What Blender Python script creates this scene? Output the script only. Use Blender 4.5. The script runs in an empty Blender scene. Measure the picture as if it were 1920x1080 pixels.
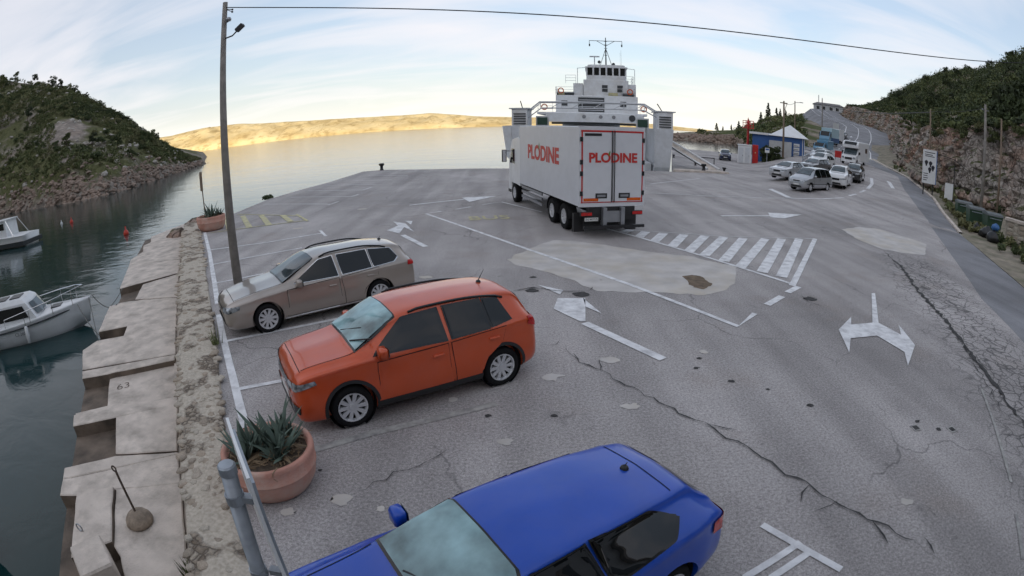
import bpy, bmesh, math, random
import numpy as np
from mathutils import Vector, Matrix, noise
from mathutils.bvhtree import BVHTree
random.seed(7)
SC = bpy.context.scene
COL = SC.collection
R = math.radians
# ---------------------------------------------------------------- camera (wide-angle webcam lens, 3.95 m up)
cam_d = bpy.data.cameras.new('camera')
cam = bpy.data.objects.new('camera', cam_d)
COL.objects.link(cam)
SC.camera = cam
cam_d.type = 'PANO'
cam_d.panorama_type = 'FISHEYE_LENS_POLYNOMIAL'
cam_d.sensor_fit = 'HORIZONTAL'
cam_d.sensor_width = 36.0
cam_d.sensor_height = 20.25
cam_d.fisheye_fov = R(170)
cam_d.fisheye_polynomial_k0 = 0.0
cam_d.fisheye_polynomial_k1 = -0.95039 / 18
cam_d.fisheye_polynomial_k2 = 0.0
cam_d.fisheye_polynomial_k3 = -0.052205 / 18 ** 3
cam_d.fisheye_polynomial_k4 = 0.0
cam_d.clip_start = 0.05
cam_d.clip_end = 60000
cam.location = (0, 0, 3.95)
_p = 0.30366
_roll = Matrix.Rotation(0.011159, 4, 'Z')
cam.matrix_world = Matrix.Translation((0, 0, 3.95)) @ Matrix.Rotation(math.pi / 2 - _p, 4, 'X') @ Matrix.Rotation(-0.011159, 4, 'Z')

# ---------------------------------------------------------------- sky and sun
SUN_EL, SUN_AZ = 13.0, 162.0          # low sun behind the camera (azimuth clockwise from +Y)
SKY_STRENGTH = 0.15
world = bpy.data.worlds.new('World')
SC.world = world
world.use_nodes = True
nt = world.node_tree
nt.nodes.clear()
def N(tree, typ, **kw):
    n = tree.nodes.new(typ)
    for k, v in kw.items():
        setattr(n, k, v)
    return n
def math_node(tree, op, a, b=None, clamp=False):
    m = N(tree, 'ShaderNodeMath', operation=op, use_clamp=clamp)
    for i, v in enumerate((a, b)):
        if v is None: continue
        if isinstance(v, (int, float)): m.inputs[i].default_value = v
        else: tree.links.new(v, m.inputs[i])
    return m.outputs[0]
def ramp(tree, fac, stops, interp='LINEAR'):
    r = N(tree, 'ShaderNodeValToRGB')
    r.color_ramp.interpolation = interp
    el = r.color_ramp.elements
    while len(el) < len(stops): el.new(0.5)
    for e, (p, c) in zip(el, stops):
        e.position = p
        e.color = (c, c, c, 1) if isinstance(c, (int, float)) else (*c, 1)
    tree.links.new(fac, r.inputs[0])
    return r.outputs[0]
def mixc(tree, fac, a, b, mode='MIX'):
    m = N(tree, 'ShaderNodeMix', data_type='RGBA', blend_type=mode)
    for s, v in ((m.inputs[0], fac), (m.inputs[6], a), (m.inputs[7], b)):
        if isinstance(v, (int, float)): s.default_value = v
        elif isinstance(v, tuple): s.default_value = (*v, 1) if len(v) == 3 else v
        else: tree.links.new(v, s)
    return m.outputs[2]
sky = N(nt, 'ShaderNodeTexSky', sky_type='NISHITA')
sky.sun_disc = False
sky.sun_elevation = R(SUN_EL)
sky.sun_rotation = R(-SUN_AZ)
sky.air_density = 1.0
sky.dust_density = 2.0
sky.ozone_density = 1.5
tc = N(nt, 'ShaderNodeTexCoord')
sep = N(nt, 'ShaderNodeSeparateXYZ')
nt.links.new(tc.outputs['Generated'], sep.inputs[0])
den = math_node(nt, 'ADD', math_node(nt, 'MAXIMUM', sep.outputs[2], 0.0), 0.12)
cx = math_node(nt, 'DIVIDE', sep.outputs[0], den)
cy = math_node(nt, 'DIVIDE', sep.outputs[1], den)
comb = N(nt, 'ShaderNodeCombineXYZ')
nt.links.new(cx, comb.inputs[0]); nt.links.new(cy, comb.inputs[1])
mp = N(nt, 'ShaderNodeMapping')
mp.inputs['Rotation'].default_value = (0, 0, R(24))
mp.inputs['Scale'].default_value = (0.55, 1.15, 1)
nt.links.new(comb.outputs[0], mp.inputs[0])
cn = N(nt, 'ShaderNodeTexNoise')
cn.inputs['Scale'].default_value = 1.0
cn.inputs['Detail'].default_value = 6
cn.inputs['Roughness'].default_value = 0.5
cn.inputs['Distortion'].default_value = 0.5
nt.links.new(mp.outputs[0], cn.inputs['Vector'])
cloud = ramp(nt, cn.outputs[0], [(0.43, 0.0), (0.55, 0.6), (0.70, 1.0)])
# warm low haze all round the horizon, thinning with height
hz = ramp(nt, math_node(nt, 'MAXIMUM', sep.outputs[2], 0.0), [(0.0, 1.0), (0.03, 0.75), (0.075, 0.36), (0.14, 0.10), (0.25, 0.0)])
base = mixc(nt, 1.0, sky.outputs[0], (.35, .36, .385), 'MULTIPLY')
c0 = mixc(nt, .50, base, (1.42, 1.56, 1.74))                       # thin high veil of cloud
c1 = mixc(nt, math_node(nt, 'MULTIPLY', cloud, 0.8), c0, (1.86, 1.80, 1.88))
c2 = mixc(nt, hz, c1, (2.30, 2.22, 1.98))
bgn = N(nt, 'ShaderNodeBackground')
bgn.inputs['Strength'].default_value = SKY_STRENGTH
nt.links.new(c2, bgn.inputs['Color'])
wo = N(nt, 'ShaderNodeOutputWorld')
nt.links.new(bgn.outputs[0], wo.inputs[0])
sd = bpy.data.lights.new('sun', 'SUN')
sd.energy = 2.0
sd.angle = R(0.5)
sd.color = (1.0, 0.78, 0.44)
sun = bpy.data.objects.new('sun', sd)
COL.objects.link(sun)
_sv = Vector((math.sin(R(SUN_AZ)) * math.cos(R(SUN_EL)), math.cos(R(SUN_AZ)) * math.cos(R(SUN_EL)), math.sin(R(SUN_EL))))
sun.rotation_euler = (-_sv).to_track_quat('-Z', 'Y').to_euler()
SC.view_settings.view_transform = 'Standard'
SC.view_settings.look = 'None'
SC.view_settings.exposure = 1.80
SC.view_settings.gamma = 1.0
SC.render.engine = 'CYCLES'
SC.cycles.use_denoising = True
SC.cycles.max_bounces = 4
SC.cycles.diffuse_bounces = 2
SC.cycles.glossy_bounces = 3
SC.cycles.transmission_bounces = 1
SC.cycles.use_adaptive_sampling = True
SC.cycles.adaptive_threshold = 0.02
SC.cycles.sample_clamp_indirect = 8

# ---------------------------------------------------------------- helpers
def tag(o, label=None, cat=None, group=None, kind=None):
    if label: o['label'] = label
    if cat: o['category'] = cat
    if group: o['group'] = group
    if kind: o['kind'] = kind
    return o
def empty(name, loc=(0, 0, 0), rz=0.0, scale=1.0):
    o = bpy.data.objects.new(name, None)
    COL.objects.link(o)
    o.empty_display_size = 0.2
    o.location = loc
    o.rotation_euler = (0, 0, rz)
    o.scale = (scale,) * 3
    return o
def thing(name, label, cat, loc=(0, 0, 0), rz=0.0, group=None, scale=1.0):
    return tag(empty(name, loc, rz, scale), label, cat, group)
def link(name, me, mat=None, parent=None, loc=None, smooth=False):
    o = bpy.data.objects.new(name, me)
    COL.objects.link(o)
    if mat is not None and not me.materials:
        for m in (mat if isinstance(mat, (list, tuple)) else [mat]): me.materials.append(m)
    if parent is not None: o.parent = parent
    if loc is not None: o.location = loc
    if smooth:
        me.polygons.foreach_set('use_smooth', [True] * len(me.polygons))
    return o
def copy_tree(o, parent=None):
    c = o.copy()
    COL.objects.link(c)
    c.parent = parent
    for ch in o.children: copy_tree(ch, c)
    return c
class MB:
    def __init__(s):
        s.v, s.f, s.m = [], [], []
        s.cur = 0
    def add(s, vs, fs):
        b = len(s.v)
        s.v += [tuple(v) for v in vs]
        for f in fs:
            s.f.append([b + i for i in f]); s.m.append(s.cur)
        return s
    def box(s, x0, x1, y0, y1, z0, z1, M=None):
        vs = [Vector((x, y, z)) for z in (z0, z1) for y in (y0, y1) for x in (x0, x1)]
        if M is not None: vs = [M @ v for v in vs]
        return s.add(vs, [(0, 2, 3, 1), (4, 5, 7, 6), (0, 1, 5, 4), (2, 6, 7, 3), (0, 4, 6, 2), (1, 3, 7, 5)])
    def bbox(s, x0, x1, y0, y1, z0, z1, b=0.02, M=None):
        """box with chamfered vertical and top edges"""
        def ring(z, i):
            return [(x0 + i, y0 + b), (x0 + b, y0 + i), (x1 - b, y0 + i), (x1 - i, y0 + b), (x1 - i, y1 - b), (x1 - b, y1 - i), (x0 + b, y1 - i), (x0 + i, y1 - b)], z
        vs = []
        for pts, z in (ring(z0, 0), ring(z1 - b, 0), ring(z1, b * .7)):
            vs += [Vector((x, y, z)) for x, y in pts]
        if M is not None: vs = [M @ v for v in vs]
        fs = [tuple(reversed(range(8))), tuple(range(16, 24))]
        for k in (0, 8):
            fs += [(k + i, k + (i + 1) % 8, k + 8 + (i + 1) % 8, k + 8 + i) for i in range(8)]
        return s.add(vs, fs)
    def tube(s, pts, r, n=8, r2=None, cap=True):
        pts = [Vector(p) for p in pts]
        m = len(pts)
        vs, fs = [], []
        for i, p in enumerate(pts):
            d = (pts[min(i + 1, m - 1)] - pts[max(i - 1, 0)]).normalized()
            a = d.orthogonal().normalized() if i == 0 else (a0 - d * a0.dot(d)).normalized()
            a0 = a
            b = d.cross(a)
            rr = r if r2 is None else r + (r2 - r) * i / max(1, m - 1)
            vs += [p + (a * math.cos(2 * math.pi * k / n) + b * math.sin(2 * math.pi * k / n)) * rr for k in range(n)]
        for i in range(m - 1):
            fs += [(i * n + k, i * n + (k + 1) % n, (i + 1) * n + (k + 1) % n, (i + 1) * n + k) for k in range(n)]
        if cap: fs += [tuple(reversed(range(n))), tuple(range((m - 1) * n, m * n))]
        return s.add(vs, fs)
    def lathe(s, prof, n=24, M=None, a0=0, a1=2 * math.pi):
        """profile of (r, z) turned about z"""
        full = abs(a1 - a0 - 2 * math.pi) < 1e-6
        k = n if full else n + 1
        vs = [Vector((r * math.cos(a0 + (a1 - a0) * i / n), r * math.sin(a0 + (a1 - a0) * i / n), z)) for r, z in prof for i in range(k)]
        if M is not None: vs = [M @ v for v in vs]
        fs = []
        for j in range(len(prof) - 1):
            for i in range(n):
                i2 = (i + 1) % k
                fs.append((j * k + i, j * k + i2, (j + 1) * k + i2, (j + 1) * k + i))
        return s.add(vs, fs)
    def prism(s, poly, z0, z1, M=None):
        n = len(poly)
        vs = [Vector((x, y, z0)) for x, y in poly] + [Vector((x, y, z1)) for x, y in poly]
        if M is not None: vs = [M @ v for v in vs]
        fs = [tuple(reversed(range(n))), tuple(range(n, 2 * n))] + [(i, (i + 1) % n, n + (i + 1) % n, n + i) for i in range(n)]
        return s.add(vs, fs)
    def quad(s, a, b, c, d): return s.add([a, b, c, d], [(0, 1, 2, 3)])
    def mesh(s, name):
        me = bpy.data.meshes.new(name)
        me.from_pydata(s.v, [], s.f)
        me.polygons.foreach_set('material_index', s.m)
        bm = bmesh.new(); bm.from_mesh(me)
        bmesh.ops.recalc_face_normals(bm, faces=bm.faces)
        bm.to_mesh(me); bm.free()
        return me
    def build(s, name, mat, parent=None, loc=None, smooth=False):
        return link(name, s.mesh(name), mat, parent, loc, smooth)
def smooth_by_angle(o, ang=35):
    me = o.data
    me.polygons.foreach_set('use_smooth', [True] * len(me.polygons))
    try: me.set_sharp_from_angle(angle=R(ang))
    except Exception: pass
    return o
RX = lambda a: Matrix.Rotation(a, 4, 'X')
RY = lambda a: Matrix.Rotation(a, 4, 'Y')
RZ = lambda a: Matrix.Rotation(a, 4, 'Z')
T = lambda x, y, z: Matrix.Translation((x, y, z))

# ---------------------------------------------------------------- materials
def newmat(name):
    m = bpy.data.materials.new(name)
    m.use_nodes = True
    t = m.node_tree
    b = t.nodes['Principled BSDF']
    return m, t, b
def M_(name, c, rough=0.6, metal=0.0, var=0.12, scale=3.0, bump=0.0, bscale=30.0, coat=0.0, spec=None, stretch=None, dirt=None, dscale=1.2, damt=0.5):
    m, t, b = newmat(name)
    co = N(t, 'ShaderNodeTexCoord')
    vec = co.outputs['Object']
    if stretch:
        mpn = N(t, 'ShaderNodeMapping'); mpn.inputs['Scale'].default_value = stretch
        t.links.new(vec, mpn.inputs[0]); vec = mpn.outputs[0]
    nz = N(t, 'ShaderNodeTexNoise'); nz.inputs['Scale'].default_value = scale; nz.inputs['Detail'].default_value = 6
    t.links.new(vec, nz.inputs['Vector'])
    lo = tuple(max(0, x * (1 - var)) for x in c); hi = tuple(min(1, x * (1 + var)) for x in c)
    colr = mixc(t, ramp(t, nz.outputs[0], [(0.3, 0.0), (0.7, 1.0)]), lo, hi)
    if dirt:
        dn = N(t, 'ShaderNodeTexNoise'); dn.inputs['Scale'].default_value = dscale; dn.inputs['Detail'].default_value = 8; dn.inputs['Roughness'].default_value = .65
        t.links.new(co.outputs['Object'], dn.inputs['Vector'])
        colr = mixc(t, math_node(t, 'MULTIPLY', ramp(t, dn.outputs[0], [(0.45, 0.0), (0.7, 1.0)]), damt), colr, dirt)
    t.links.new(colr, b.inputs['Base Color'])
    b.inputs['Roughness'].default_value = rough
    b.inputs['Metallic'].default_value = metal
    if coat:
        b.inputs['Coat Weight'].default_value = coat; b.inputs['Coat Roughness'].default_value = 0.06
    if spec is not None: b.inputs['Specular IOR Level'].default_value = spec
    if bump:
        bn = N(t, 'ShaderNodeTexNoise'); bn.inputs['Scale'].default_value = bscale; bn.inputs['Detail'].default_value = 8
        t.links.new(vec, bn.inputs['Vector'])
        bu = N(t, 'ShaderNodeBump'); bu.inputs['Strength'].default_value = bump; bu.inputs['Distance'].default_value = 0.03
        t.links.new(bn.outputs[0], bu.inputs['Height']); t.links.new(bu.outputs[0], b.inputs['Normal'])
    return m
MT = {}
MT['tyre'] = M_('tyre', (0.010, 0.010, 0.011), 0.9, var=.2, spec=.2)
MT['alloy'] = M_('alloy', (0.62, 0.63, 0.65), 0.28, 0.45, var=.05)
MT['black_plastic'] = M_('black_plastic', (0.018, 0.018, 0.019), 0.55)
MT['gloss_black'] = M_('gloss_black', (0.008, 0.008, 0.009), 0.12)
MT['glass'] = M_('glass', (0.005, 0.006, 0.007), 0.02, var=.3, spec=.55)
MT['glass_teal'] = M_('glass_teal', (0.22, 0.35, 0.37), 0.05, var=.8, scale=1.7, spec=.6)  # opaque: sky reflection and sunshade are put into the glass colour
MT['glass_sky'] = M_('glass_sky', (0.05, 0.07, 0.08), 0.04, var=.5, scale=2.0, spec=.7)
MT['chrome'] = M_('chrome', (0.75, 0.75, 0.76), 0.12, 1.0, var=.03)
MT['lamp_clear'] = M_('lamp_clear', (0.30, 0.32, 0.34), 0.06, 0.3, var=.85, scale=11)
MT['lamp_red'] = M_('lamp_red', (0.45, 0.008, 0.008), 0.12, var=.25, scale=9)
MT['lamp_orange'] = M_('lamp_orange', (0.6, 0.1, 0.01), 0.2)
MT['white_plate'] = M_('white_plate', (0.7, 0.7, 0.68), 0.4)
MT['ink'] = M_('ink', (0.02, 0.02, 0.03), 0.5)
MT['interior'] = M_('interior', (0.01, 0.01, 0.011), 0.9)
MT['white_paint'] = M_('white_paint', (0.74, 0.75, 0.76), 0.35, var=.04, dirt=(.42, .40, .36), damt=.22)
MT['steel_grey'] = M_('steel_grey', (0.32, 0.33, 0.35), 0.4, 0.7, var=.12)
MT['galv'] = M_('galvanised_metal', (0.34, 0.37, 0.41), 0.42, 0.55, var=.18, scale=9)
MT['concrete_pole'] = M_('concrete_pole', (0.24, 0.22, 0.2), 0.85, var=.2, scale=5, bump=.3)
MT['wood_pole'] = M_('wood_pole', (0.2, 0.15, 0.11), 0.85, var=.3, scale=8, stretch=(1, 1, .08), bump=.4)
MT['cable'] = M_('cable', (0.015, 0.015, 0.016), 0.6)
MT['rope'] = M_('rope', (0.12, 0.12, 0.11), 0.9, var=.3, scale=30)
def paint(name, c, rough=0.32, metal=0.25, coat=1.0):
    return M_(name, c, rough, metal, var=.04, coat=coat, dirt=tuple(min(1, x * .75 + .06) for x in c), dscale=2.5, damt=.25)
# ---------------------------------------------------------------- ground plan of the lot, in metres
WHITE=[([(-14.62,21.99),(-11.48,17.44),(-8.84,13.46),(-7.57,11.51)],0.15),
 ([(-7.08,10.72),(-6.01,9.11),(-4.97,7.57),(-4.01,6.11),(-3.64,5.57)],0.15),
 ([(-11.86,17.99),(-9.54,18.87),(-7.55,20.28)],0.12),
 ([(-7.94,20.89),(-7.22,19.60)],0.12),
 ([(-10.28,15.63),(-7.49,17.66)],0.11),
 ([(-8.75,13.40),(-8.19,13.76),(-7.12,14.60)],0.11),
 ([(-5.94,9.12),(-3.61,10.60)],0.12),
 ([(-4.61,7.09),(-3.85,7.52),(-2.97,8.07)],0.12),
 ([(-15.54,30.72),(-10.19,28.71)],0.11),
 ([(-10.17,28.43),(-9.93,29.67)],0.11),
 ([(-14.66,33.30),(-9.76,31.56)],0.11),
 ([(-9.76,31.56),(-9.53,32.60)],0.11),
 ([(-14.56,36.47),(-9.89,34.79)],0.12),
 ([(-9.89,34.79),(-9.67,36.39)],0.12),
 ([(-14.14,39.49),(-9.78,38.06)],0.12),
 ([(-13.57,42.04),(-9.24,41.13)],0.12),
 ([(-12.44,45.70),(-8.55,44.26)],0.12),
 ([(-12.16,49.62),(-7.52,47.85)],0.12),
 ([(-3.23,24.62),(-3.88,24.05),(0.55,16.63),(2.99,12.74),(4.72,9.72),(5.48,10.46)],0.14),
 ([(-1.43,26.45),(-0.47,27.27),(1.41,23.96)],0.12),
 ([(-2.64,25.12),(-1.95,25.81)],0.11),
 ([(3.69,19.96),(4.56,18.51),(6.09,15.71),(7.74,12.66)],0.14),
 ([(7.66,12.51),(12.46,18.87)],0.2),
 ([(7.82,12.41),(7.18,11.92)],0.2),
 ([(6.08,11.01),(6.84,11.62)],0.2),
 ([(4.71,19.78),(8.07,18.81),(12.46,18.87)],0.05),
 ([(1.47,10.15),(2.64,8.30)],0.2),
 ([(-4.04,19.31),(-2.85,17.27)],0.2),
 ([(-5.18,26.92),(-2.51,28.52)],0.2),
 ([(9.90,23.59),(13.08,24.18)],0.2),
 ([(8.39,31.36),(12.03,30.76),(18.20,31.31)],0.12),
 ([(9.74,36.47),(15.46,41.94)],0.12),
 ([(20.29,42.83),(18.32,31.53)],0.4),
 ([(18.20,31.31),(21.09,31.58),(23.94,32.58)],0.2),
 ([(25.24,33.71),(26.68,34.57)],0.25),
 ([(27.66,35.39),(29.21,36.60)],0.25),
 ([(30.26,37.53),(33.26,40.60),(36.64,44.89)],0.35),
 ([(2.69,3.87),(3.30,2.92)],0.1),
 ([(3.02,3.47),(2.21,3.14)],0.085),
 ([(3.08,3.30),(2.48,3.06)],0.085),
 ([(8.90,5.83),(8.11,4.76),(7.45,3.90),(6.95,3.23)],0.06),
 ([(6.44,2.63),(5.85,1.90)],0.06),
 ([(4.17,19.36),(4.55,19.81)],0.36),
 ([(4.57,18.51),(5.09,19.51)],0.36),
 ([(4.98,17.82),(5.74,19.28)],0.36),
 ([(5.39,17.03),(6.51,19.08)],0.36),
 ([(5.75,16.30),(7.31,18.89)],0.36),
 ([(6.12,15.78),(8.03,18.71)],0.36),
 ([(6.55,15.11),(8.83,18.59)],0.36),
 ([(6.82,14.39),(9.82,18.58)],0.36),
 ([(7.32,13.84),(10.62,18.62)],0.36),
 ([(7.74,13.34),(11.54,18.72)],0.36)]
WORN=[([(-2.73,5.48),(-1.92,6.05),(-0.25,6.92)],0.14)]
YELLOW=[([(-15.51,27.12),(-10.65,25.06)],0.12),
 ([(-11.00,25.63),(-9.45,23.31)],0.14),
 ([(-14.09,21.74),(-9.66,23.50)],0.12),
 ([(-14.72,26.35),(-12.23,22.47)],0.3),
 ([(-13.34,26.05),(-11.25,22.73)],0.3),
 ([(-11.79,25.56),(-10.40,23.42)],0.3),
 ([(-16.19,26.86),(-13.36,22.40)],0.3)]
ARROWS=[[(10.09,11.70),(10.23,11.69),(8.63,9.50),(8.77,8.70),(9.20,9.31),(8.73,8.09),(7.71,7.20),(8.13,7.82),(8.00,8.77),(7.16,8.74),(6.65,8.06),(7.15,9.25),(8.05,9.98),(7.71,9.50),(8.44,9.53)],
 [(0.90,11.02),(1.39,10.22),(1.50,10.24),(1.69,11.71),(1.05,11.74)],
 [(1.64,11.72),(1.91,10.67),(1.62,11.12)],
 [(0.64,12.80),(1.23,12.34),(1.13,12.01)],
 [(-4.87,20.28),(-4.22,19.60),(-4.29,20.89),(-3.70,19.84),(-4.38,21.66),(-5.04,22.25),(-4.62,21.24)],
 [(-4.54,22.33),(-4.18,22.20),(-4.09,21.37)],
 [(-2.69,29.19),(-0.80,29.58),(-2.15,27.47)],
 [(13.33,25.16),(15.43,25.01),(13.45,23.53),(12.72,23.67)],
 [(37.98,43.79),(37.82,42.84),(34.79,38.67),(34.40,38.82)]]
PATCH1=[(-0.15,15.40),(0.43,16.52),(1.39,18.07),(2.54,17.63),(4.13,16.46),(5.69,15.63),(6.68,14.49),(5.98,12.86),(5.41,12.17),(4.55,11.87),(3.76,12.03),(2.83,12.11),(2.07,12.31),(1.69,12.99),(1.02,14.01),(0.16,14.77)]
HOLE=[(4.61,13.39),(4.95,13.65),(5.17,13.54),(5.29,12.88),(4.92,12.28),(4.60,12.43)]
PATCH2=[(15.69,21.34),(17.48,22.19),(18.65,22.16),(19.44,20.21),(19.67,18.80),(17.31,16.60),(15.98,16.83),(15.17,17.47),(15.07,19.01)]
CRACKS=[([(0.89,9.24),(1.17,8.29),(1.55,7.75),(1.96,7.16),(2.55,6.19),(2.79,5.94),(2.98,5.55),(3.33,4.83),(3.78,4.07),(4.30,3.19),(4.58,2.66),(4.68,2.26)],0.05),
 ([(15.03,17.10),(14.02,14.65),(12.33,11.87),(11.05,9.03),(9.81,6.63),(9.01,4.87),(8.48,3.46)],0.09),
 ([(-1.88,4.70),(-1.33,5.24),(-0.71,5.74)],0.02),
 ([(0.49,9.25),(0.67,9.00),(0.89,9.24)],0.02),
 ([(-0,12.39),(0.52,12.58),(1.40,12.21),(1.94,12.31)],0.1),
 ([(10.47,8.04),(9.27,5.97),(8.50,4.62)],0.04),
 ([(7.43,11.63),(7.40,11.00),(7.69,10.77)],0.05)]
SPOTS=[(0.63,7.78,0.20),(-0.11,5.88,0.13),(-1.96,4.56,0.16),(1.70,8.36,0.20),(1.72,6.73,0.14),(4.81,3.64,0.12),(3.51,8.54,0.12),(2.21,13.21,0.12),(-2.27,13.64,0.20),(-7.53,26.27,0.30),(-9.24,21.63,0.30),(-1.48,4.45,0.07),(-0.90,7.03,0.10),(-2.56,4.24,0.10)]
DARKS=[(6.38,5.32,0.08),(6.64,4.97,0.10),(0.58,6.54,0.08),(3.58,7.33,0.10),(4.64,6.30,0.10),(3.14,7.90,0.09),(3.33,8.28,0.08),(-2.41,5.10,0.05),(-0.36,6.56,0.08),(4.13,6.95,0.07),(0.51,12.37,0.30),(1.64,12.03,0.35),(7.64,11.40,0.30),(0.56,13.51,0.15)]
DRAINS=[(6.19,5.15),(6.91,4.87)]
WALL_OUT=[(-17.98,24.91),(-15.57,21.31),(-11.93,15.94),(-9.03,11.65),(-7.10,8.78),(-5.59,6.55),(-4.55,4.94),(-3.70,3.63),(-3.25,2.87)]
WALL_IN=[(-16.98,24.88),(-14.12,20.94),(-10.63,15.77),(-7.85,11.65),(-6.02,8.87),(-4.71,6.69),(-4.15,5.76),(-3.41,4.57),(-2.56,3.15)]
SLABS=[
('S1',[(-20.78,28.79),(-20.87,25.10),(-19.60,23.45),(-19.47,22.56),(-18.24,21.06),(-16.14,21.97)]),
('S2',[(-16.05,21.84),(-18.14,20.93),(-17.69,19.33),(-16.91,18.30),(-14.17,19.00)]),
('S3',[(-14.06,18.81),(-16.83,18.20),(-14.34,14.67),(-12.62,16.63)]),
('A',[(-12.51,16.47),(-13.42,15.15),(-12.43,13.43),(-10.61,13.69)]),
('Af',[(-12.94,13.15),(-12.38,13.37),(-10.88,13.97),(-10.58,13.63),(-13.19,12.76)]),
('B1',[(-10.50,13.53),(-13.14,12.71),(-11.66,10.52),(-10.82,11.05),(-10.35,10.31),(-8.90,11.13)]),
('B2',[(-8.88,11.09),(-10.32,10.28),(-11.09,9.85),(-11.09,9.18),(-10.07,8.14),(-7.73,9.41)]),
('C',[(-7.65,9.30),(-9.05,8.17),(-9.02,8.09),(-8.09,6.90),(-6.50,7.63)]),
('Cl',[(-9.97,8.04),(-7.69,9.35),(-7.53,9.07),(-9.03,8.06),(-9.65,7.71)]),
('Cf',[(-8.07,6.88),(-6.49,7.61),(-6.45,7.55),(-8.57,6.29),(-8.70,6.40)]),
('D1',[(-6.42,7.51),(-8.57,6.25),(-8.25,5.89),(-6.24,7.23)]),
('D2',[(-6.23,7.22),(-7.36,6.44),(-6.50,5.35),(-5.32,5.78)]),
('D3',[(-5.31,5.77),(-6.49,5.34),(-7.37,4.66),(-7.16,4.39),(-5.29,5.72)]),
('E1',[(-5.27,5.70),(-7.14,4.37),(-6.88,3.99),(-6.48,4.13),(-5.87,4.52),(-4.79,5.01)]),
('E2',[(-4.78,5.00),(-5.86,4.51),(-5.10,3.41),(-4.58,2.94),(-3.71,3.27)]),
('E3',[(-6.46,4.10),(-5.86,4.49),(-5.12,3.42),(-5.57,2.87)]),
]
def sst(a, b, x):
    t = min(1, max(0, (x - a) / (b - a)))
    return t * t * (3 - 2 * t)
TT = [(34, 0), (42, .3), (50, .75), (64, 1.45), (80, 1.9), (97, 2.5), (125, 4.2), (155, 7), (190, 11), (225, 14.7), (255, 18.8), (275, 20.6), (400, 24)]
_ta, _tb = [a for a, _ in TT], [b for _, b in TT]
def zg(x, y):
    """height of the paved ground: level lot, rising to the right with the hill road"""
    t = .59 * x + .81 * y
    if t <= 34: return 0.0
    return float(np.interp(t, _ta, _tb)) * sst(25, 32, math.degrees(math.atan2(x, max(y, .01))))
WATER_Z = -1.2
def fbm(x, y, z=0.0, oct=4, s=1.0):
    v, a = 0, .5
    for i in range(oct):
        v += a * noise.noise((x * s, y * s, z * s + 7.3 * i)); s *= 2.05; a *= .5
    return v

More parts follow.
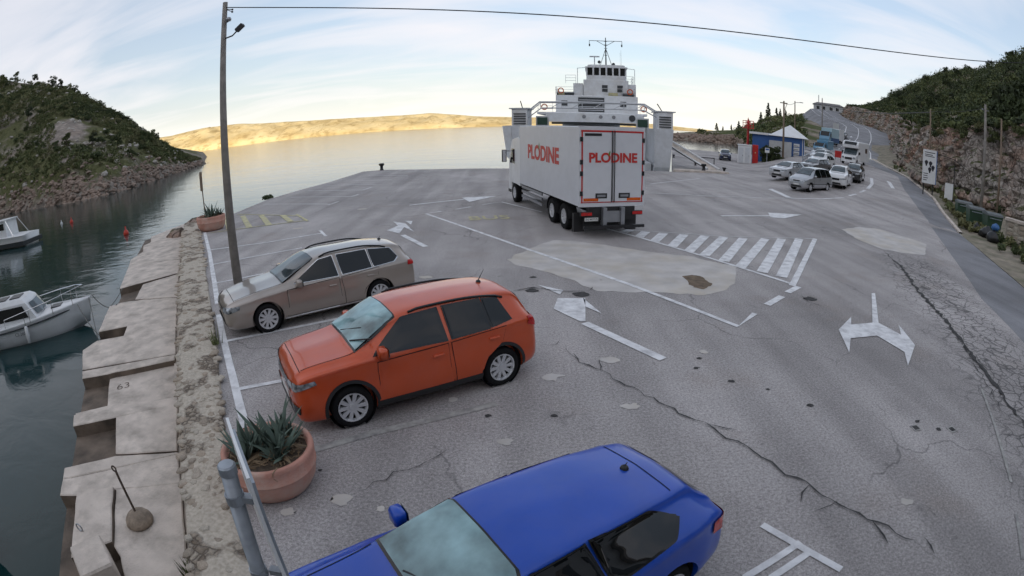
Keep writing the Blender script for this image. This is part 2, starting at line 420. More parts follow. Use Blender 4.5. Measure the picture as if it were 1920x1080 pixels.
# ---------------------------------------------------------------- asphalt
def asphalt_mat(name, c, crack=1.0, grain=1.0):
    m, t, b = newmat(name)
    co = N(t, 'ShaderNodeTexCoord'); v = co.outputs['Object']
    def nz(s, d=6, r=.6):
        n = N(t, 'ShaderNodeTexNoise'); n.inputs['Scale'].default_value = s; n.inputs['Detail'].default_value = d; n.inputs['Roughness'].default_value = r
        t.links.new(v, n.inputs['Vector']); return n.outputs[0]
    big = nz(.16, 4, .6); mid = nz(1.1, 5, .65); fine = nz(24, 3, .75); tiny = nz(70, 2, .8)
    mps = N(t, 'ShaderNodeMapping'); mps.inputs['Rotation'].default_value = (0, 0, R(28)); mps.inputs['Scale'].default_value = (.9, .07, 1); t.links.new(v, mps.inputs[0])
    trk = N(t, 'ShaderNodeTexNoise'); trk.inputs['Scale'].default_value = 1.0; trk.inputs['Detail'].default_value = 4; t.links.new(mps.outputs[0], trk.inputs['Vector'])
    col = mixc(t, ramp(t, big, [(.32, 0.0), (.68, 1.0)]), tuple(x * .78 for x in c), tuple(x * 1.2 for x in c))
    col = mixc(t, math_node(t, 'MULTIPLY', ramp(t, mid, [(.5, 0.0), (.75, 1.0)]), .3), col, (c[0] * .62, c[1] * .6, c[2] * .6))
    col = mixc(t, .8, col, ramp(t, trk.outputs[0], [(.35, .78), (.6, 1.12)]), 'MULTIPLY')
    col = mixc(t, math_node(t, 'MULTIPLY', ramp(t, nz(.42, 4, .6), [(.56, 0.0), (.72, 1.0)]), .35), col, (c[0] * .75, c[1] * .66, c[2] * .58))
    col = mixc(t, math_node(t, 'MULTIPLY', ramp(t, nz(2.3, 4, .6), [(.66, 0.0), (.72, 1.0)]), .4), col, (c[0] * .4, c[1] * .4, c[2] * .4))
    g = ramp(t, fine, [(.34, .50), (.5, .95), (.7, 1.5)])
    col = mixc(t, grain * .68, col, g, 'MULTIPLY')
    g2 = ramp(t, tiny, [(.3, .45), (.5, 1.0), (.7, 1.6)])
    col = mixc(t, grain * .65, col, g2, 'MULTIPLY')
    # long meandering cracks and patches of alligator cracking
    dv = N(t, 'ShaderNodeTexNoise'); dv.inputs['Scale'].default_value = .8; dv.inputs['Detail'].default_value = 5
    t.links.new(v, dv.inputs['Vector'])
    addv = N(t, 'ShaderNodeVectorMath', operation='MULTIPLY_ADD')
    t.links.new(dv.outputs['Color'], addv.inputs[0]); addv.inputs[1].default_value = (1.4, 1.4, 0); t.links.new(v, addv.inputs[2])
    def crackmask(scale, w):
        vo = N(t, 'ShaderNodeTexVoronoi', feature='DISTANCE_TO_EDGE'); vo.inputs['Scale'].default_value = scale
        t.links.new(addv.outputs[0], vo.inputs['Vector'])
        return ramp(t, vo.outputs[0], [(0.0, 1.0), (w, 0.0)])
    k1 = math_node(t, 'MULTIPLY', crackmask(.16, .0028), ramp(t, nz(.35, 3), [(.45, 0.0), (.55, 1.0)]))
    k2 = math_node(t, 'MULTIPLY', crackmask(3.0, .035), ramp(t, nz(.22, 4, .5), [(.60, 0.0), (.68, 1.0)]))
    # the broken lane beside the road
    sp = N(t, 'ShaderNodeSeparateXYZ'); t.links.new(v, sp.inputs[0])
    dl = math_node(t, 'ABSOLUTE', math_node(t, 'SUBTRACT', sp.outputs[0], math_node(t, 'ADD', math_node(t, 'MULTIPLY', sp.outputs[1], .5), 7.4)))
    band = math_node(t, 'MULTIPLY', ramp(t, math_node(t, 'ADD', math_node(t, 'MULTIPLY', dl, .15), math_node(t, 'MULTIPLY', mid, .5)), [(.38, 1.0), (.62, 0.0)]), ramp(t, math_node(t, 'MULTIPLY', sp.outputs[1], .04), [(.04, 0.0), (.12, 1.0), (.6, 1.0), (.72, 0.0)]))
    k3 = math_node(t, 'MULTIPLY', crackmask(3.2, .085), band)
    k = math_node(t, 'MAXIMUM', math_node(t, 'MAXIMUM', math_node(t, 'MULTIPLY', k1, .6), k2), k3)
    col = mixc(t, math_node(t, 'MULTIPLY', k, .8 * crack), col, (.03, .03, .032))
    t.links.new(col, b.inputs['Base Color'])
    b.inputs['Roughness'].default_value = .82
    b.inputs['Specular IOR Level'].default_value = .3
    bu = N(t, 'ShaderNodeBump'); bu.inputs['Strength'].default_value = .5 * grain; bu.inputs['Distance'].default_value = .012
    t.links.new(math_node(t, 'SUBTRACT', math_node(t, 'ADD', fine, tiny), math_node(t, 'MULTIPLY', k, 1.5)), bu.inputs['Height']); t.links.new(bu.outputs[0], b.inputs['Normal'])
    return m
MT['asphalt'] = asphalt_mat('asphalt', (.375, .350, .342))
MT['asphalt_new'] = asphalt_mat('asphalt_new', (.215, .215, .227), crack=.0, grain=.45)
MT['line'] = M_('road_line_paint', (.74, .74, .75), .75, var=.12, scale=4, dirt=(.30, .29, .30), dscale=3.2, damt=.65, bump=.2)
MT['line_worn'] = M_('worn_line_paint', (.36, .35, .33), .8, var=.3, scale=6, dirt=(.19, .18, .19), dscale=5, damt=.9)
MT['line_yellow'] = M_('yellow_line_paint', (.52, .48, .27), .75, var=.15, scale=4, dirt=(.24, .23, .22), dscale=3, damt=.7)
MT['patch'] = M_('concrete_patch', (.50, .475, .455), .85, var=.16, scale=1.5, dirt=(.46, .39, .28), dscale=.6, damt=.55, bump=.3, bscale=18)
MT['hole'] = M_('brown_dirt', (.15, .11, .075), .95, var=.35, scale=6, bump=.6)
MT['crack'] = M_('crack_fill', (.05, .048, .048), .95, var=.4, scale=8)

def sheet(name, poly, mat, dz=0.0, step=None, parent=None, thick=None):
    """flat polygon following the paved ground, optionally gridded"""
    bm = bmesh.new()
    f = bm.faces.new([bm.verts.new((x, y, 0)) for x, y in poly])
    if step:
        xs = [p[0] for p in poly]; ys = [p[1] for p in poly]
        for ax, lo, hi in ((0, min(xs), max(xs)), (1, min(ys), max(ys))):
            k = math.floor(lo / step) * step + step
            while k < hi:
                co = (k, 0, 0) if ax == 0 else (0, k, 0); no = (1, 0, 0) if ax == 0 else (0, 1, 0)
                bmesh.ops.bisect_plane(bm, geom=bm.verts[:] + bm.edges[:] + bm.faces[:], plane_co=co, plane_no=no)
                k += step
    bmesh.ops.triangulate(bm, faces=[g for g in bm.faces if len(g.verts) > 4])
    for v in bm.verts: v.co.z = zg(v.co.x, v.co.y) + dz
    bmesh.ops.recalc_face_normals(bm, faces=bm.faces)
    if sum(g.normal.z for g in bm.faces) < 0: bmesh.ops.reverse_faces(bm, faces=bm.faces)
    if thick:
        bnd = [e for e in bm.edges if e.is_boundary]
        r = bmesh.ops.extrude_edge_only(bm, edges=bnd)
        for v in [g for g in r['geom'] if isinstance(g, bmesh.types.BMVert)]: v.co.z -= thick
    me = bpy.data.meshes.new(name); bm.to_mesh(me); bm.free()
    return link(name, me, mat, parent)
LOT = [(4.0, -7.0), (-.25, -1.4), (-2.85, 3.05), (-3.72, 4.45), (-4.45, 5.63), (-5.0, 6.52), (-6.32, 8.7), (-8.15, 11.47), (-10.93, 15.6), (-14.4, 20.7), (-16.3, 23.5), (-16.0, 27.6), (-16.25, 32.8), (-15.7, 37.3),
       (-14.8, 42.3), (-14.4, 51.0), (-12.5, 51.8), (-7.8, 50.0), (-.36, 48.7), (14.7, 47.6), (15.4, 49.6), (33.0, 107.0), (43.7, 101.0), (50, 92), (55.0, 84.0), (61.3, 75.2), (53.5, 62.1), (45.6, 48.4), (36.3, 34.4), (26.5, 22.1), (22.2, 15.9), (19.6, 11.9), (17, 5), (15, -7)]
lot = sheet('asphalt_lot', LOT, MT['asphalt'], 0, step=3.0, thick=2.2)
tag(lot, kind='structure')
# the newer, darker road along the cliff, a sheet on the lot
ROAD = [(9.2, 1.0), (13.4, 8.05), (14.95, 10.9), (20.3, 17.7), (27, 26), (36, 38.5), (44.3, 48.9), (47.5, 56.5), (54.0, 70.0), (57.5, 80.5), (61.2, 75.1), (53.4, 62.0), (45.5, 48.3), (36.2, 34.3), (26.4, 22.0), (22.1, 15.8), (19.5, 11.8), (16.9, 4.9), (15.5, 1.0)]
road_o = sheet('road', ROAD, MT['asphalt_new'], .004, step=3.0)
tag(road_o, kind='structure')
def ribbon(pts, w, dz, jitter=0.0, taper=False):
    pts = [Vector((x, y, 0)) for x, y in pts]
    fine = []
    for a, b in zip(pts, pts[1:]):
        n = max(1, int((b - a).length / (.14 if jitter else 2.0)))
        fine += [a.lerp(b, i / n) for i in range(n)]
    fine.append(pts[-1])
    mb = MB(); vs = []
    for i, p in enumerate(fine):
        d = (fine[min(i + 1, len(fine) - 1)] - fine[max(i - 1, 0)]).normalized()
        nn = Vector((-d.y, d.x, 0))
        ww = w / 2
        if jitter:
            p = p + nn * random.uniform(-jitter, jitter); ww *= random.uniform(.2, 1.6)
            if taper: ww *= max(.1, min(1, 6 * min(i, len(fine) - 1 - i) / len(fine)))
        for s in (-1, 1):
            q = p + nn * ww * s
            vs.append((q.x, q.y, zg(q.x, q.y) + dz))
    mb.add(vs, [(2 * i, 2 * i + 1, 2 * i + 3, 2 * i + 2) for i in range(len(fine) - 1)])
    return mb
for k_, (pts, w) in enumerate(WHITE): ribbon(pts, w, .0095 + .00011 * k_).build('painted_line' if w != .06 else 'worn_line', MT['line'] if w != .06 else MT['line_worn'], lot)
for pts, w in WORN: ribbon(pts, w, .008).build('worn_line', MT['line_worn'], lot)
for pts, w in YELLOW: ribbon(pts, w, .0168 + .0004 * YELLOW.index((pts, w))).build('yellow_line', MT['line_yellow'], lot)
for poly in ARROWS: sheet('painted_arrow', poly, MT['line'], .0158, parent=lot)
def rough_poly(poly, n=6, a=.08):
    out = []
    for i, p in enumerate(poly):
        q = poly[(i + 1) % len(poly)]
        for k in range(n):
            t = k / n
            x, y = p[0] + (q[0] - p[0]) * t, p[1] + (q[1] - p[1]) * t
            out.append((x + a * fbm(x, y, 3, 3, 2.2), y + a * fbm(x, y, 9, 3, 2.2)))
    return out
sheet('concrete_patch', rough_poly(PATCH1, 6, .25), MT['patch'], .005, parent=lot)
sheet('concrete_patch', rough_poly(PATCH2, 6, .25), MT['patch'], .0055, parent=lot)
sheet('pothole', rough_poly(HOLE, 6, .3), MT['hole'], .0085, parent=lot)
for pts, w in CRACKS: ribbon(pts, w * (1.2 if w == .09 else .5), .0205, .06, True).build('crack', MT['crack'], lot)
for pts, w in CRACKS:
    if w < .04: continue
    for _ in range(int(3 * sum(math.dist(a, b) for a, b in zip(pts, pts[1:])) / 2)):
        i_ = random.randrange(len(pts) - 1); f_ = random.random(); a_ = random.uniform(0, 6.3); L_ = random.uniform(.15, .55)
        x_, y_ = pts[i_][0] + (pts[i_ + 1][0] - pts[i_][0]) * f_, pts[i_][1] + (pts[i_ + 1][1] - pts[i_][1]) * f_
        ribbon([(x_, y_), (x_ + L_ * math.cos(a_), y_ + L_ * math.sin(a_))], .022, .0212, .03, True).build('crack', MT['crack'], lot)
def blob(x, y, r, mat, dz, name):
    k = random.uniform(0, 9)
    sheet(name, [(x + r * 1.15 * math.cos(a) * (1 + .75 * noise.noise((math.cos(a) * 1.6 + k, math.sin(a) * 1.6, k))), y + r * .85 * math.sin(a) * (1 + .75 * noise.noise((math.cos(a) * 1.6, math.sin(a) * 1.6 + k, k)))) for a in [i * math.pi / 8 for i in range(16)]], mat, dz, parent=lot)
for x, y, r in SPOTS: blob(x, y, r * .75, MT['patch'], .0065, 'repair_spot')
for x, y, r in DARKS: blob(x, y, r * .55, MT['crack'], .0075, 'tar_spot')
for x, y in DRAINS:
    f = MB().box(x - .085, x + .085, y - .085, y + .085, -.03, .012).build('drain_frame', MT['line_worn'], lot)
    MB().box(x - .055, x + .055, y - .055, y + .055, -.02, .016).build('drain_cover', MT['crack'], f)
# BUS lettering in the bay
def text_mesh(s, size, extrude=0.0, offset=0.0, xs=1.0, res=3):
    cu = bpy.data.curves.new('text', 'FONT')
    cu.body = s; cu.size = size; cu.extrude = extrude; cu.offset = offset; cu.resolution_u = res
    cu.align_x = 'CENTER'; cu.align_y = 'CENTER'
    o = bpy.data.objects.new('t', cu); COL.objects.link(o)
    dg = bpy.context.evaluated_depsgraph_get()
    me = bpy.data.meshes.new_from_object(o.evaluated_get(dg))
    bpy.data.objects.remove(o); bpy.data.curves.remove(cu)
    for v in me.vertices: v.co.x *= xs
    me.materials.clear()
    return me
bt = link('bus_lettering', text_mesh('BUS', 1.35, 0, .02, .78), MT['line_yellow'], lot, (-.95, 22.6, .0105))
bt.rotation_euler = (0, 0, R(8))

# ---------------------------------------------------------------- sea
def water_mat():
    m, t, b = newmat('sea_water')
    co = N(t, 'ShaderNodeTexCoord'); v = co.outputs['Object']
    b.inputs['Base Color'].default_value = (.006, .028, .030, 1)
    b.inputs['Roughness'].default_value = .09
    b.inputs['IOR'].default_value = 1.333
    b.inputs['Specular IOR Level'].default_value = .5
    cmb = None
    for sc, dist, st, strx in ((.55, .09, .28, (1, 1.8, 1)), (2.6, .010, .22, (1, 1.3, 1)), (.06, .3, .25, (.6, 1.8, 1))):
        mpn = N(t, 'ShaderNodeMapping'); mpn.inputs['Scale'].default_value = strx; mpn.inputs['Rotation'].default_value = (0, 0, R(12))
        t.links.new(v, mpn.inputs[0])
        n = N(t, 'ShaderNodeTexNoise'); n.inputs['Scale'].default_value = sc; n.inputs['Detail'].default_value = 4; n.inputs['Distortion'].default_value = .6
        t.links.new(mpn.outputs[0], n.inputs['Vector'])
        bu = N(t, 'ShaderNodeBump'); bu.inputs['Strength'].default_value = st; bu.inputs['Distance'].default_value = dist
        t.links.new(n.outputs[0], bu.inputs['Height'])
        if cmb is not None: t.links.new(cmb, bu.inputs['Normal'])
        cmb = bu.outputs[0]
    t.links.new(cmb, b.inputs['Normal'])
    return m
MT['water'] = water_mat()
wb = MB()
wb.add([(-26000, -300, WATER_Z), (26000, -300, WATER_Z), (26000, 26000, WATER_Z), (-26000, 26000, WATER_Z)], [(0, 1, 2, 3)])
tag(wb.build('sea', MT['water']), kind='structure')

# ---------------------------------------------------------------- low concrete quay
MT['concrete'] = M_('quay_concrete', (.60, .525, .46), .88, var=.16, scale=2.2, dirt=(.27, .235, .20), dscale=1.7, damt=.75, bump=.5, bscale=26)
MT['concrete_dark'] = M_('brown_concrete', (.125, .095, .072), .8, var=.5, scale=2.2, bump=.5, bscale=12)  # darker brown concrete for the slab sides and quay base
MT['mortar'] = M_('mortar', (.36, .32, .265), .95, var=.22, scale=3.5, dirt=(.20, .165, .13), dscale=2.6, damt=.6, bump=.6, bscale=22)
def rubble_mat():
    m, t, b = newmat('rubble_masonry')
    co = N(t, 'ShaderNodeTexCoord'); v = co.outputs['Object']
    nn = N(t, 'ShaderNodeTexNoise'); nn.inputs['Scale'].default_value = 6; nn.inputs['Detail'].default_value = 4; t.links.new(v, nn.inputs['Vector'])
    dv = N(t, 'ShaderNodeVectorMath', operation='MULTIPLY_ADD'); t.links.new(nn.outputs['Color'], dv.inputs[0]); dv.inputs[1].default_value = (.12, .12, .12); t.links.new(v, dv.inputs[2])
    ve = N(t, 'ShaderNodeTexVoronoi', feature='DISTANCE_TO_EDGE'); ve.inputs['Scale'].default_value = 9.5; t.links.new(dv.outputs[0], ve.inputs['Vector'])
    vc = N(t, 'ShaderNodeTexVoronoi'); vc.inputs['Scale'].default_value = 9.5; t.links.new(dv.outputs[0], vc.inputs['Vector'])
    bw = N(t, 'ShaderNodeSeparateColor'); t.links.new(vc.outputs['Color'], bw.inputs[0])
    col = mixc(t, bw.outputs[0], (.20, .155, .115), (.42, .36, .29))
    col = mixc(t, ramp(t, ve.outputs[0], [(0.0, 1.0), (.14, 0.0)]), col, (.11, .088, .068))
    n2 = N(t, 'ShaderNodeTexNoise'); n2.inputs['Scale'].default_value = 1.6; n2.inputs['Detail'].default_value = 7; t.links.new(v, n2.inputs['Vector'])
    pf = ramp(t, n2.outputs[0], [(.44, 0.0), (.50, 1.0)])
    n3 = N(t, 'ShaderNodeTexNoise'); n3.inputs['Scale'].default_value = 20; n3.inputs['Detail'].default_value = 6; t.links.new(v, n3.inputs['Vector'])
    mo = mixc(t, ramp(t, n3.outputs[0], [(.3, 0.0), (.7, 1.0)]), (.36, .315, .255), (.55, .49, .41))
    t.links.new(mixc(t, pf, col, mo), b.inputs['Base Color'])
    b.inputs['Roughness'].default_value = .95
    bu = N(t, 'ShaderNodeBump'); bu.inputs['Strength'].default_value = .9; bu.inputs['Distance'].default_value = .04
    t.links.new(math_node(t, 'MULTIPLY', ramp(t, ve.outputs[0], [(0.0, 0.0), (.3, 1.0)]), math_node(t, 'SUBTRACT', 1.0, pf)), bu.inputs['Height']); t.links.new(bu.outputs[0], b.inputs['Normal'])
    return m
MT['rubble'] = rubble_mat()
quay = MB()
quay.prism([(-21.5, 25.2), (-17.6, 19.3), (-14.2, 14.6), (-13.05, 12.75), (-11.05, 9.5), (-9.6, 7.6), (-8.35, 6.0), (-7.0, 4.2), (-5.9, 2.6), (-4.2, -1.0), (-2, -4), (-.2, -1.2), (-3.0, 3.6), (-4.8, 6.3), (-7.6, 10.6), (-11.5, 16.6), (-16.6, 24.2), (-20, 29.5)][::-1], -3.2, -.76)
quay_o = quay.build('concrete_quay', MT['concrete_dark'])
tag(quay_o, kind='structure')
_zoff = {'S1': -.06, 'S2': -.02, 'S3': .0, 'A': -.0, 'Af': -.03, 'B1': .0, 'B2': .02, 'C': -.11, 'Cl': .03, 'Cf': -.06, 'D1': -.0, 'D2': .02, 'D3': -.01, 'E1': .0, 'E2': .01, 'E3': .08}
_c2 = lambda poly: (sum(p[0] for p in poly) / len(poly), sum(p[1] for p in poly) / len(poly))
for nm, poly in SLABS:
    bm = bmesh.new()
    # push the wall-side edge under the wall (its foot stands on the quay)
    pts_ = []
    for k in range(len(poly)):
        a_, b_ = poly[k], poly[(k + 1) % len(poly)]; m_ = max(1, int(math.dist(a_, b_) / .22))
        for q in range(m_):
            x, y = a_[0] + (b_[0] - a_[0]) * q / m_, a_[1] + (b_[1] - a_[1]) * q / m_
            ch = .035 if random.random() < .08 else .008
            pts_.append((x + random.uniform(-ch, ch), y + random.uniform(-ch, ch)))
    f = bm.faces.new([bm.verts.new((x, y, 0)) for x, y in pts_])
    r = bmesh.ops.extrude_face_region(bm, geom=[f])
    top = [g for g in r['geom'] if isinstance(g, bmesh.types.BMVert)]
    zt = -.5 + _zoff[nm]
    for v in bm.verts: v.co.z = -1.7
    for v in top: v.co.z = zt
    bmesh.ops.recalc_face_normals(bm, faces=bm.faces)
    bmesh.ops.bevel(bm, geom=[e for e in bm.edges if all(v.co.z > -1.2 for v in e.verts)], offset=.018, segments=1, affect='EDGES')
    for v in bm.verts:
        pass
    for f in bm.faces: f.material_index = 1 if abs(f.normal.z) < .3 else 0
    me = bpy.data.meshes.new('slab'); bm.to_mesh(me); bm.free()
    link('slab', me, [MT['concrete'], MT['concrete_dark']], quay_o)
o = link('painted_number', text_mesh('63', .42, 0, -.004, .9), MT['concrete_dark'], quay_o, (-8.32, 7.84, -.604)); o.rotation_euler = (0, 0, R(40))
# strip of quay between slabs and wall foot
mbq = MB()
_in = [(-20.2, 29.0), (-16.3, 22.2), (-14.3, 19.1), (-12.7, 16.7), (-10.7, 13.8), (-9.0, 11.2), (-7.8, 9.4), (-6.6, 7.65), (-5.4, 5.8), (-4.9, 5.05), (-3.85, 3.3), (-1.2, -1.0)]
mbq.prism(_in + [(x + 1.0, y + .75) for x, y in reversed(_in)], -1.3, -.56)
mbq.build('slab', MT['concrete'], quay_o)
bx = MB(); bx.bbox(-.33, .33, -.26, .26, 0, .34, .03)
o = bx.build('concrete_block', MT['concrete'], None, (-4.98, 2.86, -.5)); o.rotation_euler = (0, 0, R(-36))
tag(o, 'square concrete block on the low quay at the lower frame edge', 'block')
bx = MB(); bx.box(-.02, .02, -.02, .02, 0, .1)
ring = MB()
ring.tube([(.06 * math.cos(a), 0, .06 + .06 * math.sin(a)) for a in [i * math.pi / 8 for i in range(17)]], .012, 6)
o = ring.build('mooring_ring', MT['steel_grey'], None, (-5.75, 3.39, -.42)); tag(o, 'small iron mooring ring set in the raised quay slab', 'mooring ring')
wt = thing('mooring_weight', 'round concrete weight with a leaning iron rod on the quay', 'weight', (-4.95, 3.98, -.49))
mbm = MB(); mbm.lathe([(0, 0), (.20, 0), (.225, .03), (.21, .09), (.16, .15), (.07, .19), (0, .2)], 20); mbm.build('weight', M_('rough_concrete', (.27, .215, .165), .95, var=.3, scale=9, bump=.7), wt, smooth=True)
mbm = MB(); mbm.tube([(0, 0, .15), (-.11, .06, .80)], .018, 8)
mbm.tube([(-.11 + .04 * math.cos(a) - .02, .06, .83 + .04 * math.sin(a)) for a in [i * math.pi / 6 for i in range(13)]], .012, 6)
mbm.build('rod', M_('rusty_iron', (.09, .065, .05), .8, .4, var=.4, scale=20), wt)

# ---------------------------------------------------------------- rubble wall between quay and lot
wall = thing('rubble_wall', 'long low rubble stone wall between the concrete quay and the car park', 'wall')
wo_, wi_ = WALL_OUT + [(-.9, -1.0)], WALL_IN + [(-.1, -1.2)]
mw = MB()
nseg = len(wo_)
_sub = []
for i in range(nseg - 1):
    k = max(2, int(math.dist(wo_[i], wo_[i + 1]) / .25))
    for j in range(k):
        t = j / k
        _sub.append(tuple((wo_[i][c] + (wo_[i + 1][c] - wo_[i][c]) * t, wi_[i][c] + (wi_[i + 1][c] - wi_[i][c]) * t) for c in (0, 1)))
def wall_pt(s, t):
    i = min(int(s), len(_sub) - 2); f = s - i
    (xo, xi), (yo, yi) = _sub[i]; (xo2, xi2), (yo2, yi2) = _sub[i + 1]
    a = (xo + (xo2 - xo) * f, yo + (yo2 - yo) * f); b_ = (xi + (xi2 - xi) * f, yi + (yi2 - yi) * f)
    return (a[0] + (b_[0] - a[0]) * t, a[1] + (b_[1] - a[1]) * t)
vs, fs = [], []
prof = [(0.0, -1.2), (0.0, .0), (.04, .07), (.2, .085), (.4, .09), (.6, .09), (.8, .085), (.95, .06), (1.0, -.05), (1.0, -1.0)]
for s in range(len(_sub)):
    for t, z in prof:
        x, y = wall_pt(s - 1e-6 if s == len(_sub) - 1 else s, t)
        nn = fbm(x, y, 0, 4, 2.5)
        vs.append((x + .10 * fbm(x, y, 4, 3, 1.7) * (1 if t in (0, 1) else .3), y + .05 * nn, z + (.07 * nn if z > 0 else 0)))
n_ = len(prof)
for s in range(len(_sub) - 1):
    fs += [(s * n_ + j, s * n_ + j + 1, (s + 1) * n_ + j + 1, (s + 1) * n_ + j) for j in range(n_ - 1)]
mw.add(vs, fs)
mw.build('wall_core', MT['rubble'], wall)
MT['stones'] = [M_('stone_%d' % i, c, .92, var=.2, scale=7, bump=.5, bscale=30) for i, c in enumerate([(.42, .365, .30), (.36, .30, .235), (.46, .41, .34), (.32, .27, .215), (.40, .33, .26)])]
stone_me = []
for k in range(10):
    bm = bmesh.new()
    n = random.randint(5, 8)
    ring_ = [(.5 * math.cos(2 * math.pi * i / n) * random.uniform(.75, 1.1), .5 * math.sin(2 * math.pi * i / n) * random.uniform(.75, 1.1)) for i in range(n)]
    lo = [bm.verts.new((x, y, -.5)) for x, y in ring_]
    mi = [bm.verts.new((x * 1.0, y * 1.0, .12)) for x, y in ring_]
    hi = [bm.verts.new((x * .72, y * .72, .5 + random.uniform(-.12, .1))) for x, y in ring_]
    bm.faces.new(hi)
    for i in range(n):
        bm.faces.new((lo[i], lo[(i + 1) % n], mi[(i + 1) % n], mi[i])); bm.faces.new((mi[i], mi[(i + 1) % n], hi[(i + 1) % n], hi[i]))
    me = bpy.data.meshes.new('stone'); bm.to_mesh(me); bm.free(); me.materials.append(MT['stones'][k % 5]); stone_me.append(me)
cnt = 0
s = len(_sub) - 1.2
while s > 3 and cnt < 298:
    wloc = math.dist(wall_pt(s, 0), wall_pt(s, 1))
    d = math.hypot(*wall_pt(s, .5))
    size = .15 if d < 9 else .2 if d < 15 else .3
    t = random.uniform(0, .08)
    while t < 1 and cnt < 298:
        if random.random() < (.62 if d < 6 else .85):
            x, y = wall_pt(max(0, s + random.uniform(-.25, .25)), min(.97, max(.03, t)))
            if math.hypot(x, y) > 3.0:
                o = bpy.data.objects.new('stone', random.choice(stone_me)); COL.objects.link(o); o.parent = wall
                w = size * random.uniform(.7, 1.5)
                o.scale = (w, w * random.uniform(.6, 1.0), random.uniform(.03, .05)); o.location = (x, y, .075 + .07 * fbm(x, y, 0, 4, 2.5) + random.uniform(-.008, .008)); o.rotation_euler = (random.uniform(-.12, .12), random.uniform(-.12, .12), random.uniform(0, 6.3)); cnt += 1
        t += size * random.uniform(1.1, 1.9) / wloc
    s -= size * (1.25 if d < 9 else 1.5) / .25 * .8
# ---------------------------------------------------------------- terrain
def slope_mat(name, rock, soil, green, gscale=.12, gth=.5, band=None):
    m, t, b = newmat(name)
    co = N(t, 'ShaderNodeTexCoord'); v = co.outputs['Object']
    def nz(s, d=7, r=.62):
        n = N(t, 'ShaderNodeTexNoise'); n.inputs['Scale'].default_value = s; n.inputs['Detail'].default_value = d; n.inputs['Roughness'].default_value = r
        t.links.new(v, n.inputs['Vector']); return n.outputs[0]
    vo = N(t, 'ShaderNodeTexVoronoi'); vo.inputs['Scale'].default_value = .55
    t.links.new(v, vo.inputs['Vector'])
    a = mixc(t, ramp(t, nz(.5), [(.3, 0.0), (.7, 1.0)]), tuple(x * .62 for x in rock), tuple(x * 1.3 for x in rock))
    a = mixc(t, ramp(t, nz(.13, 5), [(.48, 0.0), (.62, .75)]), a, soil)
    a = mixc(t, .7, a, ramp(t, vo.outputs['Distance'], [(0.0, 1.25), (.9, .55)]), 'MULTIPLY')
    g = mixc(t, ramp(t, nz(.9), [(.3, 0.0), (.7, 1.0)]), tuple(x * .55 for x in green), tuple(x * 1.35 for x in green))
    sp = N(t, 'ShaderNodeSeparateXYZ'); t.links.new(v, sp.inputs[0])
    hgt = ramp(t, math_node(t, 'ADD', math_node(t, 'MULTIPLY', sp.outputs[2], .05), math_node(t, 'MULTIPLY', nz(.2, 5), .5)), [(.26, 0.0), (.40, 1.0)])
    fac = math_node(t, 'MULTIPLY', ramp(t, nz(gscale, 6, .55), [(gth - .05, 0.0), (gth + .05, 1.0)]), hgt)
    t.links.new(mixc(t, fac, a, g), b.inputs['Base Color'])
    b.inputs['Roughness'].default_value = .95
    b.inputs['Specular IOR Level'].default_value = .15
    bu = N(t, 'ShaderNodeBump'); bu.inputs['Strength'].default_value = .8; bu.inputs['Distance'].default_value = .6
    t.links.new(nz(.9, 9, .7), bu.inputs['Height']); t.links.new(bu.outputs[0], b.inputs['Normal'])
    return m
MT['slope'] = slope_mat('hill_slope', (.33, .285, .25), (.27, .215, .18), (.105, .108, .048), .055, .44)
MT['head'] = slope_mat('headland_slope', (.30, .26, .21), (.25, .19, .14), (.085, .10, .035), .06, .5)

def pol(az, d, z): return (d * math.sin(R(az)), d * math.cos(R(az)), z)
def itp(x, tab, k): return float(np.interp(x, [r[0] for r in tab], [r[k] for r in tab]))
def blocky(x, y, z, s):
    """stepped, jointed rock relief"""
    p = (x * s, y * s, z * s)
    return noise.cell(p) * .5 + noise.cell((p[0] * 2.3 + 9, p[1] * 2.3, p[2] * 2.3)) * .3 + noise.noise((p[0] * .6, p[1] * .6, p[2] * .6)) * .5
# hill across the inlet:  azimuth, shore distance, crest distance, crest elevation
LH = [(-100, 330, 560, 17), (-80, 230, 420, 15.5), (-66, 165, 320, 13.8), (-57, 141, 255, 11.3), (-50.6, 118, 215, 9.4), (-48, 110, 205, 8.6), (-44.3, 109, 190, 6.2), (-41.3, 116, 178, 4.3), (-38, 134, 185, 1.6), (-35.2, 165, 196, -.2), (-33.6, 192, 202, -.95), (-33.0, 200, 206, -1.3), (-32.5, 208, 214, -2.6)]
def left_z(az, d):
    ds, dc, ce = itp(az, LH, 1), itp(az, LH, 2), itp(az, LH, 3)
    zc = 3.95 + dc * math.tan(R(ce))
    t = (d - ds) / max(1, dc - ds)
    if t <= 0: return WATER_Z - 1.5 + 1.5 * max(-1, t * 8)
    if t <= 1:
        bank = min(1, t * (dc - ds) / 10) ** .7 * min(3.4, max(.6, zc * .25))
        return WATER_Z + bank + (zc - WATER_Z - bank) * (t ** 1.12)
    return zc + min(30, (d - dc) * .02)
vs, fs = [], []
azs = [LH[0][0] + (LH[-1][0] - LH[0][0]) * (i / 230) ** .62 for i in range(231)]
nd = 62
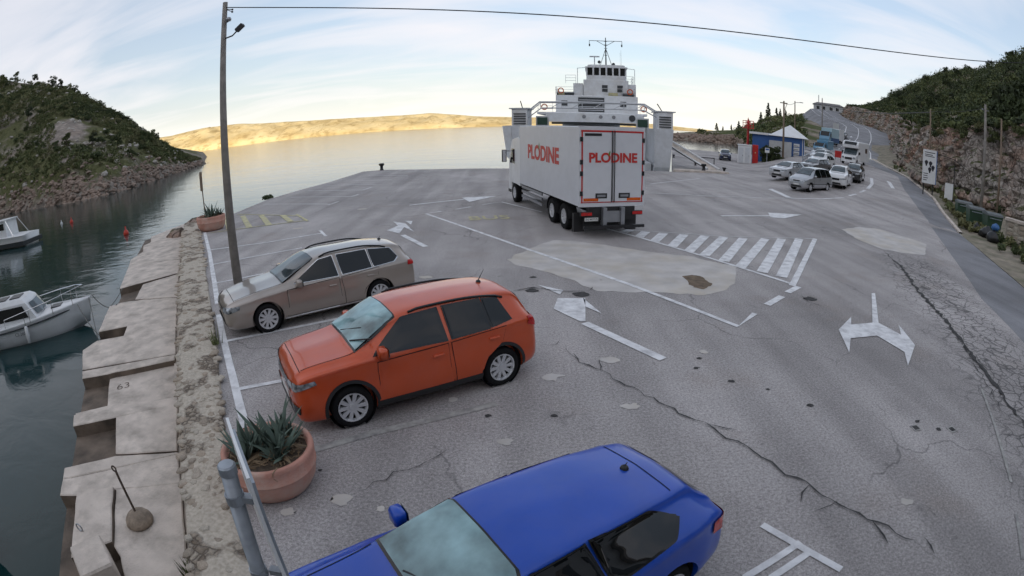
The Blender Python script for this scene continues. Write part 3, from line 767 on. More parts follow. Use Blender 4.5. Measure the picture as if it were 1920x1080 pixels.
for az in azs:
    ds, dc = itp(az, LH, 1), itp(az, LH, 2)
    for j in range(nd):
        u = j / (nd - 1)
        d = ds - 4 + (dc - ds + 4) * (u / .88) ** 1.5 if u < .88 else dc + (u - .88) / .12 * 160
        x, y, _ = pol(az, d, 0)
        z = left_z(az, d)
        a = min(1.0, max(0, (d - ds + 3) / 8))
        rockb = max(0, 1 - abs(d - ds - 6) / 14)
        z += a * (.9 * fbm(x, y, 0, 4, .08) + 1.5 * fbm(x, y, 5, 3, .03) * min(1, (d - ds) / 40)) + rockb * 1.3 * blocky(x, y, z, .42)
        d2 = d + rockb * 1.2 * fbm(x, y, 2, 3, .25)
        px, py, _ = pol(az, d2, 0)
        vs.append((px, py, z))
for i in range(len(azs) - 1):
    fs += [(i * nd + j, (i + 1) * nd + j, (i + 1) * nd + j + 1, i * nd + j + 1) for j in range(nd - 1)]
tag(MB().add(vs, fs).build('hill_terrain', MT['slope']), kind='structure')

# far island across the channel, in sunlight
def island_mat():
    m, t, b = newmat('island_rock')
    co = N(t, 'ShaderNodeTexCoord'); v = co.outputs['Object']
    def nz(s, d=7, r=.62, st=(1, 1, 1)):
        mpn = N(t, 'ShaderNodeMapping'); mpn.inputs['Scale'].default_value = st; t.links.new(v, mpn.inputs[0])
        n = N(t, 'ShaderNodeTexNoise'); n.inputs['Scale'].default_value = s; n.inputs['Detail'].default_value = d; n.inputs['Roughness'].default_value = r
        t.links.new(mpn.outputs[0], n.inputs['Vector']); return n.outputs[0]
    sp = N(t, 'ShaderNodeSeparateXYZ'); t.links.new(v, sp.inputs[0])
    col = mixc(t, ramp(t, nz(.006), [(.35, 0.0), (.65, 1.0)]), (.44, .35, .19), (.64, .55, .35))
    up = math_node(t, 'ADD', math_node(t, 'MULTIPLY', sp.outputs[2], .006), math_node(t, 'MULTIPLY', nz(.0025, 6), .9))
    col = mixc(t, ramp(t, up, [(1.0, 0.0), (1.04, .9)]), col, (.22, .15, .07))
    col = mixc(t, ramp(t, nz(.02, 8, .75, (1, .35, 2)), [(.52, 0.0), (.60, .6)]), col, (.26, .19, .09))
    t.links.new(col, b.inputs['Base Color'])
    b.inputs['Roughness'].default_value = 1.0
    b.inputs['Specular IOR Level'].default_value = 0.0
    return m
ISL = [(-62, 3300, 2.1), (-45, 3200, 2.5), (-36.5, 3150, 2.05), (-33, 3100, 2.35), (-29, 3050, 2.3), (-26, 3000, 2.0), (-21, 2950, 1.75), (-15, 2900, 1.6), (-11, 2850, 1.55), (-8.5, 2850, 1.66), (-7, 2850, 1.5), (-3, 2900, 1.05), (0, 2950, .95), (6, 3000, .75), (14, 3200, .5), (18, 3400, .32), (22, 3600, .15), (26, 3800, .05), (30, 4200, -.05)]
vs, fs = [], []
na, nd = 300, 22
for i in range(na):
    az = ISL[0][0] + (ISL[-1][0] - ISL[0][0]) * i / (na - 1)
    d0, ce = itp(az, ISL, 1), itp(az, ISL, 2)
    hgt = max(.5, 3.95 + d0 * 1.12 * math.tan(R(ce + .08 * fbm(az * .6, 2, 0, 4, 1))))
    for j in range(nd):
        u = j / (nd - 1) * 1.25
        d = d0 + u * 480
        x, y, _ = pol(az, d, 0)
        prof_ = min(1, u) ** .62 if u < 1 else 1 - (u - 1) * .3
        gul = 1 + .45 * fbm(x * 1.6, y * .5, 0, 5, .008) * min(1, u * 4)
        z = WATER_Z - 3 + (hgt + 4) * prof_ * (gul if u < .8 else 1)
        vs.append((x, y, z))
for i in range(na - 1):
    fs += [(i * nd + j, (i + 1) * nd + j, (i + 1) * nd + j + 1, i * nd + j + 1) for j in range(nd - 1)]
tag(MB().add(vs, fs).build('island_hills', island_mat(), smooth=True), kind='structure')

# the coastal mountain range behind the camera: it keeps the low sun off the port
vs, fs = [], []
na = 70
for i in range(na):
    x = -5200 + 10400 * i / (na - 1)
    hgt = 620 + 160 * fbm(x * .001, 3, 0, 4, 1.5)
    for y, z in ((-120, -2), (-350, 60 + 30 * fbm(x, 1, 0, 2, .01)), (-800, hgt * .55), (-1400, hgt), (-2200, hgt * .8), (-3500, 100)):
        vs.append((x, y - 100 * fbm(x, y, 0, 3, .003) - .00001 * x * x, z))
for i in range(na - 1): fs += [(i * 6 + j, (i + 1) * 6 + j, (i + 1) * 6 + j + 1, i * 6 + j + 1) for j in range(5)]
tag(MB().add(vs, fs).build('mountain_range', M_('mountain_rock', (.24, .23, .19), .95, var=.3, scale=.01)), kind='structure')
tag(MB().add([(-60, -200, -.05), (400, -200, -.05), (400, -6.5, -.05), (-.4, -6.5, -.05), (-20, -40, -.05)], [(0, 1, 2, 3, 4)]).build('ground', MT['mortar']), kind='structure')

# hill road beyond the queue:  left edge, right edge
HR = [((54.2, 83.0), (61.3, 75.2)), ((63, 95), (70, 86.0)), ((72.5, 106), (78.3, 97.4)), ((83.5, 118.5), (88.5, 109.5)), ((92, 128), (97.7, 120.3)), ((102, 140.5), (109, 134.5)), ((110, 151), (118, 147.0)), ((116, 163), (126, 161)), ((119.5, 176), (131, 176)), ((124, 190), (135.5, 191.5)), ((130, 203), (140.5, 204)), ((136.5, 215.5), (146, 216)), ((145, 231), (153.5, 230)), ((160, 250), (167, 246))]
HRZ = [None, None, 4.2, 5.6, 7.0, 9.0, 10.8, 12.4, 13.9, 15.3, 17.0, 18.8, 20.6, 22.5]
for i in (0, 1): HRZ[i] = (zg(*HR[i][0]) + zg(*HR[i][1])) / 2
mb = MB(); vs = []
for (l, r), z in zip(HR, HRZ):
    l2 = (l[0] * 1.6 - r[0] * .6, l[1] * 1.6 - r[1] * .6); r2 = (r[0] * 2.0 - l[0] * 1.0, r[1] * 2.0 - l[1] * 1.0)
    vs += [(*l2, z - 4), (*l, z), (*r, z), (*r2, z - .3)]
mb.add(vs, [(4 * i + j, 4 * i + j + 1, 4 * i + 5 + j, 4 * i + 4 + j) for i in range(len(HR) - 1) for j in range(3)])
hr = mb.build('hill_road', MT['asphalt_new'])
tag(hr, kind='structure')
def road_pt(s, t, dz=0.0):
    i = min(int(s), len(HR) - 2); f = s - i
    a = [HR[i][0][c] + (HR[i][1][c] - HR[i][0][c]) * t for c in (0, 1)]; b_ = [HR[i + 1][0][c] + (HR[i + 1][1][c] - HR[i + 1][0][c]) * t for c in (0, 1)]
    return Vector((a[0] + (b_[0] - a[0]) * f, a[1] + (b_[1] - a[1]) * f, HRZ[i] + (HRZ[i + 1] - HRZ[i]) * f + dz))
def road_line(s0, s1, t, w, parent, mat, n=None):
    mb = MB(); vs = []
    n = n or max(2, int((s1 - s0) * 4))
    for k in range(n + 1):
        s = s0 + (s1 - s0) * k / n
        p, q = road_pt(s, t, .03), road_pt(min(s + .02, len(HR) - 1.001), t, .03)
        d = (road_pt(s, 1) - road_pt(s, 0)).normalized()
        vs += [p - d * w / 2, p + d * w / 2]
    mb.add(vs, [(2 * k, 2 * k + 1, 2 * k + 3, 2 * k + 2) for k in range(n)])
    mb.build('painted_line', mat, parent)
road_line(0, 12.9, .52, .22, hr, MT['line'], 60)
road_line(0, 12.9, .97, .22, hr, MT['line'], 60)
road_line(0, 12.9, .03, .25, hr, MT['line'], 60)
for k in range(6): road_line(.2 + k * .6, .45 + k * .6, .34, .2, hr, MT['line'], 2)
# small direction arrows on the hill lanes
for s_, t_ in ((.9, .45), (2.6, .42), (2.2, .75), (4.0, .30)):
    p = road_pt(s_, t_, .035); f = (road_pt(s_ + .3, t_) - road_pt(s_, t_)).normalized(); q = Vector((-f.y, f.x, 0))
    MB().add([p - f * 1.6 - q * .15, p - f * 1.6 + q * .15, p + q * .15, p + q * .6, p + f * 1.7, p - q * .6, p - q * .15], [(0, 1, 2, 6), (2, 3, 4), (6, 2, 4), (5, 6, 4)]).build('painted_arrow', MT['line'], hr)

# headland beyond the kiosk
HD = [(15.8, 300, -1.3), (16.8, 270, -.55), (17.6, 262, -.35), (19.5, 259, -.1), (21.7, 262, .15), (24, 268, .45), (24.6, 190, .6), (25.2, 135, .8), (26, 106, 1.1), (27.5, 102, 1.9), (29, 100, 2.25), (31, 98, 2.6), (33, 97, 3.2), (35, 96, 3.35), (38, 96, 3.3)]
def head_z(az, d):
    ds, ce = itp(az, HD, 1), itp(az, HD, 2)
    dc = max(300, ds + 34)
    zc = 3.95 + dc * math.tan(R(ce))
    t = (d - ds) / (dc - ds)
    if t < 0: return WATER_Z - 1.0
    if t <= 1:
        bank = min(1, (d - ds) / 7) * (2.0 if az < 25 else 2.2)
        z = WATER_Z + bank + max(0, zc - WATER_Z - bank) * t ** .92
    else: z = zc - (d - dc) * .03
    x, y, _ = pol(az, d, 0)
    if az > 31.0:   # stay under the hill road
        tt = .59 * x + .81 * y
        z = min(z, float(np.interp(tt, _ta, _tb)) - 1.2 - .4 * (az - 31))
    return z
vs, fs = [], []
na, nd = 120, 56
for i in range(na):
    az = 15.8 + (38 - 15.8) * i / (na - 1)
    ds = itp(az, HD, 1)
    for j in range(nd):
        u = j / (nd - 1)
        d = ds - 5 + (440 - ds) * u ** 1.7
        x, y, _ = pol(az, d, 0)
        a = min(1, max(0, (d - ds) / 10)); rb = max(0, 1 - abs(d - ds - 5) / 16)
        vs.append((x, y, head_z(az, d) + a * .8 * fbm(x, y, 0, 4, .06) + rb * .6 * blocky(x, y, 0, .3)))
for i in range(na - 1): fs += [(i * nd + j, (i + 1) * nd + j, (i + 1) * nd + j + 1, i * nd + j + 1) for j in range(nd - 1)]
tag(MB().add(vs, fs).build('headland_terrain', MT['head']), kind='structure')

# rock cut and wooded hill on the right
CB = [(52, -14, 12), (47, 0, 11), (44.5, 14, 9.5), (42.5, 24, 9.0), (41.3, 30, 9.4), (41.3, 34.5, 8.6), (42.2, 38.5, 8.4), (45.5, 44, 8.3), (51, 51, 8.6), (58.5, 61.5, 9.2), (66, 74, 10.4), (83, 95.5, 12.5), (102.5, 118, 15), (124, 145, 17.6), (140, 176, 20.2), (151.5, 203, 23), (161, 226, 25), (185, 262, 27)]
CE = [(25, 3.8), (33, 4.2), (35, 4.6), (36.9, 6.1), (40, 7.4), (43, 8.4), (48, 10.4), (52.6, 11.4), (57.4, 13.8), (65, 16), (110, 18)]
def cb(s):
    i = min(int(s), len(CB) - 2); f = s - i
    return [CB[i][k] + (CB[i + 1][k] - CB[i][k]) * f for k in range(3)]
def cliff_mat():
    m, t, b = newmat('cliff_rock')
    co = N(t, 'ShaderNodeTexCoord'); v = co.outputs['Object']
    def nz(s, d=7, r=.62, st=(1, 1, 1)):
        mpn = N(t, 'ShaderNodeMapping'); mpn.inputs['Scale'].default_value = st; t.links.new(v, mpn.inputs[0])
        n = N(t, 'ShaderNodeTexNoise'); n.inputs['Scale'].default_value = s; n.inputs['Detail'].default_value = d; n.inputs['Roughness'].default_value = r
        t.links.new(mpn.outputs[0], n.inputs['Vector']); return n.outputs[0]
    col = mixc(t, ramp(t, nz(.9, 8, .7), [(.3, 0.0), (.7, 1.0)]), (.22, .18, .155), (.56, .50, .45))
    col = mixc(t, ramp(t, nz(.16, 5), [(.45, 0.0), (.58, .7)]), col, (.40, .23, .16))
    col = mixc(t, ramp(t, nz(.22, 5, .6, (1, 1, .5)), [(.56, 0.0), (.66, .8)]), col, (.52, .48, .44))
    vo = N(t, 'ShaderNodeTexVoronoi', feature='DISTANCE_TO_EDGE'); vo.inputs['Scale'].default_value = 1.3
    dv = N(t, 'ShaderNodeVectorMath', operation='MULTIPLY_ADD'); nn = N(t, 'ShaderNodeTexNoise'); nn.inputs['Scale'].default_value = 1.5; t.links.new(v, nn.inputs['Vector'])
    t.links.new(nn.outputs['Color'], dv.inputs[0]); dv.inputs[1].default_value = (.8, .8, .8); t.links.new(v, dv.inputs[2]); t.links.new(dv.outputs[0], vo.inputs['Vector'])
    crk = ramp(t, vo.outputs[0], [(0.0, 1.0), (.07, 0.0)])
    col = mixc(t, math_node(t, 'MULTIPLY', crk, .45), col, (.06, .046, .04))
    sp = N(t, 'ShaderNodeSeparateXYZ'); ge = N(t, 'ShaderNodeNewGeometry'); t.links.new(ge.outputs['Normal'], sp.inputs[0])
    gfac = math_node(t, 'MULTIPLY', ramp(t, sp.outputs[2], [(.62, 0.0), (.8, 1.0)]), ramp(t, nz(.35, 6), [(.38, 0.0), (.55, 1.0)]))
    col = mixc(t, gfac, col, (.075, .085, .03))
    t.links.new(col, b.inputs['Base Color'])
    b.inputs['Roughness'].default_value = .93
    b.inputs['Specular IOR Level'].default_value = .2
    bu = N(t, 'ShaderNodeBump'); bu.inputs['Strength'].default_value = .9; bu.inputs['Distance'].default_value = .35
    t.links.new(math_node(t, 'SUBTRACT', nz(1.6, 9, .72), math_node(t, 'MULTIPLY', crk, .5)), bu.inputs['Height']); t.links.new(bu.outputs[0], b.inputs['Normal'])
    return m
MT['cliff'] = cliff_mat()
OUT = Vector((.86, -.5, 0)).normalized()
def right_pt(s, u):
    """u: 0..1 cliff face, 1..2 hill slope"""
    x, y, h = cb(s)
    z0 = zg(x, y) if math.hypot(x, y) < 120 else float(np.interp(.59 * x + .81 * y, _ta, _tb))
    if u <= 1:
        off = 4.2 * u ** 1.2; zb_ = 1.0 if x < 60 else 3.5; z = z0 - zb_ + (h - z0 + zb_) * u
    else:
        w = u - 1
        rad = Vector((x, y, 0)).normalized()
        dv = (OUT * .5 + rad * .5).normalized()
        q = Vector((x, y, 0)) + OUT * 4.2 + dv * 90 * w
        d_ = math.hypot(q.x, q.y)
        zc = 3.95 + d_ * math.tan(R(itp(math.degrees(math.atan2(q.x, q.y)), CE, 1))) - 4.0 - .012 * d_
        z = h + (zc - h) * (1 - (1 - min(1, w * 1.15)) ** 1.7)
        return Vector((q.x, q.y, z))
    return Vector((x + OUT.x * off, y + OUT.y * off, z))
vs, fs = [], []
ns, nu = 430, 50
us = [.0] + [i / 34 for i in range(1, 35)] + [1 + (i / 15) ** 1.5 * 1.2 for i in range(1, 16)]
for i in range(ns):
    s = (len(CB) - 1.001) * (i / (ns - 1)) ** 1.0
    for u in us:
        p = right_pt(s, u)
        a = min(1, u * 6) if u <= 1 else max(0, 1 - (u - 1) * 6)
        d = OUT * (-1.15 * a * (blocky(p.x, p.y, p.z * 1.3, .38) + .6 * blocky(p.x + 40, p.y, p.z, 1.05)))
        p = p + d
        p.z += (.25 * a * fbm(p.x, p.y, p.z, 3, .7)) + (1.2 * fbm(p.x, p.y, 0, 4, .06) if u > 1.05 else 0)
        vs.append(tuple(p))
nu = len(us)
for i in range(ns - 1): fs += [(i * nu + j, (i + 1) * nu + j, (i + 1) * nu + j + 1, i * nu + j + 1) for j in range(nu - 1)]
tag(MB().add(vs, fs).build('cliff_terrain', MT['cliff']), kind='structure')

# verge between road and cliff, with a kerb
MT['verge'] = M_('verge_gravel', (.25, .215, .165), .95, var=.3, scale=1.2, dirt=(.075, .085, .035), dscale=.5, damt=.9, bump=.6, bscale=9)
VG = [((16.9, 4.9), (46.5, 3)), ((19.6, 11.9), (44.6, 15)), ((22.2, 15.9), (43.4, 22)), ((26.5, 22.1), (42.6, 28)), ((31.2, 28.2), (42.2, 33)), ((36.3, 34.4), (43, 38.3)), ((41, 41.5), (46.3, 44.5)), ((45.6, 48.4), (51, 50.8)), ((53.5, 62.1), (59, 61.8)), ((61.3, 75.2), (67, 74.5)), ((70.8, 86.3), (77, 86)), ((79, 97.4), (85.5, 96)), ((89, 109.5), (97, 110))]
vs = []
for k in range(len(VG) - 1):
    for f in range(6):
        l = [VG[k][0][c] + (VG[k + 1][0][c] - VG[k][0][c]) * f / 6 for c in (0, 1)]; r = [VG[k][1][c] + (VG[k + 1][1][c] - VG[k][1][c]) * f / 6 for c in (0, 1)]
        for j in range(9):
            t = j / 8
            x, y = l[0] + (r[0] - l[0]) * t, l[1] + (r[1] - l[1]) * t
            zz = zg(l[0], l[1])
            vs.append((x, y, zz + .02 + (.9 * t ** 1.5 + .12 * fbm(x, y, 0, 3, .8) if j else 0)))
tag(MB().add(vs, [(9 * i + j, 9 * i + 9 + j, 9 * i + 10 + j, 9 * i + j + 1) for i in range((len(VG) - 1) * 6 - 1) for j in range(8)]).build('verge', MT['verge']), kind='structure')
kb = [(26.7, 22.3), (31.4, 28.4), (36.5, 34.6), (41.2, 41.7), (45.8, 48.5), (53.7, 62.0), (61.5, 75.1)]
mbk = MB(); vs = []
for x, y in kb:
    z = zg(x, y)
    vs += [(x - .1, y + .06, z), (x - .1, y + .06, z + .13), (x + .12, y - .07, z + .13), (x + .12, y - .07, z)]
mbk.add(vs, [(4 * i + j, 4 * i + j + 1, 4 * i + j + 5, 4 * i + j + 4) for i in range(len(kb) - 1) for j in range(3)])
tag(mbk.build('kerb', MT['concrete']), kind='structure')

# loose rocks: shoreline and outcrops
def rock_mass(name, spots, mat, label):
    V, F = [], []
    base_ = []
    for k in range(6):
        bm = bmesh.new(); bmesh.ops.create_icosphere(bm, subdivisions=1, radius=1.0)
        base_.append(([v.co * (1 + .6 * noise.noise(v.co * 1.7 + Vector((k * 7.1, 0, 0)))) for v in bm.verts], [[v.index for v in f.verts] for f in bm.faces])); bm.free()
    for (x, y, z), r in spots:
        vs_, fs_ = random.choice(base_); o_ = len(V); rz = Matrix.Rotation(random.uniform(0, 6.3), 3, 'Z') @ Matrix.Rotation(random.uniform(0, 6.3), 3, 'X')
        sx, sy, sz = r * random.uniform(.7, 1.4), r * random.uniform(.7, 1.4), r * random.uniform(.45, .9)
        for v in vs_:
            w = rz @ v; V.append((x + w.x * sx, y + w.y * sy, z + w.z * sz))
        F += [[o_ + i for i in f] for f in fs_]
    return tag(MB().add(V, F).build(name, mat), label, 'rocks', kind='stuff')
MT['shore_rock'] = M_('shore_rock', (.27, .205, .165), .93, var=.35, scale=.8, dirt=(.15, .105, .08), dscale=.4, damt=.8, bump=.7, bscale=4)
MT['pale_rock'] = M_('pale_rock', (.44, .41, .375), .93, var=.25, scale=.8, dirt=(.25, .21, .18), dscale=.4, damt=.7, bump=.7, bscale=4)
spots = []
for _ in range(1500):
    az = -33.2 - 33 * random.random() ** 1.2; ds = itp(az, LH, 1); d = ds + random.uniform(-1.5, 7) if random.random() < .85 else ds + random.uniform(0, 18)
    x, y, _z = pol(az, d, 0); spots.append(((x, y, max(WATER_Z - .2, left_z(az, d) + .1)), random.uniform(.2, .75)))
for _ in range(420):
    az = random.uniform(16.9, 25); ds = itp(az, HD, 1); d = ds + random.uniform(-1, 14); x, y, _z = pol(az, d, 0); spots.append(((x, y, max(WATER_Z - .2, head_z(az, d))), random.uniform(.5, 1.5)))
rock_mass('shore_rocks', spots, MT['shore_rock'], 'brown rocks along the waterline of hill and headland')
spots = []
for _ in range(330):
    az = -34 - 28 * random.random(); ds, dc = itp(az, LH, 1), itp(az, LH, 2); t = random.random()
    if -50 < az < -41 and random.random() < .6: t = random.uniform(.25, .6)
    elif random.random() < .5: t = random.uniform(.8, 1.0)
    d = ds + (dc - ds) * t; x, y, _z = pol(az, d, 0); spots.append(((x, y, left_z(az, d) + .1), random.uniform(.2, .9)))
rock_mass('hillside_rocks', spots, MT['pale_rock'], 'pale grey rock outcrops and scree on the hillside across the inlet')

# ---------------------------------------------------------------- vegetation
def leaf_mat(name, c, var=.5):
    m, t, b = newmat(name)
    oi = N(t, 'ShaderNodeObjectInfo'); ge = N(t, 'ShaderNodeNewGeometry')
    nz = N(t, 'ShaderNodeTexNoise'); nz.inputs['Scale'].default_value = .7; nz.inputs['Detail'].default_value = 3
    co = N(t, 'ShaderNodeTexCoord'); t.links.new(co.outputs['Object'], nz.inputs['Vector'])
    f = math_node(t, 'ADD', math_node(t, 'MULTIPLY', oi.outputs['Random'], .3), math_node(t, 'ADD', math_node(t, 'MULTIPLY', ge.outputs['Random Per Island'], .45), math_node(t, 'MULTIPLY', nz.outputs[0], .35)))
    col = mixc(t, ramp(t, f, [(.2, 0.0), (.9, 1.0)]), tuple(x * (1 - var) for x in c), tuple(x * (1 + var) for x in c))
    t.links.new(col, b.inputs['Base Color'])
    b.inputs['Roughness'].default_value = .75
    b.inputs['Specular IOR Level'].default_value = .25
    return m
MT['leaf_dark'] = leaf_mat('leaf_dark', (.058, .076, .032))
MT['leaf_mid'] = leaf_mat('leaf_mid', (.105, .122, .050))
MT['leaf_olive'] = leaf_mat('leaf_olive', (.150, .150, .072))
MT['leaf_pine'] = leaf_mat('leaf_pine', (.052, .066, .034))
MT['bark'] = M_('bark', (.10, .075, .055), .95, var=.3, scale=6, stretch=(1, 1, .3), bump=.5)
rng = np.random.default_rng(11)
def leaf_cloud(centers, radii, per, size, flat=.8):
    """leaf-sized quads scattered through ellipsoidal clumps -> verts, faces"""
    V = []
    for c, r in zip(centers, radii):
        d = rng.normal(size=(per, 3)); d /= np.linalg.norm(d, axis=1)[:, None]
        rad = rng.uniform(.55, 1.08, (per, 1))
        p = np.array(c) + d * rad * np.array([r, r, r * flat])
        a = rng.normal(size=(per, 3)); a /= np.linalg.norm(a, axis=1)[:, None]
        b = np.cross(a, d + rng.normal(size=(per, 3)) * .5); b /= np.linalg.norm(b, axis=1)[:, None] + 1e-6
        s = size * rng.uniform(.6, 1.4, (per, 1))
        V.append(np.stack([p - a * s - b * s * .6, p + a * s - b * s * .6, p + a * s * .8 + b * s * .6, p - a * s * .8 + b * s * .6], 1).reshape(-1, 3))
    V = np.concatenate(V)
    F = np.arange(len(V)).reshape(-1, 4)
    return V, F
def np_mesh(name, V, F, mats, idx=None):
    me = bpy.data.meshes.new(name)
    me.from_pydata(V.tolist(), [], F.tolist() if hasattr(F, 'tolist') else F)
    for m in mats: me.materials.append(m)
    if idx is not None: me.polygons.foreach_set('material_index', idx)
    return me
def crown_mesh(name, kind, mat):
    if kind == 'shrub':
        k = 9; c = [(random.gauss(0, .42), random.gauss(0, .42), .45 + random.uniform(-.15, .45)) for _ in range(k)]; r = [random.uniform(.22, .42) for _ in range(k)]
        V, F = leaf_cloud(c, r, 42, .085)
    elif kind == 'tree':
        k = 13; c = [(random.gauss(0, .38), random.gauss(0, .38), 1.0 + random.uniform(-.42, .6)) for _ in range(k)]; r = [random.uniform(.2, .38) for _ in range(k)]
        V, F = leaf_cloud(c, r, 46, .075)
    else:
        c, r = [], []
        for i in range(13):
            h = i / 12
            for q in range(3):
                a = random.uniform(0, 6.3); rr = .30 * (1 - h) ** .8
                c.append((rr * math.cos(a), rr * math.sin(a), .25 + 1.45 * h)); r.append(.06 + .15 * (1 - h))
        V, F = leaf_cloud(c, r, 16, .06, .6)
    return np_mesh(name, V, F, [mat])
def trunk_mesh(h, r=.06):
    mb = MB()
    mb.tube([(0, 0, -.15), (.03, .02, h * .5), (.0, .05, h)], r, 6, r * .5)
    for k in range(3):
        a = k * 2.1 + .4
        mb.tube([(.02, .03, h * (.45 + .12 * k)), (.28 * math.cos(a), .28 * math.sin(a), h * (.8 + .12 * k))], r * .5, 5, r * .2)
    me = mb.mesh('trunk'); me.materials.append(MT['bark']); return me
shrub_v = [crown_mesh('shrub', 'shrub', MT[m]) for m in ('leaf_dark', 'leaf_mid', 'leaf_olive', 'leaf_dark', 'leaf_mid', 'leaf_dark')]
tree_v = [crown_mesh('crown', 'tree', MT[m]) for m in ('leaf_dark', 'leaf_mid', 'leaf_pine', 'leaf_dark')]
conif_v = [crown_mesh('crown', 'conifer', MT['leaf_pine']) for _ in range(3)]
trunk_t, trunk_c = trunk_mesh(1.0), trunk_mesh(1.2, .035)
def put_shrub(p, s, label, group, v=None):
    o = bpy.data.objects.new('shrub', v or random.choice(shrub_v)); COL.objects.link(o)
    o.location = p; o.scale = (s * random.uniform(.9, 1.3), s * random.uniform(.9, 1.3), s * random.uniform(.8, 1.15)); o.rotation_euler = (0, 0, random.uniform(0, 6.3))
    return tag(o, label, 'shrub', group)
def put_tree(p, s, label, group, kind='tree', name='tree'):
    t = thing(name, label, 'tree', p, random.uniform(0, 6.3), group)
    t.scale = (s, s, s * random.uniform(.9, 1.15))
    link('trunk', trunk_t if kind == 'tree' else trunk_c, None, t)
    link('crown', random.choice(tree_v if kind == 'tree' else conif_v), None, t)
    return t
def scrub_mass(name, label, pts, mats, per=34, size=.22, rmul=1.0, cat='scrub'):
    per_m = [([], []) for _ in mats]
    for p, r in pts:
        k = min(len(mats) - 1, int(max(0, .5 + 1.5 * fbm(p[0], p[1], 0, 3, .06)) * len(mats))) if random.random() < .7 else random.randrange(len(mats))
        for q in range(2):
            per_m[k][0].append((p[0] + random.gauss(0, r * .4), p[1] + random.gauss(0, r * .4), p[2] + r * random.uniform(.15, .55))); per_m[k][1].append(r * rmul * random.uniform(.5, .9))
    Vs, idx, n = [], [], 0
    for k, (c, r) in enumerate(per_m):
        if not c: continue
        V, F = leaf_cloud(c, r, per, size)
        Vs.append(V); idx += [k] * len(F)
    V = np.concatenate(Vs); F = np.arange(len(V)).reshape(-1, 4)
    return tag(link(name, np_mesh(name, V, F, mats, idx)), label, cat, kind='stuff')
# left hill
pts = []
for _ in range(9500):
    az = random.uniform(-74, -33.5); az = -33.5 - (40.5) * random.random() ** 1.25
    ds, dc = itp(az, LH, 1), itp(az, LH, 2)
    t = random.random() ** .8
    d = ds + 9 + (dc - ds - 6) * t
    x, y, _ = pol(az, d, 0)
    if fbm(x, y, 11, 3, .03) + .10 * random.gauss(0, 1) < -.07: continue
    if -50 < az < -43 and .22 < t < .55 and fbm(x, y, 3, 2, .05) < .25: continue     # bare scree
    r = random.uniform(.35, 1.25) * (.6 if az > -37 else 1)
    pts.append(((x, y, left_z(az, d) + .2), r))
scrub_mass('hillside_scrub', 'low green scrub covering the slope across the inlet', pts, [MT['leaf_dark'], MT['leaf_mid'], MT['leaf_olive'], MT['leaf_mid']], 24, .15)
for _ in range(95):
    az = -34.5 - 30 * random.random() ** 1.3
    ds, dc = itp(az, LH, 1), itp(az, LH, 2)
    d = ds + 14 + (dc - ds - 12) * random.random() ** .6
    x, y, _ = pol(az, d, 0)
    put_shrub((x, y, left_z(az, d) + .3), random.uniform(.8, 1.8) * (.6 if az > -38 else 1), 'rounded green shrub %s of the inlet hill, %s' % (('low on the slope' if d < ds + (dc - ds) * .4 else 'halfway up the slope' if d < ds + (dc - ds) * .75 else 'just below the crest'), ('towards its seaward tip' if az > -41 else 'above the pale scree' if az > -50 else 'at the far left')), 'shrubs on the hillside across the inlet')
for az, t, s in ((-54.5, .99, 3.0), (-52.2, 1.0, 2.6), (-50.2, .99, 3.2), (-49, 1.0, 2.7), (-47.5, .98, 2.2), (-46, 1.0, 1.8), (-44.4, 1.0, 1.7), (-56, .9, 3.4), (-53, .55, 3.0), (-48.5, .30, 2.6), (-45.5, .33, 2.2), (-42.6, .35, 2.6), (-39.6, .6, 2.6), (-38.7, .9, 2.4), (-38.1, 1.0, 1.9), (-41.0, .2, 1.8)):
    ds, dc = itp(az, LH, 1), itp(az, LH, 2); d = ds + (dc - ds) * t; x, y, _ = pol(az, d, 0)
    put_tree((x, y, left_z(az, d)), s * .8, 'small dark evergreen tree %s of the inlet hillside, %s' % ('on the crest' if t > .8 else 'on the slope', 'towards its seaward tip' if az > -41 else 'in the middle' if az > -50 else 'at the far left'), 'trees on the hillside across the inlet')
# right hill
pts = []
for _ in range(4600):
    s = random.uniform(1.5, len(CB) - 1.5); u = 1 + random.random() ** 1.3 * 1.1
    p = right_pt(s, u)
    if u < 1.07 and random.random() < .55: continue
    pts.append((tuple(p), random.uniform(.7, 2.0) * min(2.0, max(.55, (u - .9) * 3))))
scrub_mass('hillside_wood', 'dense dark green wood covering the hill above the rock cut', pts, [MT['leaf_pine'], MT['leaf_dark'], MT['leaf_mid'], MT['leaf_dark']], 30, .26, cat='wood')
for _ in range(70):
    s = random.uniform(3, len(CB) - 2); u = random.choice((1.0, 1.0, .6)) + random.uniform(.12, .95)
    if u < 1.1: u += .4
    p = right_pt(s, u); p.z -= .5
    put_tree(tuple(p), random.uniform(2.2, 3.6), 'dark green bushy tree in the wood above the rock cut, %s' % ('above the dumpsters' if s < 6 else 'above the billboard' if s < 9 else 'above the upper road bend'), 'trees above the rock cut')
for _ in range(84):
    s = random.uniform(1.5, 11.5); u = random.uniform(.8, 1.1) if random.random() < .65 else random.uniform(.0, .2)
    p = right_pt(s, u); p -= OUT * (.5 if u > .5 else 1.0)
    put_shrub(tuple(p), random.uniform(.5, 1.1), 'small shrub %s of the rock cut, %s' % ('on the upper edge' if u > .5 else 'at the foot', 'behind the dumpsters' if s < 5.5 else 'around the billboard' if s < 8.5 else 'along the hill road'), 'shrubs on the rock cut')
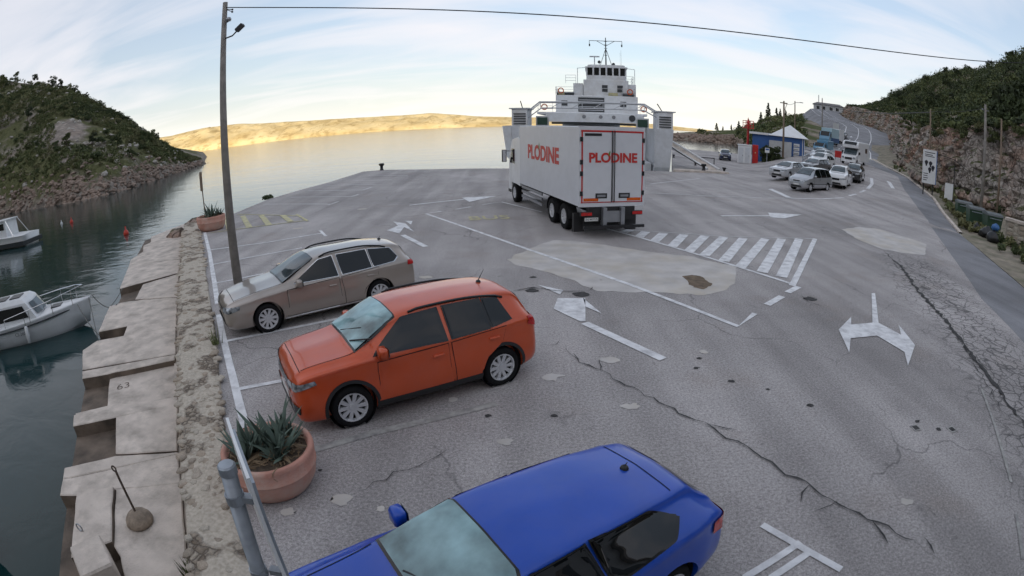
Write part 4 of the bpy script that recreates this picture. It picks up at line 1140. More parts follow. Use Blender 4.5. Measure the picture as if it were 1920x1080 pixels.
# headland
pts = []
for _ in range(1500):
    az = random.uniform(20, 34); ds = itp(az, HD, 1); d = ds + 10 + (330 - ds) * random.random()
    x, y, _ = pol(az, d, 0)
    if fbm(x, y, 2, 3, .03) < -.08 + (.1 if az < 24 else -.1): continue
    if az > 31.5: continue
    pts.append(((x, y, head_z(az, d) + .2), random.uniform(.6, 1.8)))
scrub_mass('headland_scrub', 'low scrub on the headland behind the ticket office', pts, [MT['leaf_dark'], MT['leaf_mid'], MT['leaf_olive']], 24, .24)
for az, d, s in ((21.9, 300, 2.9), (22.6, 300, 1.5), (23.5, 300, 1.9), (24.3, 300, 3.0), (26.7, 300, 3.4), (27.5, 300, 4.6), (28.4, 300, 3.4), (28.8, 300, 2.9), (29.4, 300, 2.6), (25.4, 290, 2.4), (33.0, 300, 2.4)):
    x, y, _ = pol(az, d, 0)
    put_tree((x, y, head_z(az, d) - .3), s, 'pointed dark conifer on the skyline of the headland', 'conifers on the headland skyline', 'conifer', 'conifer')
# ---------------------------------------------------------------- cars
def pchip(xs, ys, x):
    xs = np.array(xs, float); ys = np.array(ys, float)
    h = np.diff(xs); dl = np.diff(ys) / h
    d = np.zeros(len(xs))
    for i in range(1, len(xs) - 1):
        if dl[i - 1] * dl[i] > 0:
            w1, w2 = 2 * h[i] + h[i - 1], h[i] + 2 * h[i - 1]
            d[i] = (w1 + w2) / (w1 / dl[i - 1] + w2 / dl[i])
    d[0], d[-1] = dl[0], dl[-1]
    i = int(np.clip(np.searchsorted(xs, x) - 1, 0, len(h) - 1))
    t = (x - xs[i]) / h[i]
    return float((2 * t ** 3 - 3 * t ** 2 + 1) * ys[i] + (t ** 3 - 2 * t ** 2 + t) * h[i] * d[i] + (-2 * t ** 3 + 3 * t ** 2) * ys[i + 1] + (t ** 3 - t ** 2) * h[i] * d[i + 1])
def catmull(P, k):
    P = [np.array(p, float) for p in P]
    out = []
    for i in range(len(P) - 1):
        p0, p1, p2, p3 = P[max(i - 1, 0)], P[i], P[i + 1], P[min(i + 2, len(P) - 1)]
        for j in range(k):
            t = j / k
            out.append(.5 * (2 * p1 + (p2 - p0) * t + (2 * p0 - 5 * p1 + 4 * p2 - p3) * t * t + (3 * p1 - p0 - 3 * p2 + p3) * t ** 3))
    out.append(P[-1])
    return out
def section(st, x):
    zs, zw, zb, zt, ws, ww, wb, wt = [pchip(st[0], st[k], x) for k in range(1, 9)]
    gh = max(0.0, zt - zb)
    e = min(.11, .45 * gh)
    P = [(0, zs), (ws * .6, zs), (ws * .97, zs + .015), (ww * .985, zs + .35 * (zw - zs)), (ww, zw), (wb + .3 * (ww - wb), zw + .72 * (zb - zw)), (wb, zb),
         (wb + (wt - wb) * .55, zb + (gh - e) * .55), (wt, zt - e), (wt * .93, zt - e * .38), (wt * .62, zt - .012), (0, zt + .012)]
    return catmull(P, 3)
def body_mesh(st, nx):
    xs0 = sorted(st[0]); st = [list(c) for c in zip(*sorted(zip(*st)))]
    lo, hi = xs0[0], xs0[-1]
    xs = [lo + (hi - lo) * (.5 - .5 * math.cos(math.pi * i / nx)) * .35 + (hi - lo) * (i / nx) * .65 for i in range(nx + 1)]
    V, F = [], []
    n = None
    for x in xs:
        h = section(st, x)
        ring = [(x, y, z) for y, z in h] + [(x, -y, z) for y, z in reversed(h[1:-1])]
        n = len(ring); V += ring
    for i in range(len(xs) - 1):
        F += [(i * n + j, i * n + (j + 1) % n, (i + 1) * n + (j + 1) % n, (i + 1) * n + j) for j in range(n)]
    F += [tuple(range(n)), tuple(reversed(range((len(xs) - 1) * n, len(xs) * n)))]
    mb = MB(); mb.add(V, F)
    return mb
def scan(poly, nu):
    us = [p[0] for p in poly]; u0, u1 = min(us), max(us)
    out = []
    for i in range(nu + 1):
        u = u0 + (u1 - u0) * (i / nu)
        u_ = min(max(u, u0 + 1e-4), u1 - 1e-4)
        vs = []
        for k in range(len(poly)):
            a, b = poly[k], poly[(k + 1) % len(poly)]
            if a[0] != b[0] and (a[0] - u_) * (b[0] - u_) <= 0: vs.append(a[1] + (b[1] - a[1]) * (u_ - a[0]) / (b[0] - a[0]))
        out.append((u_, min(vs), max(vs)))
    return out
class Body:
    def __init__(s, st, nx=56):
        s.mb = body_mesh(st, nx)
        s.bvh = BVHTree.FromPolygons([Vector(v) for v in s.mb.v], [t_ for f_ in s.mb.f for t_ in ([(f_[0], f_[i], f_[i + 1]) for i in range(1, len(f_) - 1)])], epsilon=1e-5)
    def hit(s, o, d, off):
        best = None
        for j in ((0, 0, 0), (.0013, .0017, .0011), (-.0019, .0012, -.0014)):
            h = s.bvh.ray_cast(o + Vector(j), d)
            if h[0] is not None and (best is None or h[3] < best[3] - .01): best = h
        if best is None: return None
        loc, no = best[0], best[1]
        if no.dot(d) > 0: no = -no
        return loc + no * off
    def patch(s, view, poly, off=.006, nu=12, nv=4):
        """polygon (u, v) cast onto the body; view: 'L','R' (u=x, v=z), 'F','B' (u=y, v=z), 'T' (u=y, v=x), ('A', angle)"""
        rows = []
        for u, v0, v1 in scan(poly, nu):
            row = []
            for j in range(nv + 1):
                v = v0 + (v1 - v0) * j / nv
                if view == 'L': o, d = Vector((u, 4, v)), Vector((0, -1, 0))
                elif view == 'R': o, d = Vector((u, -4, v)), Vector((0, 1, 0))
                elif view == 'F': o, d = Vector((6, u, v)), Vector((-1, 0, 0))
                elif view == 'B': o, d = Vector((-6, u, v)), Vector((1, 0, 0))
                elif view == 'T': o, d = Vector((v, u, 6)), Vector((0, 0, -1))
                else:
                    a = view[1]; d = Vector((-math.cos(a), -math.sin(a), 0)); o = Vector((view[2], view[3], 0)) - d * 8 + Vector((-math.sin(a), math.cos(a), 0)) * u + Vector((0, 0, v))
                row.append(s.hit(o, d, off))
            rows.append(row)
        mb = MB()
        for i in range(len(rows) - 1):
            for j in range(nv):
                q = [rows[i][j], rows[i + 1][j], rows[i + 1][j + 1], rows[i][j + 1]]
                if all(p is not None for p in q) and max((q[a] - q[b]).length for a in range(4) for b in range(a)) < .6: mb.add(q, [(0, 1, 2, 3)])
        bmm = mb.mesh('patch')
        bm = bmesh.new(); bm.from_mesh(bmm); bmesh.ops.remove_doubles(bm, verts=bm.verts, dist=1e-4); bmesh.ops.recalc_face_normals(bm, faces=bm.faces); bm.to_mesh(bmm); bm.free()
        return bmm
    def arc(s, side, cx, cz, r0, r1, a0, a1, off, n=22):
        mb = MB(); vs = []
        for i in range(n + 1):
            a = a0 + (a1 - a0) * i / n
            for r in (r0, (r0 + r1) / 2, r1):
                p = s.hit(Vector((cx + r * math.cos(a), 4 * side, cz + r * math.sin(a))), Vector((0, -side, 0)), off)
                vs.append(p or Vector((cx + r * math.cos(a), .8 * side, cz + r * math.sin(a))))
        mb.add(vs, [(3 * i + j, 3 * i + j + 1, 3 * i + j + 4, 3 * i + j + 3) for i in range(n) for j in range(2)])
        return mb.mesh('arch')
def wheel_meshes(r, rim_r, w, spokes, twin=False, rimmat='alloy'):
    t = MB(); M = RX(-math.pi / 2)
    t.lathe([(rim_r, -w / 2 + .02), (rim_r + .02, -w / 2), (r - .025, -w / 2), (r, -w / 2 + .035), (r, w / 2 - .035), (r - .025, w / 2), (rim_r + .015, w / 2), (rim_r - .005, w / 2 - .015), (rim_r - .02, -w / 2 + .02)], 30, M)
    tm = t.mesh('tyre'); tm.materials.append(MT['tyre']); tm.polygons.foreach_set('use_smooth', [True] * len(tm.polygons))
    k = MB(); k.cur = 0
    k.lathe([(rim_r - .004, w / 2 - .012), (rim_r - .002, w / 2 - .004), (rim_r - .022, w / 2 - .006), (rim_r - .035, w / 2 - .05)], 30, M)
    k.lathe([(.0, w / 2 - .028), (.05, w / 2 - .026), (.062, w / 2 - .05)], 14, M)
    for i in range(spokes):
        a = 2 * math.pi * i / spokes
        sw = .55 * rim_r * math.pi / spokes
        Mx = RY(a)
        y1 = w / 2 - .02
        pts = [(.045, -sw * .6), (.045, sw * .6), (rim_r - .02, sw * .8), (rim_r - .02, -sw * .8)]
        vs = [Mx @ Vector((x, y1 - (.012 if x < .1 else 0), z)) for x, z in pts] + [Mx @ Vector((x, y1 - .05, z)) for x, z in pts]
        k.add(vs, [(0, 1, 2, 3), (4, 7, 6, 5), (0, 4, 5, 1), (1, 5, 6, 2), (2, 6, 7, 3), (3, 7, 4, 0)])
    k.cur = 1
    k.lathe([(0, w / 2 - .075), (rim_r - .03, w / 2 - .075)], 24, M)
    km = k.mesh('rim'); km.materials.append(MT[rimmat]); km.materials.append(MT['interior'])
    return tm, km
def add_wheel(parent, wm, x, y, z, name='wheel'):
    tm, km = wm
    o = link(name, tm, None, parent, (x, y, z))
    if y < 0: o.rotation_euler = (0, 0, math.pi)
    link('rim', km, None, o)
    return o
def boolean_cut(me, cutters):
    o = bpy.data.objects.new('b', me); COL.objects.link(o)
    tmp = []
    for c in cutters:
        k = bpy.data.objects.new('c', c); COL.objects.link(k); tmp.append(k)
        m = o.modifiers.new('b', 'BOOLEAN'); m.operation = 'DIFFERENCE'; m.object = k; m.solver = 'EXACT'
    bpy.context.view_layer.update()
    dg = bpy.context.evaluated_depsgraph_get()
    r = bpy.data.meshes.new_from_object(o.evaluated_get(dg))
    for k in tmp + [o]: bpy.data.objects.remove(k)
    return r
S_COLS = None
def make_car(name, label, P, loc, phi, group=None, scale=1.0, detail=True):
    t = thing(name, label, P.get('cat', 'car'), loc, R(phi), group, scale)
    st = list(map(list, zip(*P['st'])))
    b = Body(st, 60 if detail else 40)
    pm = P['paint']; A = P['axles']; wr = P['wheel']; tr = P['track']
    cut = []
    for x in A:
        for sd in (1, -1):
            c = MB(); c.lathe([(0, -.22), (wr + .055, -.22), (wr + .055, .22), (0, .22)], 28, T(x, sd * (tr + .06), wr + .012) @ RX(math.pi / 2)); cut.append(c.mesh('cut'))
    me = boolean_cut(b.mb.mesh('body'), cut)
    body = link('body', me, pm, t)
    me.materials.clear(); me.materials.append(pm)
    smooth_by_angle(body, 38)
    under = MB()
    for x in A:
        for sd in (1, -1): under.lathe([(0, -.235), (wr + .05, -.235), (wr + .05, .0)], 22, T(x, sd * (tr - .01), wr + .012) @ RX(-math.pi / 2 * sd))
    under.box(min(A) - .4, max(A) + .4, -tr + .25, tr - .25, wr * .55, wr * .9)
    under.build('underbody', MT['interior'], t)
    wm = wheel_meshes(wr, P.get('rim', wr * .68), P.get('ww', .22), P.get('spokes', 10))
    for x in A:
        for sd in (1, -1): add_wheel(t, wm, x, sd * (tr - .09), wr)
    def pt(nm, view, poly, mat, off=.006, nu=12, nv=4, par=None, label=None):
        if detail: nu, nv = nu * 2, nv * 3
        else: nu, nv, off = int(nu * 1.5), nv * 2, off * 1.5
        me = b.patch(view, poly, off, nu, nv)
        if not me.polygons: return None
        o = link(nm, me, mat, par or t, smooth=True)
        if label: o['label'] = label
        return o
    fm_ = P.get('fm', .03)
    mir = lambda poly: [(-u, v) for u, v in poly]
    for nm, poly in P.get('doors', []):
        for sd in 'LR':
            seam = [(u + (.011 if u > sum(p[0] for p in poly) / len(poly) else -.011), v + (.011 if v > sum(p[1] for p in poly) / len(poly) else -.011)) for u, v in poly]
            d = pt('door', sd, poly, pm, .010, 12, 5)
            pt('door_seam', sd, seam, MT['interior'], .005, 12, 5, d)
            cx = min(p[0] for p in poly) + .16; cz = max(p[1] for p in poly) - .14
            y = b.hit(Vector((cx, 4, cz)), Vector((0, -1, 0)), .02).y * (1 if sd == 'L' else -1)
            MB().bbox(cx - .02, cx + .16, -.022, .022, -.012, .016, .008).build('handle', pm if detail else MT['black_plastic'], d, (0, y, cz)).location = (0, y, cz)
    for nm, poly in P['glass']:
        for sd in 'LR':
            g = pt('side_window', sd, poly, MT['glass'], .015, 12, 4)
            pt('window_frame', sd, [(u + (fm_ if u > sum(p[0] for p in poly) / len(poly) else -fm_), v + (fm_ * .75 if v > sum(p[1] for p in poly) / len(poly) else -fm_ * .75)) for u, v in poly], P.get('frame', MT['gloss_black']), .0085, 12, 4, g)
    ws, wsm = P['windshield']
    w = pt('windshield', 'T', ws, wsm, .014, 12, 5)
    c_ = [(u * 1.05, v + (.03 if v > sum(p[1] for p in ws) / 4 else -.02)) for u, v in ws]
    pt('windshield_frame', 'T', c_, MT['gloss_black'], .008, 12, 5, w)
    if P.get('rearglass'):
        pt('rear_window', 'B', P['rearglass'], MT['glass'], .014, 12, 5)
    for view, nm, poly, mat in P.get('patches', []):
        pt(nm, view, poly, mat, P.get('poff', .012), 12, 4)
    for nm, poly, mat in P.get('sides', []):
        for sd in 'LR': pt(nm, sd, poly, mat, .012, 16, 3)
    for nm, poly, mat, ang in P.get('corners', []):
        cx_ = (max(st[0]) - .30) if ang < 1.5 else (min(st[0]) + .30)
        if ang > 1.5: poly = mir(poly)
        pt(nm, ('A', ang, cx_, .55), poly, mat, .014, 14, 6); pt(nm, ('A', -ang, cx_, -.55), mir(poly), mat, .014, 14, 6)
    if P.get('arch'):
        for x in A:
            for sd in (1, -1): link('wheel_arch', b.arc(sd, x, wr + .012, wr + .05, wr + P['arch'], R(-12), R(192), .009), MT['black_plastic'], t, smooth=True)
    mz, mx = P['mirror']
    for sd in (1, -1):
        yb = abs(b.hit(Vector((mx, 4, mz)), Vector((0, -1, 0)), 0).y)
        m = MB(); m.bbox(-.07, .07, -.10, .10, -.075, .075, .035)
        o = m.build('mirror', pm, t, (mx, sd * (yb + .13), mz + .03), True)
        MB().box(-.02, .03, -.08, .0, -.03, .0).build('mirror_arm', MT['black_plastic'], o, (0, -sd * .05, -.05))
        MB().box(-.076, -.071, -.085, .085, -.06, .06).build('mirror_glass', MT['glass_sky'], o)
    for rx0, rx1, ry in P.get('rails', []):
        for sd in (1, -1):
            pts = []
            for i in range(13):
                x = rx0 + (rx1 - rx0) * i / 12
                p = b.hit(Vector((x, sd * ry, 6)), Vector((0, 0, -1)), .0)
                pts.append((x, sd * ry, p.z + .012 + .045 * math.sin(math.pi * i / 12) ** .35))
            MB().tube(pts, .02, 8).build('roof_rail', MT['gloss_black'], t, smooth=True)
    if P.get('antenna'):
        ax, h = P['antenna']
        p = b.hit(Vector((ax, 0, 6)), Vector((0, 0, -1)), 0)
        a = MB(); a.lathe([(.045, 0), (.035, .025), (.012, .04)], 10, T(ax, 0, p.z)); a.tube([(ax, 0, p.z + .03), (ax - h * .55, 0, p.z + h)], .008, 6, .004); a.build('antenna', MT['black_plastic'], t)
    if P.get('hood'):
        pts = P['hood']
        for k, (u0, v0, u1, v1) in enumerate(pts):
            vs = []
            for i in range(17):
                u, v = u0 + (u1 - u0) * i / 16, v0 + (v1 - v0) * i / 16
                n2 = Vector((-(u1 - u0), (v1 - v0))).normalized() * .006
                for s_ in (-1, 1): vs.append(b.hit(Vector((v + s_ * n2.x, u + s_ * n2.y, 6)), Vector((0, 0, -1)), .004))
            if all(v is not None for v in vs): MB().add(vs, [(2 * i, 2 * i + 1, 2 * i + 3, 2 * i + 2) for i in range(16)]).build('hood_seam', MT['interior'], t)
    if P.get('plate'):
        x, z, sx = P['plate']
        MB().box(x - .006, x + .006, -.26, .26, z - .055, z + .055).build('number_plate', MT['white_plate'], t)
    return t
def wipers(t, x0, z0, x1, z1):
    for y in (.35, -.15):
        MB().tube([(x0, y, z0), (x1, y + .42, z1)], .012, 5).build('wiper', MT['black_plastic'], t)
# ---- body plans:  x, sill z, widest z, belt z, top z, sill half-width, widest, belt, top half-width
ST_SUV = [(2.11, .30, .46, .64, .72, .52, .63, .59, .46), (2.07, .22, .48, .78, .87, .66, .75, .71, .57), (1.95, .20, .50, .90, .98, .75, .83, .78, .64), (1.70, .20, .52, .95, 1.035, .79, .87, .81, .67), (1.35, .20, .55, .985, 1.075, .80, .88, .83, .70), (1.16, .20, .56, 1.0, 1.105, .80, .88, .84, .71), (1.04, .20, .56, 1.005, 1.165, .80, .88, .84, .695), (.70, .20, .56, 1.01, 1.37, .80, .88, .835, .63), (.35, .20, .56, 1.015, 1.525, .80, .88, .83, .60), (-.05, .20, .56, 1.02, 1.57, .80, .88, .83, .59), (-.70, .20, .56, 1.04, 1.578, .80, .88, .83, .585), (-1.30, .20, .57, 1.065, 1.555, .80, .88, .83, .575), (-1.64, .22, .60, 1.08, 1.51, .79, .87, .82, .56), (-1.76, .24, .62, 1.08, 1.42, .78, .86, .81, .565), (-1.91, .26, .64, 1.05, 1.16, .74, .83, .78, .60), (-1.97, .28, .62, .98, 1.05, .68, .79, .74, .60), (-2.02, .32, .56, .80, .86, .56, .68, .64, .52)]
ORANGE = paint('orange_paint', (.56, .078, .018), .3, .2, .6)
def suv_params(pm, glass='glass'):
    return dict(st=ST_SUV, paint=pm, axles=(1.275, -1.275), wheel=.335, rim=.235, track=.83, spokes=10, arch=.105,
        glass=[('f', [(.84, 1.06), (.28, 1.445), (-.28, 1.48), (-.31, 1.045)]), ('r', [(-.41, 1.05), (-.39, 1.485), (-1.02, 1.475), (-1.06, 1.075)]), ('q', [(-1.12, 1.08), (-1.08, 1.47), (-1.32, 1.43), (-1.47, 1.14)])],
        doors=[('f', [(.86, .36), (.84, .95), (-.36, .985), (-.38, .36)]), ('r', [(-.41, .36), (-.39, .985), (-1.36, 1.04), (-1.28, .80), (-.98, .60), (-.88, .36)])],
        windshield=([(-.65, 1.07), (-.54, .40), (.54, .40), (.65, 1.07)], MT['glass_teal']),
        rearglass=[(-.52, 1.12), (-.48, 1.40), (.48, 1.40), (.52, 1.12)],
        sides=[('sill_cladding', [(.90, .22), (.90, .36), (-.90, .36), (-.90, .22)], MT['black_plastic'])],
        patches=[('F', 'grille', [(-.50, .64), (-.46, .78), (.46, .78), (.50, .64)], MT['gloss_black']), ('F', 'badge', [(-.05, .70), (0, .75), (.05, .70), (0, .65)], MT['chrome']), ('F', 'skid_plate', [(-.42, .225), (-.38, .275), (.38, .275), (.42, .225)], MT['alloy']), ('F', 'lower_grille', [(-.55, .26), (-.48, .44), (.48, .44), (.55, .26)], MT['black_plastic']), ('F', 'trim', [(-.60, .605), (-.60, .625), (.60, .625), (.60, .605)], MT['chrome']),
                 ('B', 'rear_bumper', [(-.70, .30), (-.74, .50), (.74, .50), (.70, .30)], MT['black_plastic']), ('B', 'light_bar', [(-.5, .93), (-.5, 1.0), (.5, 1.0), (.5, .93)], MT['lamp_red'])],
        corners=[('headlight', [(-.62, .70), (-.30, .75), (-.10, .84), (-.20, .72), (-.5, .645)][:0] or [(-.36, .72), (-.30, .80), (.22, .88), (.24, .82), (-.05, .73)], MT['lamp_clear'], .75), ('fog_lamp', [(-.22, .38), (-.20, .52), (.04, .50), (.03, .38)], MT['gloss_black'], .65), ('taillight', [(-.42, .93), (-.40, 1.06), (.10, 1.10), (.14, .99), (-.05, .90)], MT['lamp_red'], math.pi - .85)],
        mirror=(1.08, .74), rails=[(.18, -1.45, .575)], antenna=(-1.35, .20), plate=(2.12, .50, 1),
        hood=[(-.66, 1.10, -.60, 1.92), (.66, 1.10, .60, 1.92), (-.62, 1.94, .62, 1.94)])
p_ = suv_params(ORANGE)
tc_car = make_car('small_suv', 'orange compact SUV with black roof rails parked in the middle bay', p_, (-1.614, 7.515, 0), -147, scale=.95)
wipers(tc_car, 1.06, 1.17, .84, 1.30)
# estate car
ST_EST = [(2.36, .30, .44, .56, .60, .50, .60, .56, .42), (2.30, .20, .46, .64, .70, .66, .75, .70, .56), (2.15, .18, .48, .72, .79, .76, .84, .78, .64), (1.85, .18, .50, .78, .86, .81, .90, .83, .68), (1.40, .18, .52, .84, .935, .82, .915, .85, .71), (1.02, .18, .53, .87, .985, .82, .915, .86, .72), (.88, .18, .53, .885, 1.02, .82, .915, .86, .70), (.45, .18, .53, .90, 1.25, .82, .915, .855, .63), (.05, .18, .53, .91, 1.405, .82, .915, .85, .585), (-.35, .18, .53, .92, 1.465, .82, .915, .85, .575), (-1.1, .18, .54, .945, 1.465, .82, .915, .85, .57), (-1.8, .20, .56, .97, 1.42, .81, .90, .835, .555), (-2.12, .24, .58, .975, 1.355, .79, .885, .82, .54), (-2.20, .26, .60, .975, 1.26, .78, .875, .81, .56), (-2.36, .28, .60, .94, 1.00, .72, .84, .78, .64), (-2.41, .32, .56, .82, .88, .62, .74, .70, .56)]
TAUPE = paint('taupe_paint', (.34, .295, .26), .30, .45)
p_ = dict(st=ST_EST, paint=TAUPE, axles=(1.395, -1.395), wheel=.325, rim=.235, track=.86, spokes=10,
    glass=[('f', [(.66, .955), (-.02, 1.335), (-.36, 1.37), (-.40, .945)]), ('r', [(-.50, .955), (-.47, 1.375), (-1.22, 1.37), (-1.25, .985)]), ('q', [(-1.31, .99), (-1.28, 1.365), (-1.85, 1.30), (-1.98, 1.10), (-1.85, 1.02)])],
    doors=[('f', [(.92, .30), (.88, .86), (-.44, .905), (-.46, .30)]), ('r', [(-.49, .30), (-.47, .905), (-1.42, .96), (-1.40, .80), (-1.03, .56), (-.92, .30)])],
    windshield=([(-.64, .90), (-.52, .10), (.52, .10), (.64, .90)], MT['glass_sky']), frame=MT['chrome'], fm=.014,
    rearglass=[(-.52, 1.03), (-.48, 1.27), (.48, 1.27), (.52, 1.03)],
    sides=[('sill_trim', [(1.0, .25), (1.0, .285), (-1.0, .285), (-1.0, .25)], MT['chrome'])],
    patches=[('F', 'grille', [(-.42, .50), (-.46, .62), (.46, .62), (.42, .50)], MT['gloss_black']), ('F', 'lower_grille', [(-.60, .24), (-.55, .36), (.55, .36), (.60, .24)], MT['black_plastic']), ('F', 'trim', [(-.64, .225), (-.64, .245), (.64, .245), (.64, .225)], MT['chrome'])],
    corners=[('headlight', [(-.34, .575), (-.32, .66), (.24, .73), (.24, .65), (0, .575)], MT['lamp_clear'], .75), ('taillight', [(-.40, .86), (-.38, .97), (.10, .98), (.12, .88)], MT['lamp_red'], math.pi - .85)],
    mirror=(.95, .58), rails=[(-.05, -1.75, .55)], antenna=(-1.85, .07), hood=[(-.66, .95, -.58, 2.1), (.66, .95, .58, 2.1), (-.6, 2.1, .6, 2.1)])
es = make_car('estate_car', 'taupe estate car with chrome window trim parked beside the lamp pole', p_, (-4.547, 11.136, 0), -141.8, scale=.96)
# coupe
ST_CPE = [(2.10, .28, .42, .54, .58, .50, .60, .56, .42), (2.04, .18, .44, .64, .70, .66, .76, .70, .56), (1.90, .16, .46, .73, .80, .76, .84, .78, .64), (1.6, .16, .48, .79, .88, .80, .89, .82, .68), (1.2, .16, .50, .83, .95, .81, .905, .85, .71), (.95, .16, .50, .86, 1.0, .81, .905, .86, .71), (.80, .16, .50, .88, 1.06, .81, .905, .86, .69), (.45, .16, .50, .90, 1.25, .81, .905, .855, .62), (.12, .16, .50, .92, 1.365, .81, .905, .85, .585), (-.25, .16, .50, .94, 1.40, .81, .905, .845, .575), (-.9, .16, .51, .97, 1.385, .81, .905, .845, .565), (-1.4, .18, .54, 1.0, 1.33, .81, .905, .84, .545), (-1.72, .22, .58, 1.0, 1.27, .80, .895, .82, .52), (-1.86, .24, .60, .98, 1.14, .77, .87, .80, .56), (-2.05, .26, .60, .90, .97, .70, .82, .76, .60), (-2.12, .30, .56, .78, .84, .60, .72, .68, .54)]
BLUE = paint('blue_paint', (.003, .065, .44), .30, .05, .35)
p_ = dict(st=ST_CPE, paint=BLUE, axles=(1.29, -1.29), wheel=.325, rim=.235, track=.85, spokes=10,
    glass=[('f', [(.56, .955), (.06, 1.29), (-.42, 1.32), (-.50, .98)]), ('r', [(-.57, .985), (-.50, 1.325), (-1.10, 1.285), (-1.42, 1.15), (-1.25, 1.05)])],
    doors=[('f', [(.80, .30), (.78, .86), (-.52, .935), (-.56, .30)])],
    windshield=([(-.64, .82), (-.53, .15), (.53, .15), (.64, .82)], MT['glass_teal']),
    rearglass=[(-.48, 1.03), (-.44, 1.22), (.44, 1.22), (.48, 1.03)],
    patches=[('F', 'grille', [(-.42, .50), (-.46, .60), (.46, .60), (.42, .50)], MT['gloss_black']), ('B', 'rear_bumper', [(-.62, .28), (-.66, .42), (.66, .42), (.62, .28)], MT['black_plastic'])],
    corners=[('headlight', [(-.34, .575), (-.32, .66), (.24, .73), (.24, .65), (0, .575)], MT['lamp_clear'], .75), ('taillight', [(-.34, .74), (-.30, .88), (.18, .93), (.20, .80), (-.05, .72)], MT['lamp_red'], math.pi - .85)],
    mirror=(.94, .52), antenna=(-1.35, .06), hood=[(-.66, .9, -.58, 1.9), (.66, .9, .58, 1.9), (-.52, -1.5, .52, -1.5)])
cp = make_car('coupe', 'blue two-door coupe in the foreground with pale sunshade in its windshield', p_, (-.12, 2.915, 0), -147.5, scale=.915)
wipers(cp, .80, 1.075, .62, 1.17)
# ---- vehicles waiting in the ferry queue
ST_VAN = [(2.28, .30, .48, .58, .62, .5, .62, .58, .44), (2.20, .22, .5, .72, .80, .66, .76, .72, .56), (2.0, .2, .54, .84, .94, .76, .86, .8, .64), (1.6, .2, .56, .95, 1.08, .8, .9, .84, .7), (1.3, .2, .57, .98, 1.2, .8, .9, .85, .70), (.8, .2, .57, 1.0, 1.5, .8, .9, .85, .65), (.4, .2, .57, 1.02, 1.67, .8, .9, .85, .62), (-.2, .2, .57, 1.04, 1.73, .8, .9, .85, .61), (-1.5, .2, .58, 1.05, 1.71, .8, .9, .85, .60), (-2.05, .24, .6, 1.05, 1.62, .79, .89, .84, .59), (-2.2, .26, .6, 1.03, 1.35, .77, .87, .82, .62), (-2.3, .28, .6, .98, 1.05, .72, .84, .78, .66), (-2.36, .32, .56, .8, .86, .6, .74, .7, .56)]
def shift(st, sx=1, sz=1, sy=1): return [(a * sx, b * sz, c * sz, d * sz, e * sz, f * sy, g * sy, h * sy, i * sy) for a, b, c, d, e, f, g, h, i in st]
def q_params(st, pm, kind):
    L = max(r[0] for r in st); k = L / 2.11
    if kind == 'van':
        return dict(st=st, paint=pm, axles=(1.42, -1.42), wheel=.32, track=.83, spokes=6, cat='car',
            glass=[('f', [(.98, 1.04), (.36, 1.56), (-.2, 1.62), (-.22, 1.06)]), ('r', [(-.3, 1.06), (-.28, 1.63), (-1.15, 1.62), (-1.17, 1.07)]), ('q', [(-1.25, 1.07), (-1.23, 1.62), (-1.9, 1.54), (-2.05, 1.12)])],
            doors=[('f', [(1.0, .34), (1.0, .98), (-.24, 1.02), (-.26, .34)])], windshield=([(-.64, 1.3), (-.56, .46), (.56, .46), (.64, 1.3)], MT['glass_sky']),
            sides=[('rub_strip', [(2.0, .52), (2.0, .57), (-2.1, .57), (-2.1, .52)], MT['black_plastic'])],
            patches=[('F', 'grille', [(-.30, .66), (-.32, .76), (.32, .76), (.30, .66)], MT['gloss_black']), ('F', 'lower_grille', [(-.5, .28), (-.46, .40), (.46, .40), (.5, .28)], MT['black_plastic'])],
            corners=[('headlight', [(-.36, .62), (-.34, .74), (.2, .84), (.24, .72)], MT['lamp_clear'], .7)], mirror=(1.08, .88), plate=(2.285, .47, 1), hood=[])
    sx = k
    return dict(st=st, paint=pm, axles=(1.30 * sx, -1.30 * sx), wheel=.34, track=.83, spokes=8, cat='car',
        glass=[(n, [(u * sx, v) for u, v in p]) for n, p in [('f', [(.70, 1.035), (.16, 1.40), (-.30, 1.42), (-.33, 1.03)]), ('r', [(-.43, 1.04), (-.41, 1.42), (-1.0, 1.41), (-1.04, 1.07)]), ('q', [(-1.10, 1.08), (-1.06, 1.40), (-1.27, 1.37), (-1.42, 1.12)])]],
        doors=[('f', [(.86 * sx, .36), (.84 * sx, .95), (-.36 * sx, .985), (-.38 * sx, .36)])], windshield=([(-.63, 1.05 * sx), (-.52, .40 * sx), (.52, .40 * sx), (.63, 1.05 * sx)], MT['glass_sky']),
        patches=[('F', 'grille', [(-.34, .60), (-.36, .76), (.36, .76), (.34, .60)], MT['gloss_black']), ('F', 'lower_grille', [(-.5, .28), (-.46, .42), (.46, .42), (.5, .28)], MT['black_plastic'])],
        corners=[('headlight', [(-.36, .68), (-.32, .78), (.16, .84), (.20, .74)], MT['lamp_clear'], .7)], mirror=(1.05, .60 * sx), plate=(L + .005, .47, 1), hood=[])
QG = 'vehicles queueing for the ferry'
SILVER = paint('silver_paint', (.42, .43, .45), .3, .6)
PALE = paint('pale_silver_paint', (.52, .53, .55), .3, .45)
WHITE_P = paint('white_car_paint', (.70, .71, .72), .3, .05)
BLACK_P = paint('black_car_paint', (.018, .019, .022), .25, .2)
DKBLUE = paint('dark_blue_paint', (.012, .022, .07), .25, .3)
GREY_P = paint('grey_paint', (.13, .135, .145), .3, .4)
def qcar(name, label, st, pm, kind, x, y, phi, sc=1.0):
    return make_car(name, label, q_params(st, pm, kind), (x, y, zg(x, y)), phi, QG, sc, detail=False)
ST_S2 = shift(ST_SUV, 1.12, 1.10, 1.08)
ST_SED = shift(ST_SUV, 1.20, .94, 1.05)
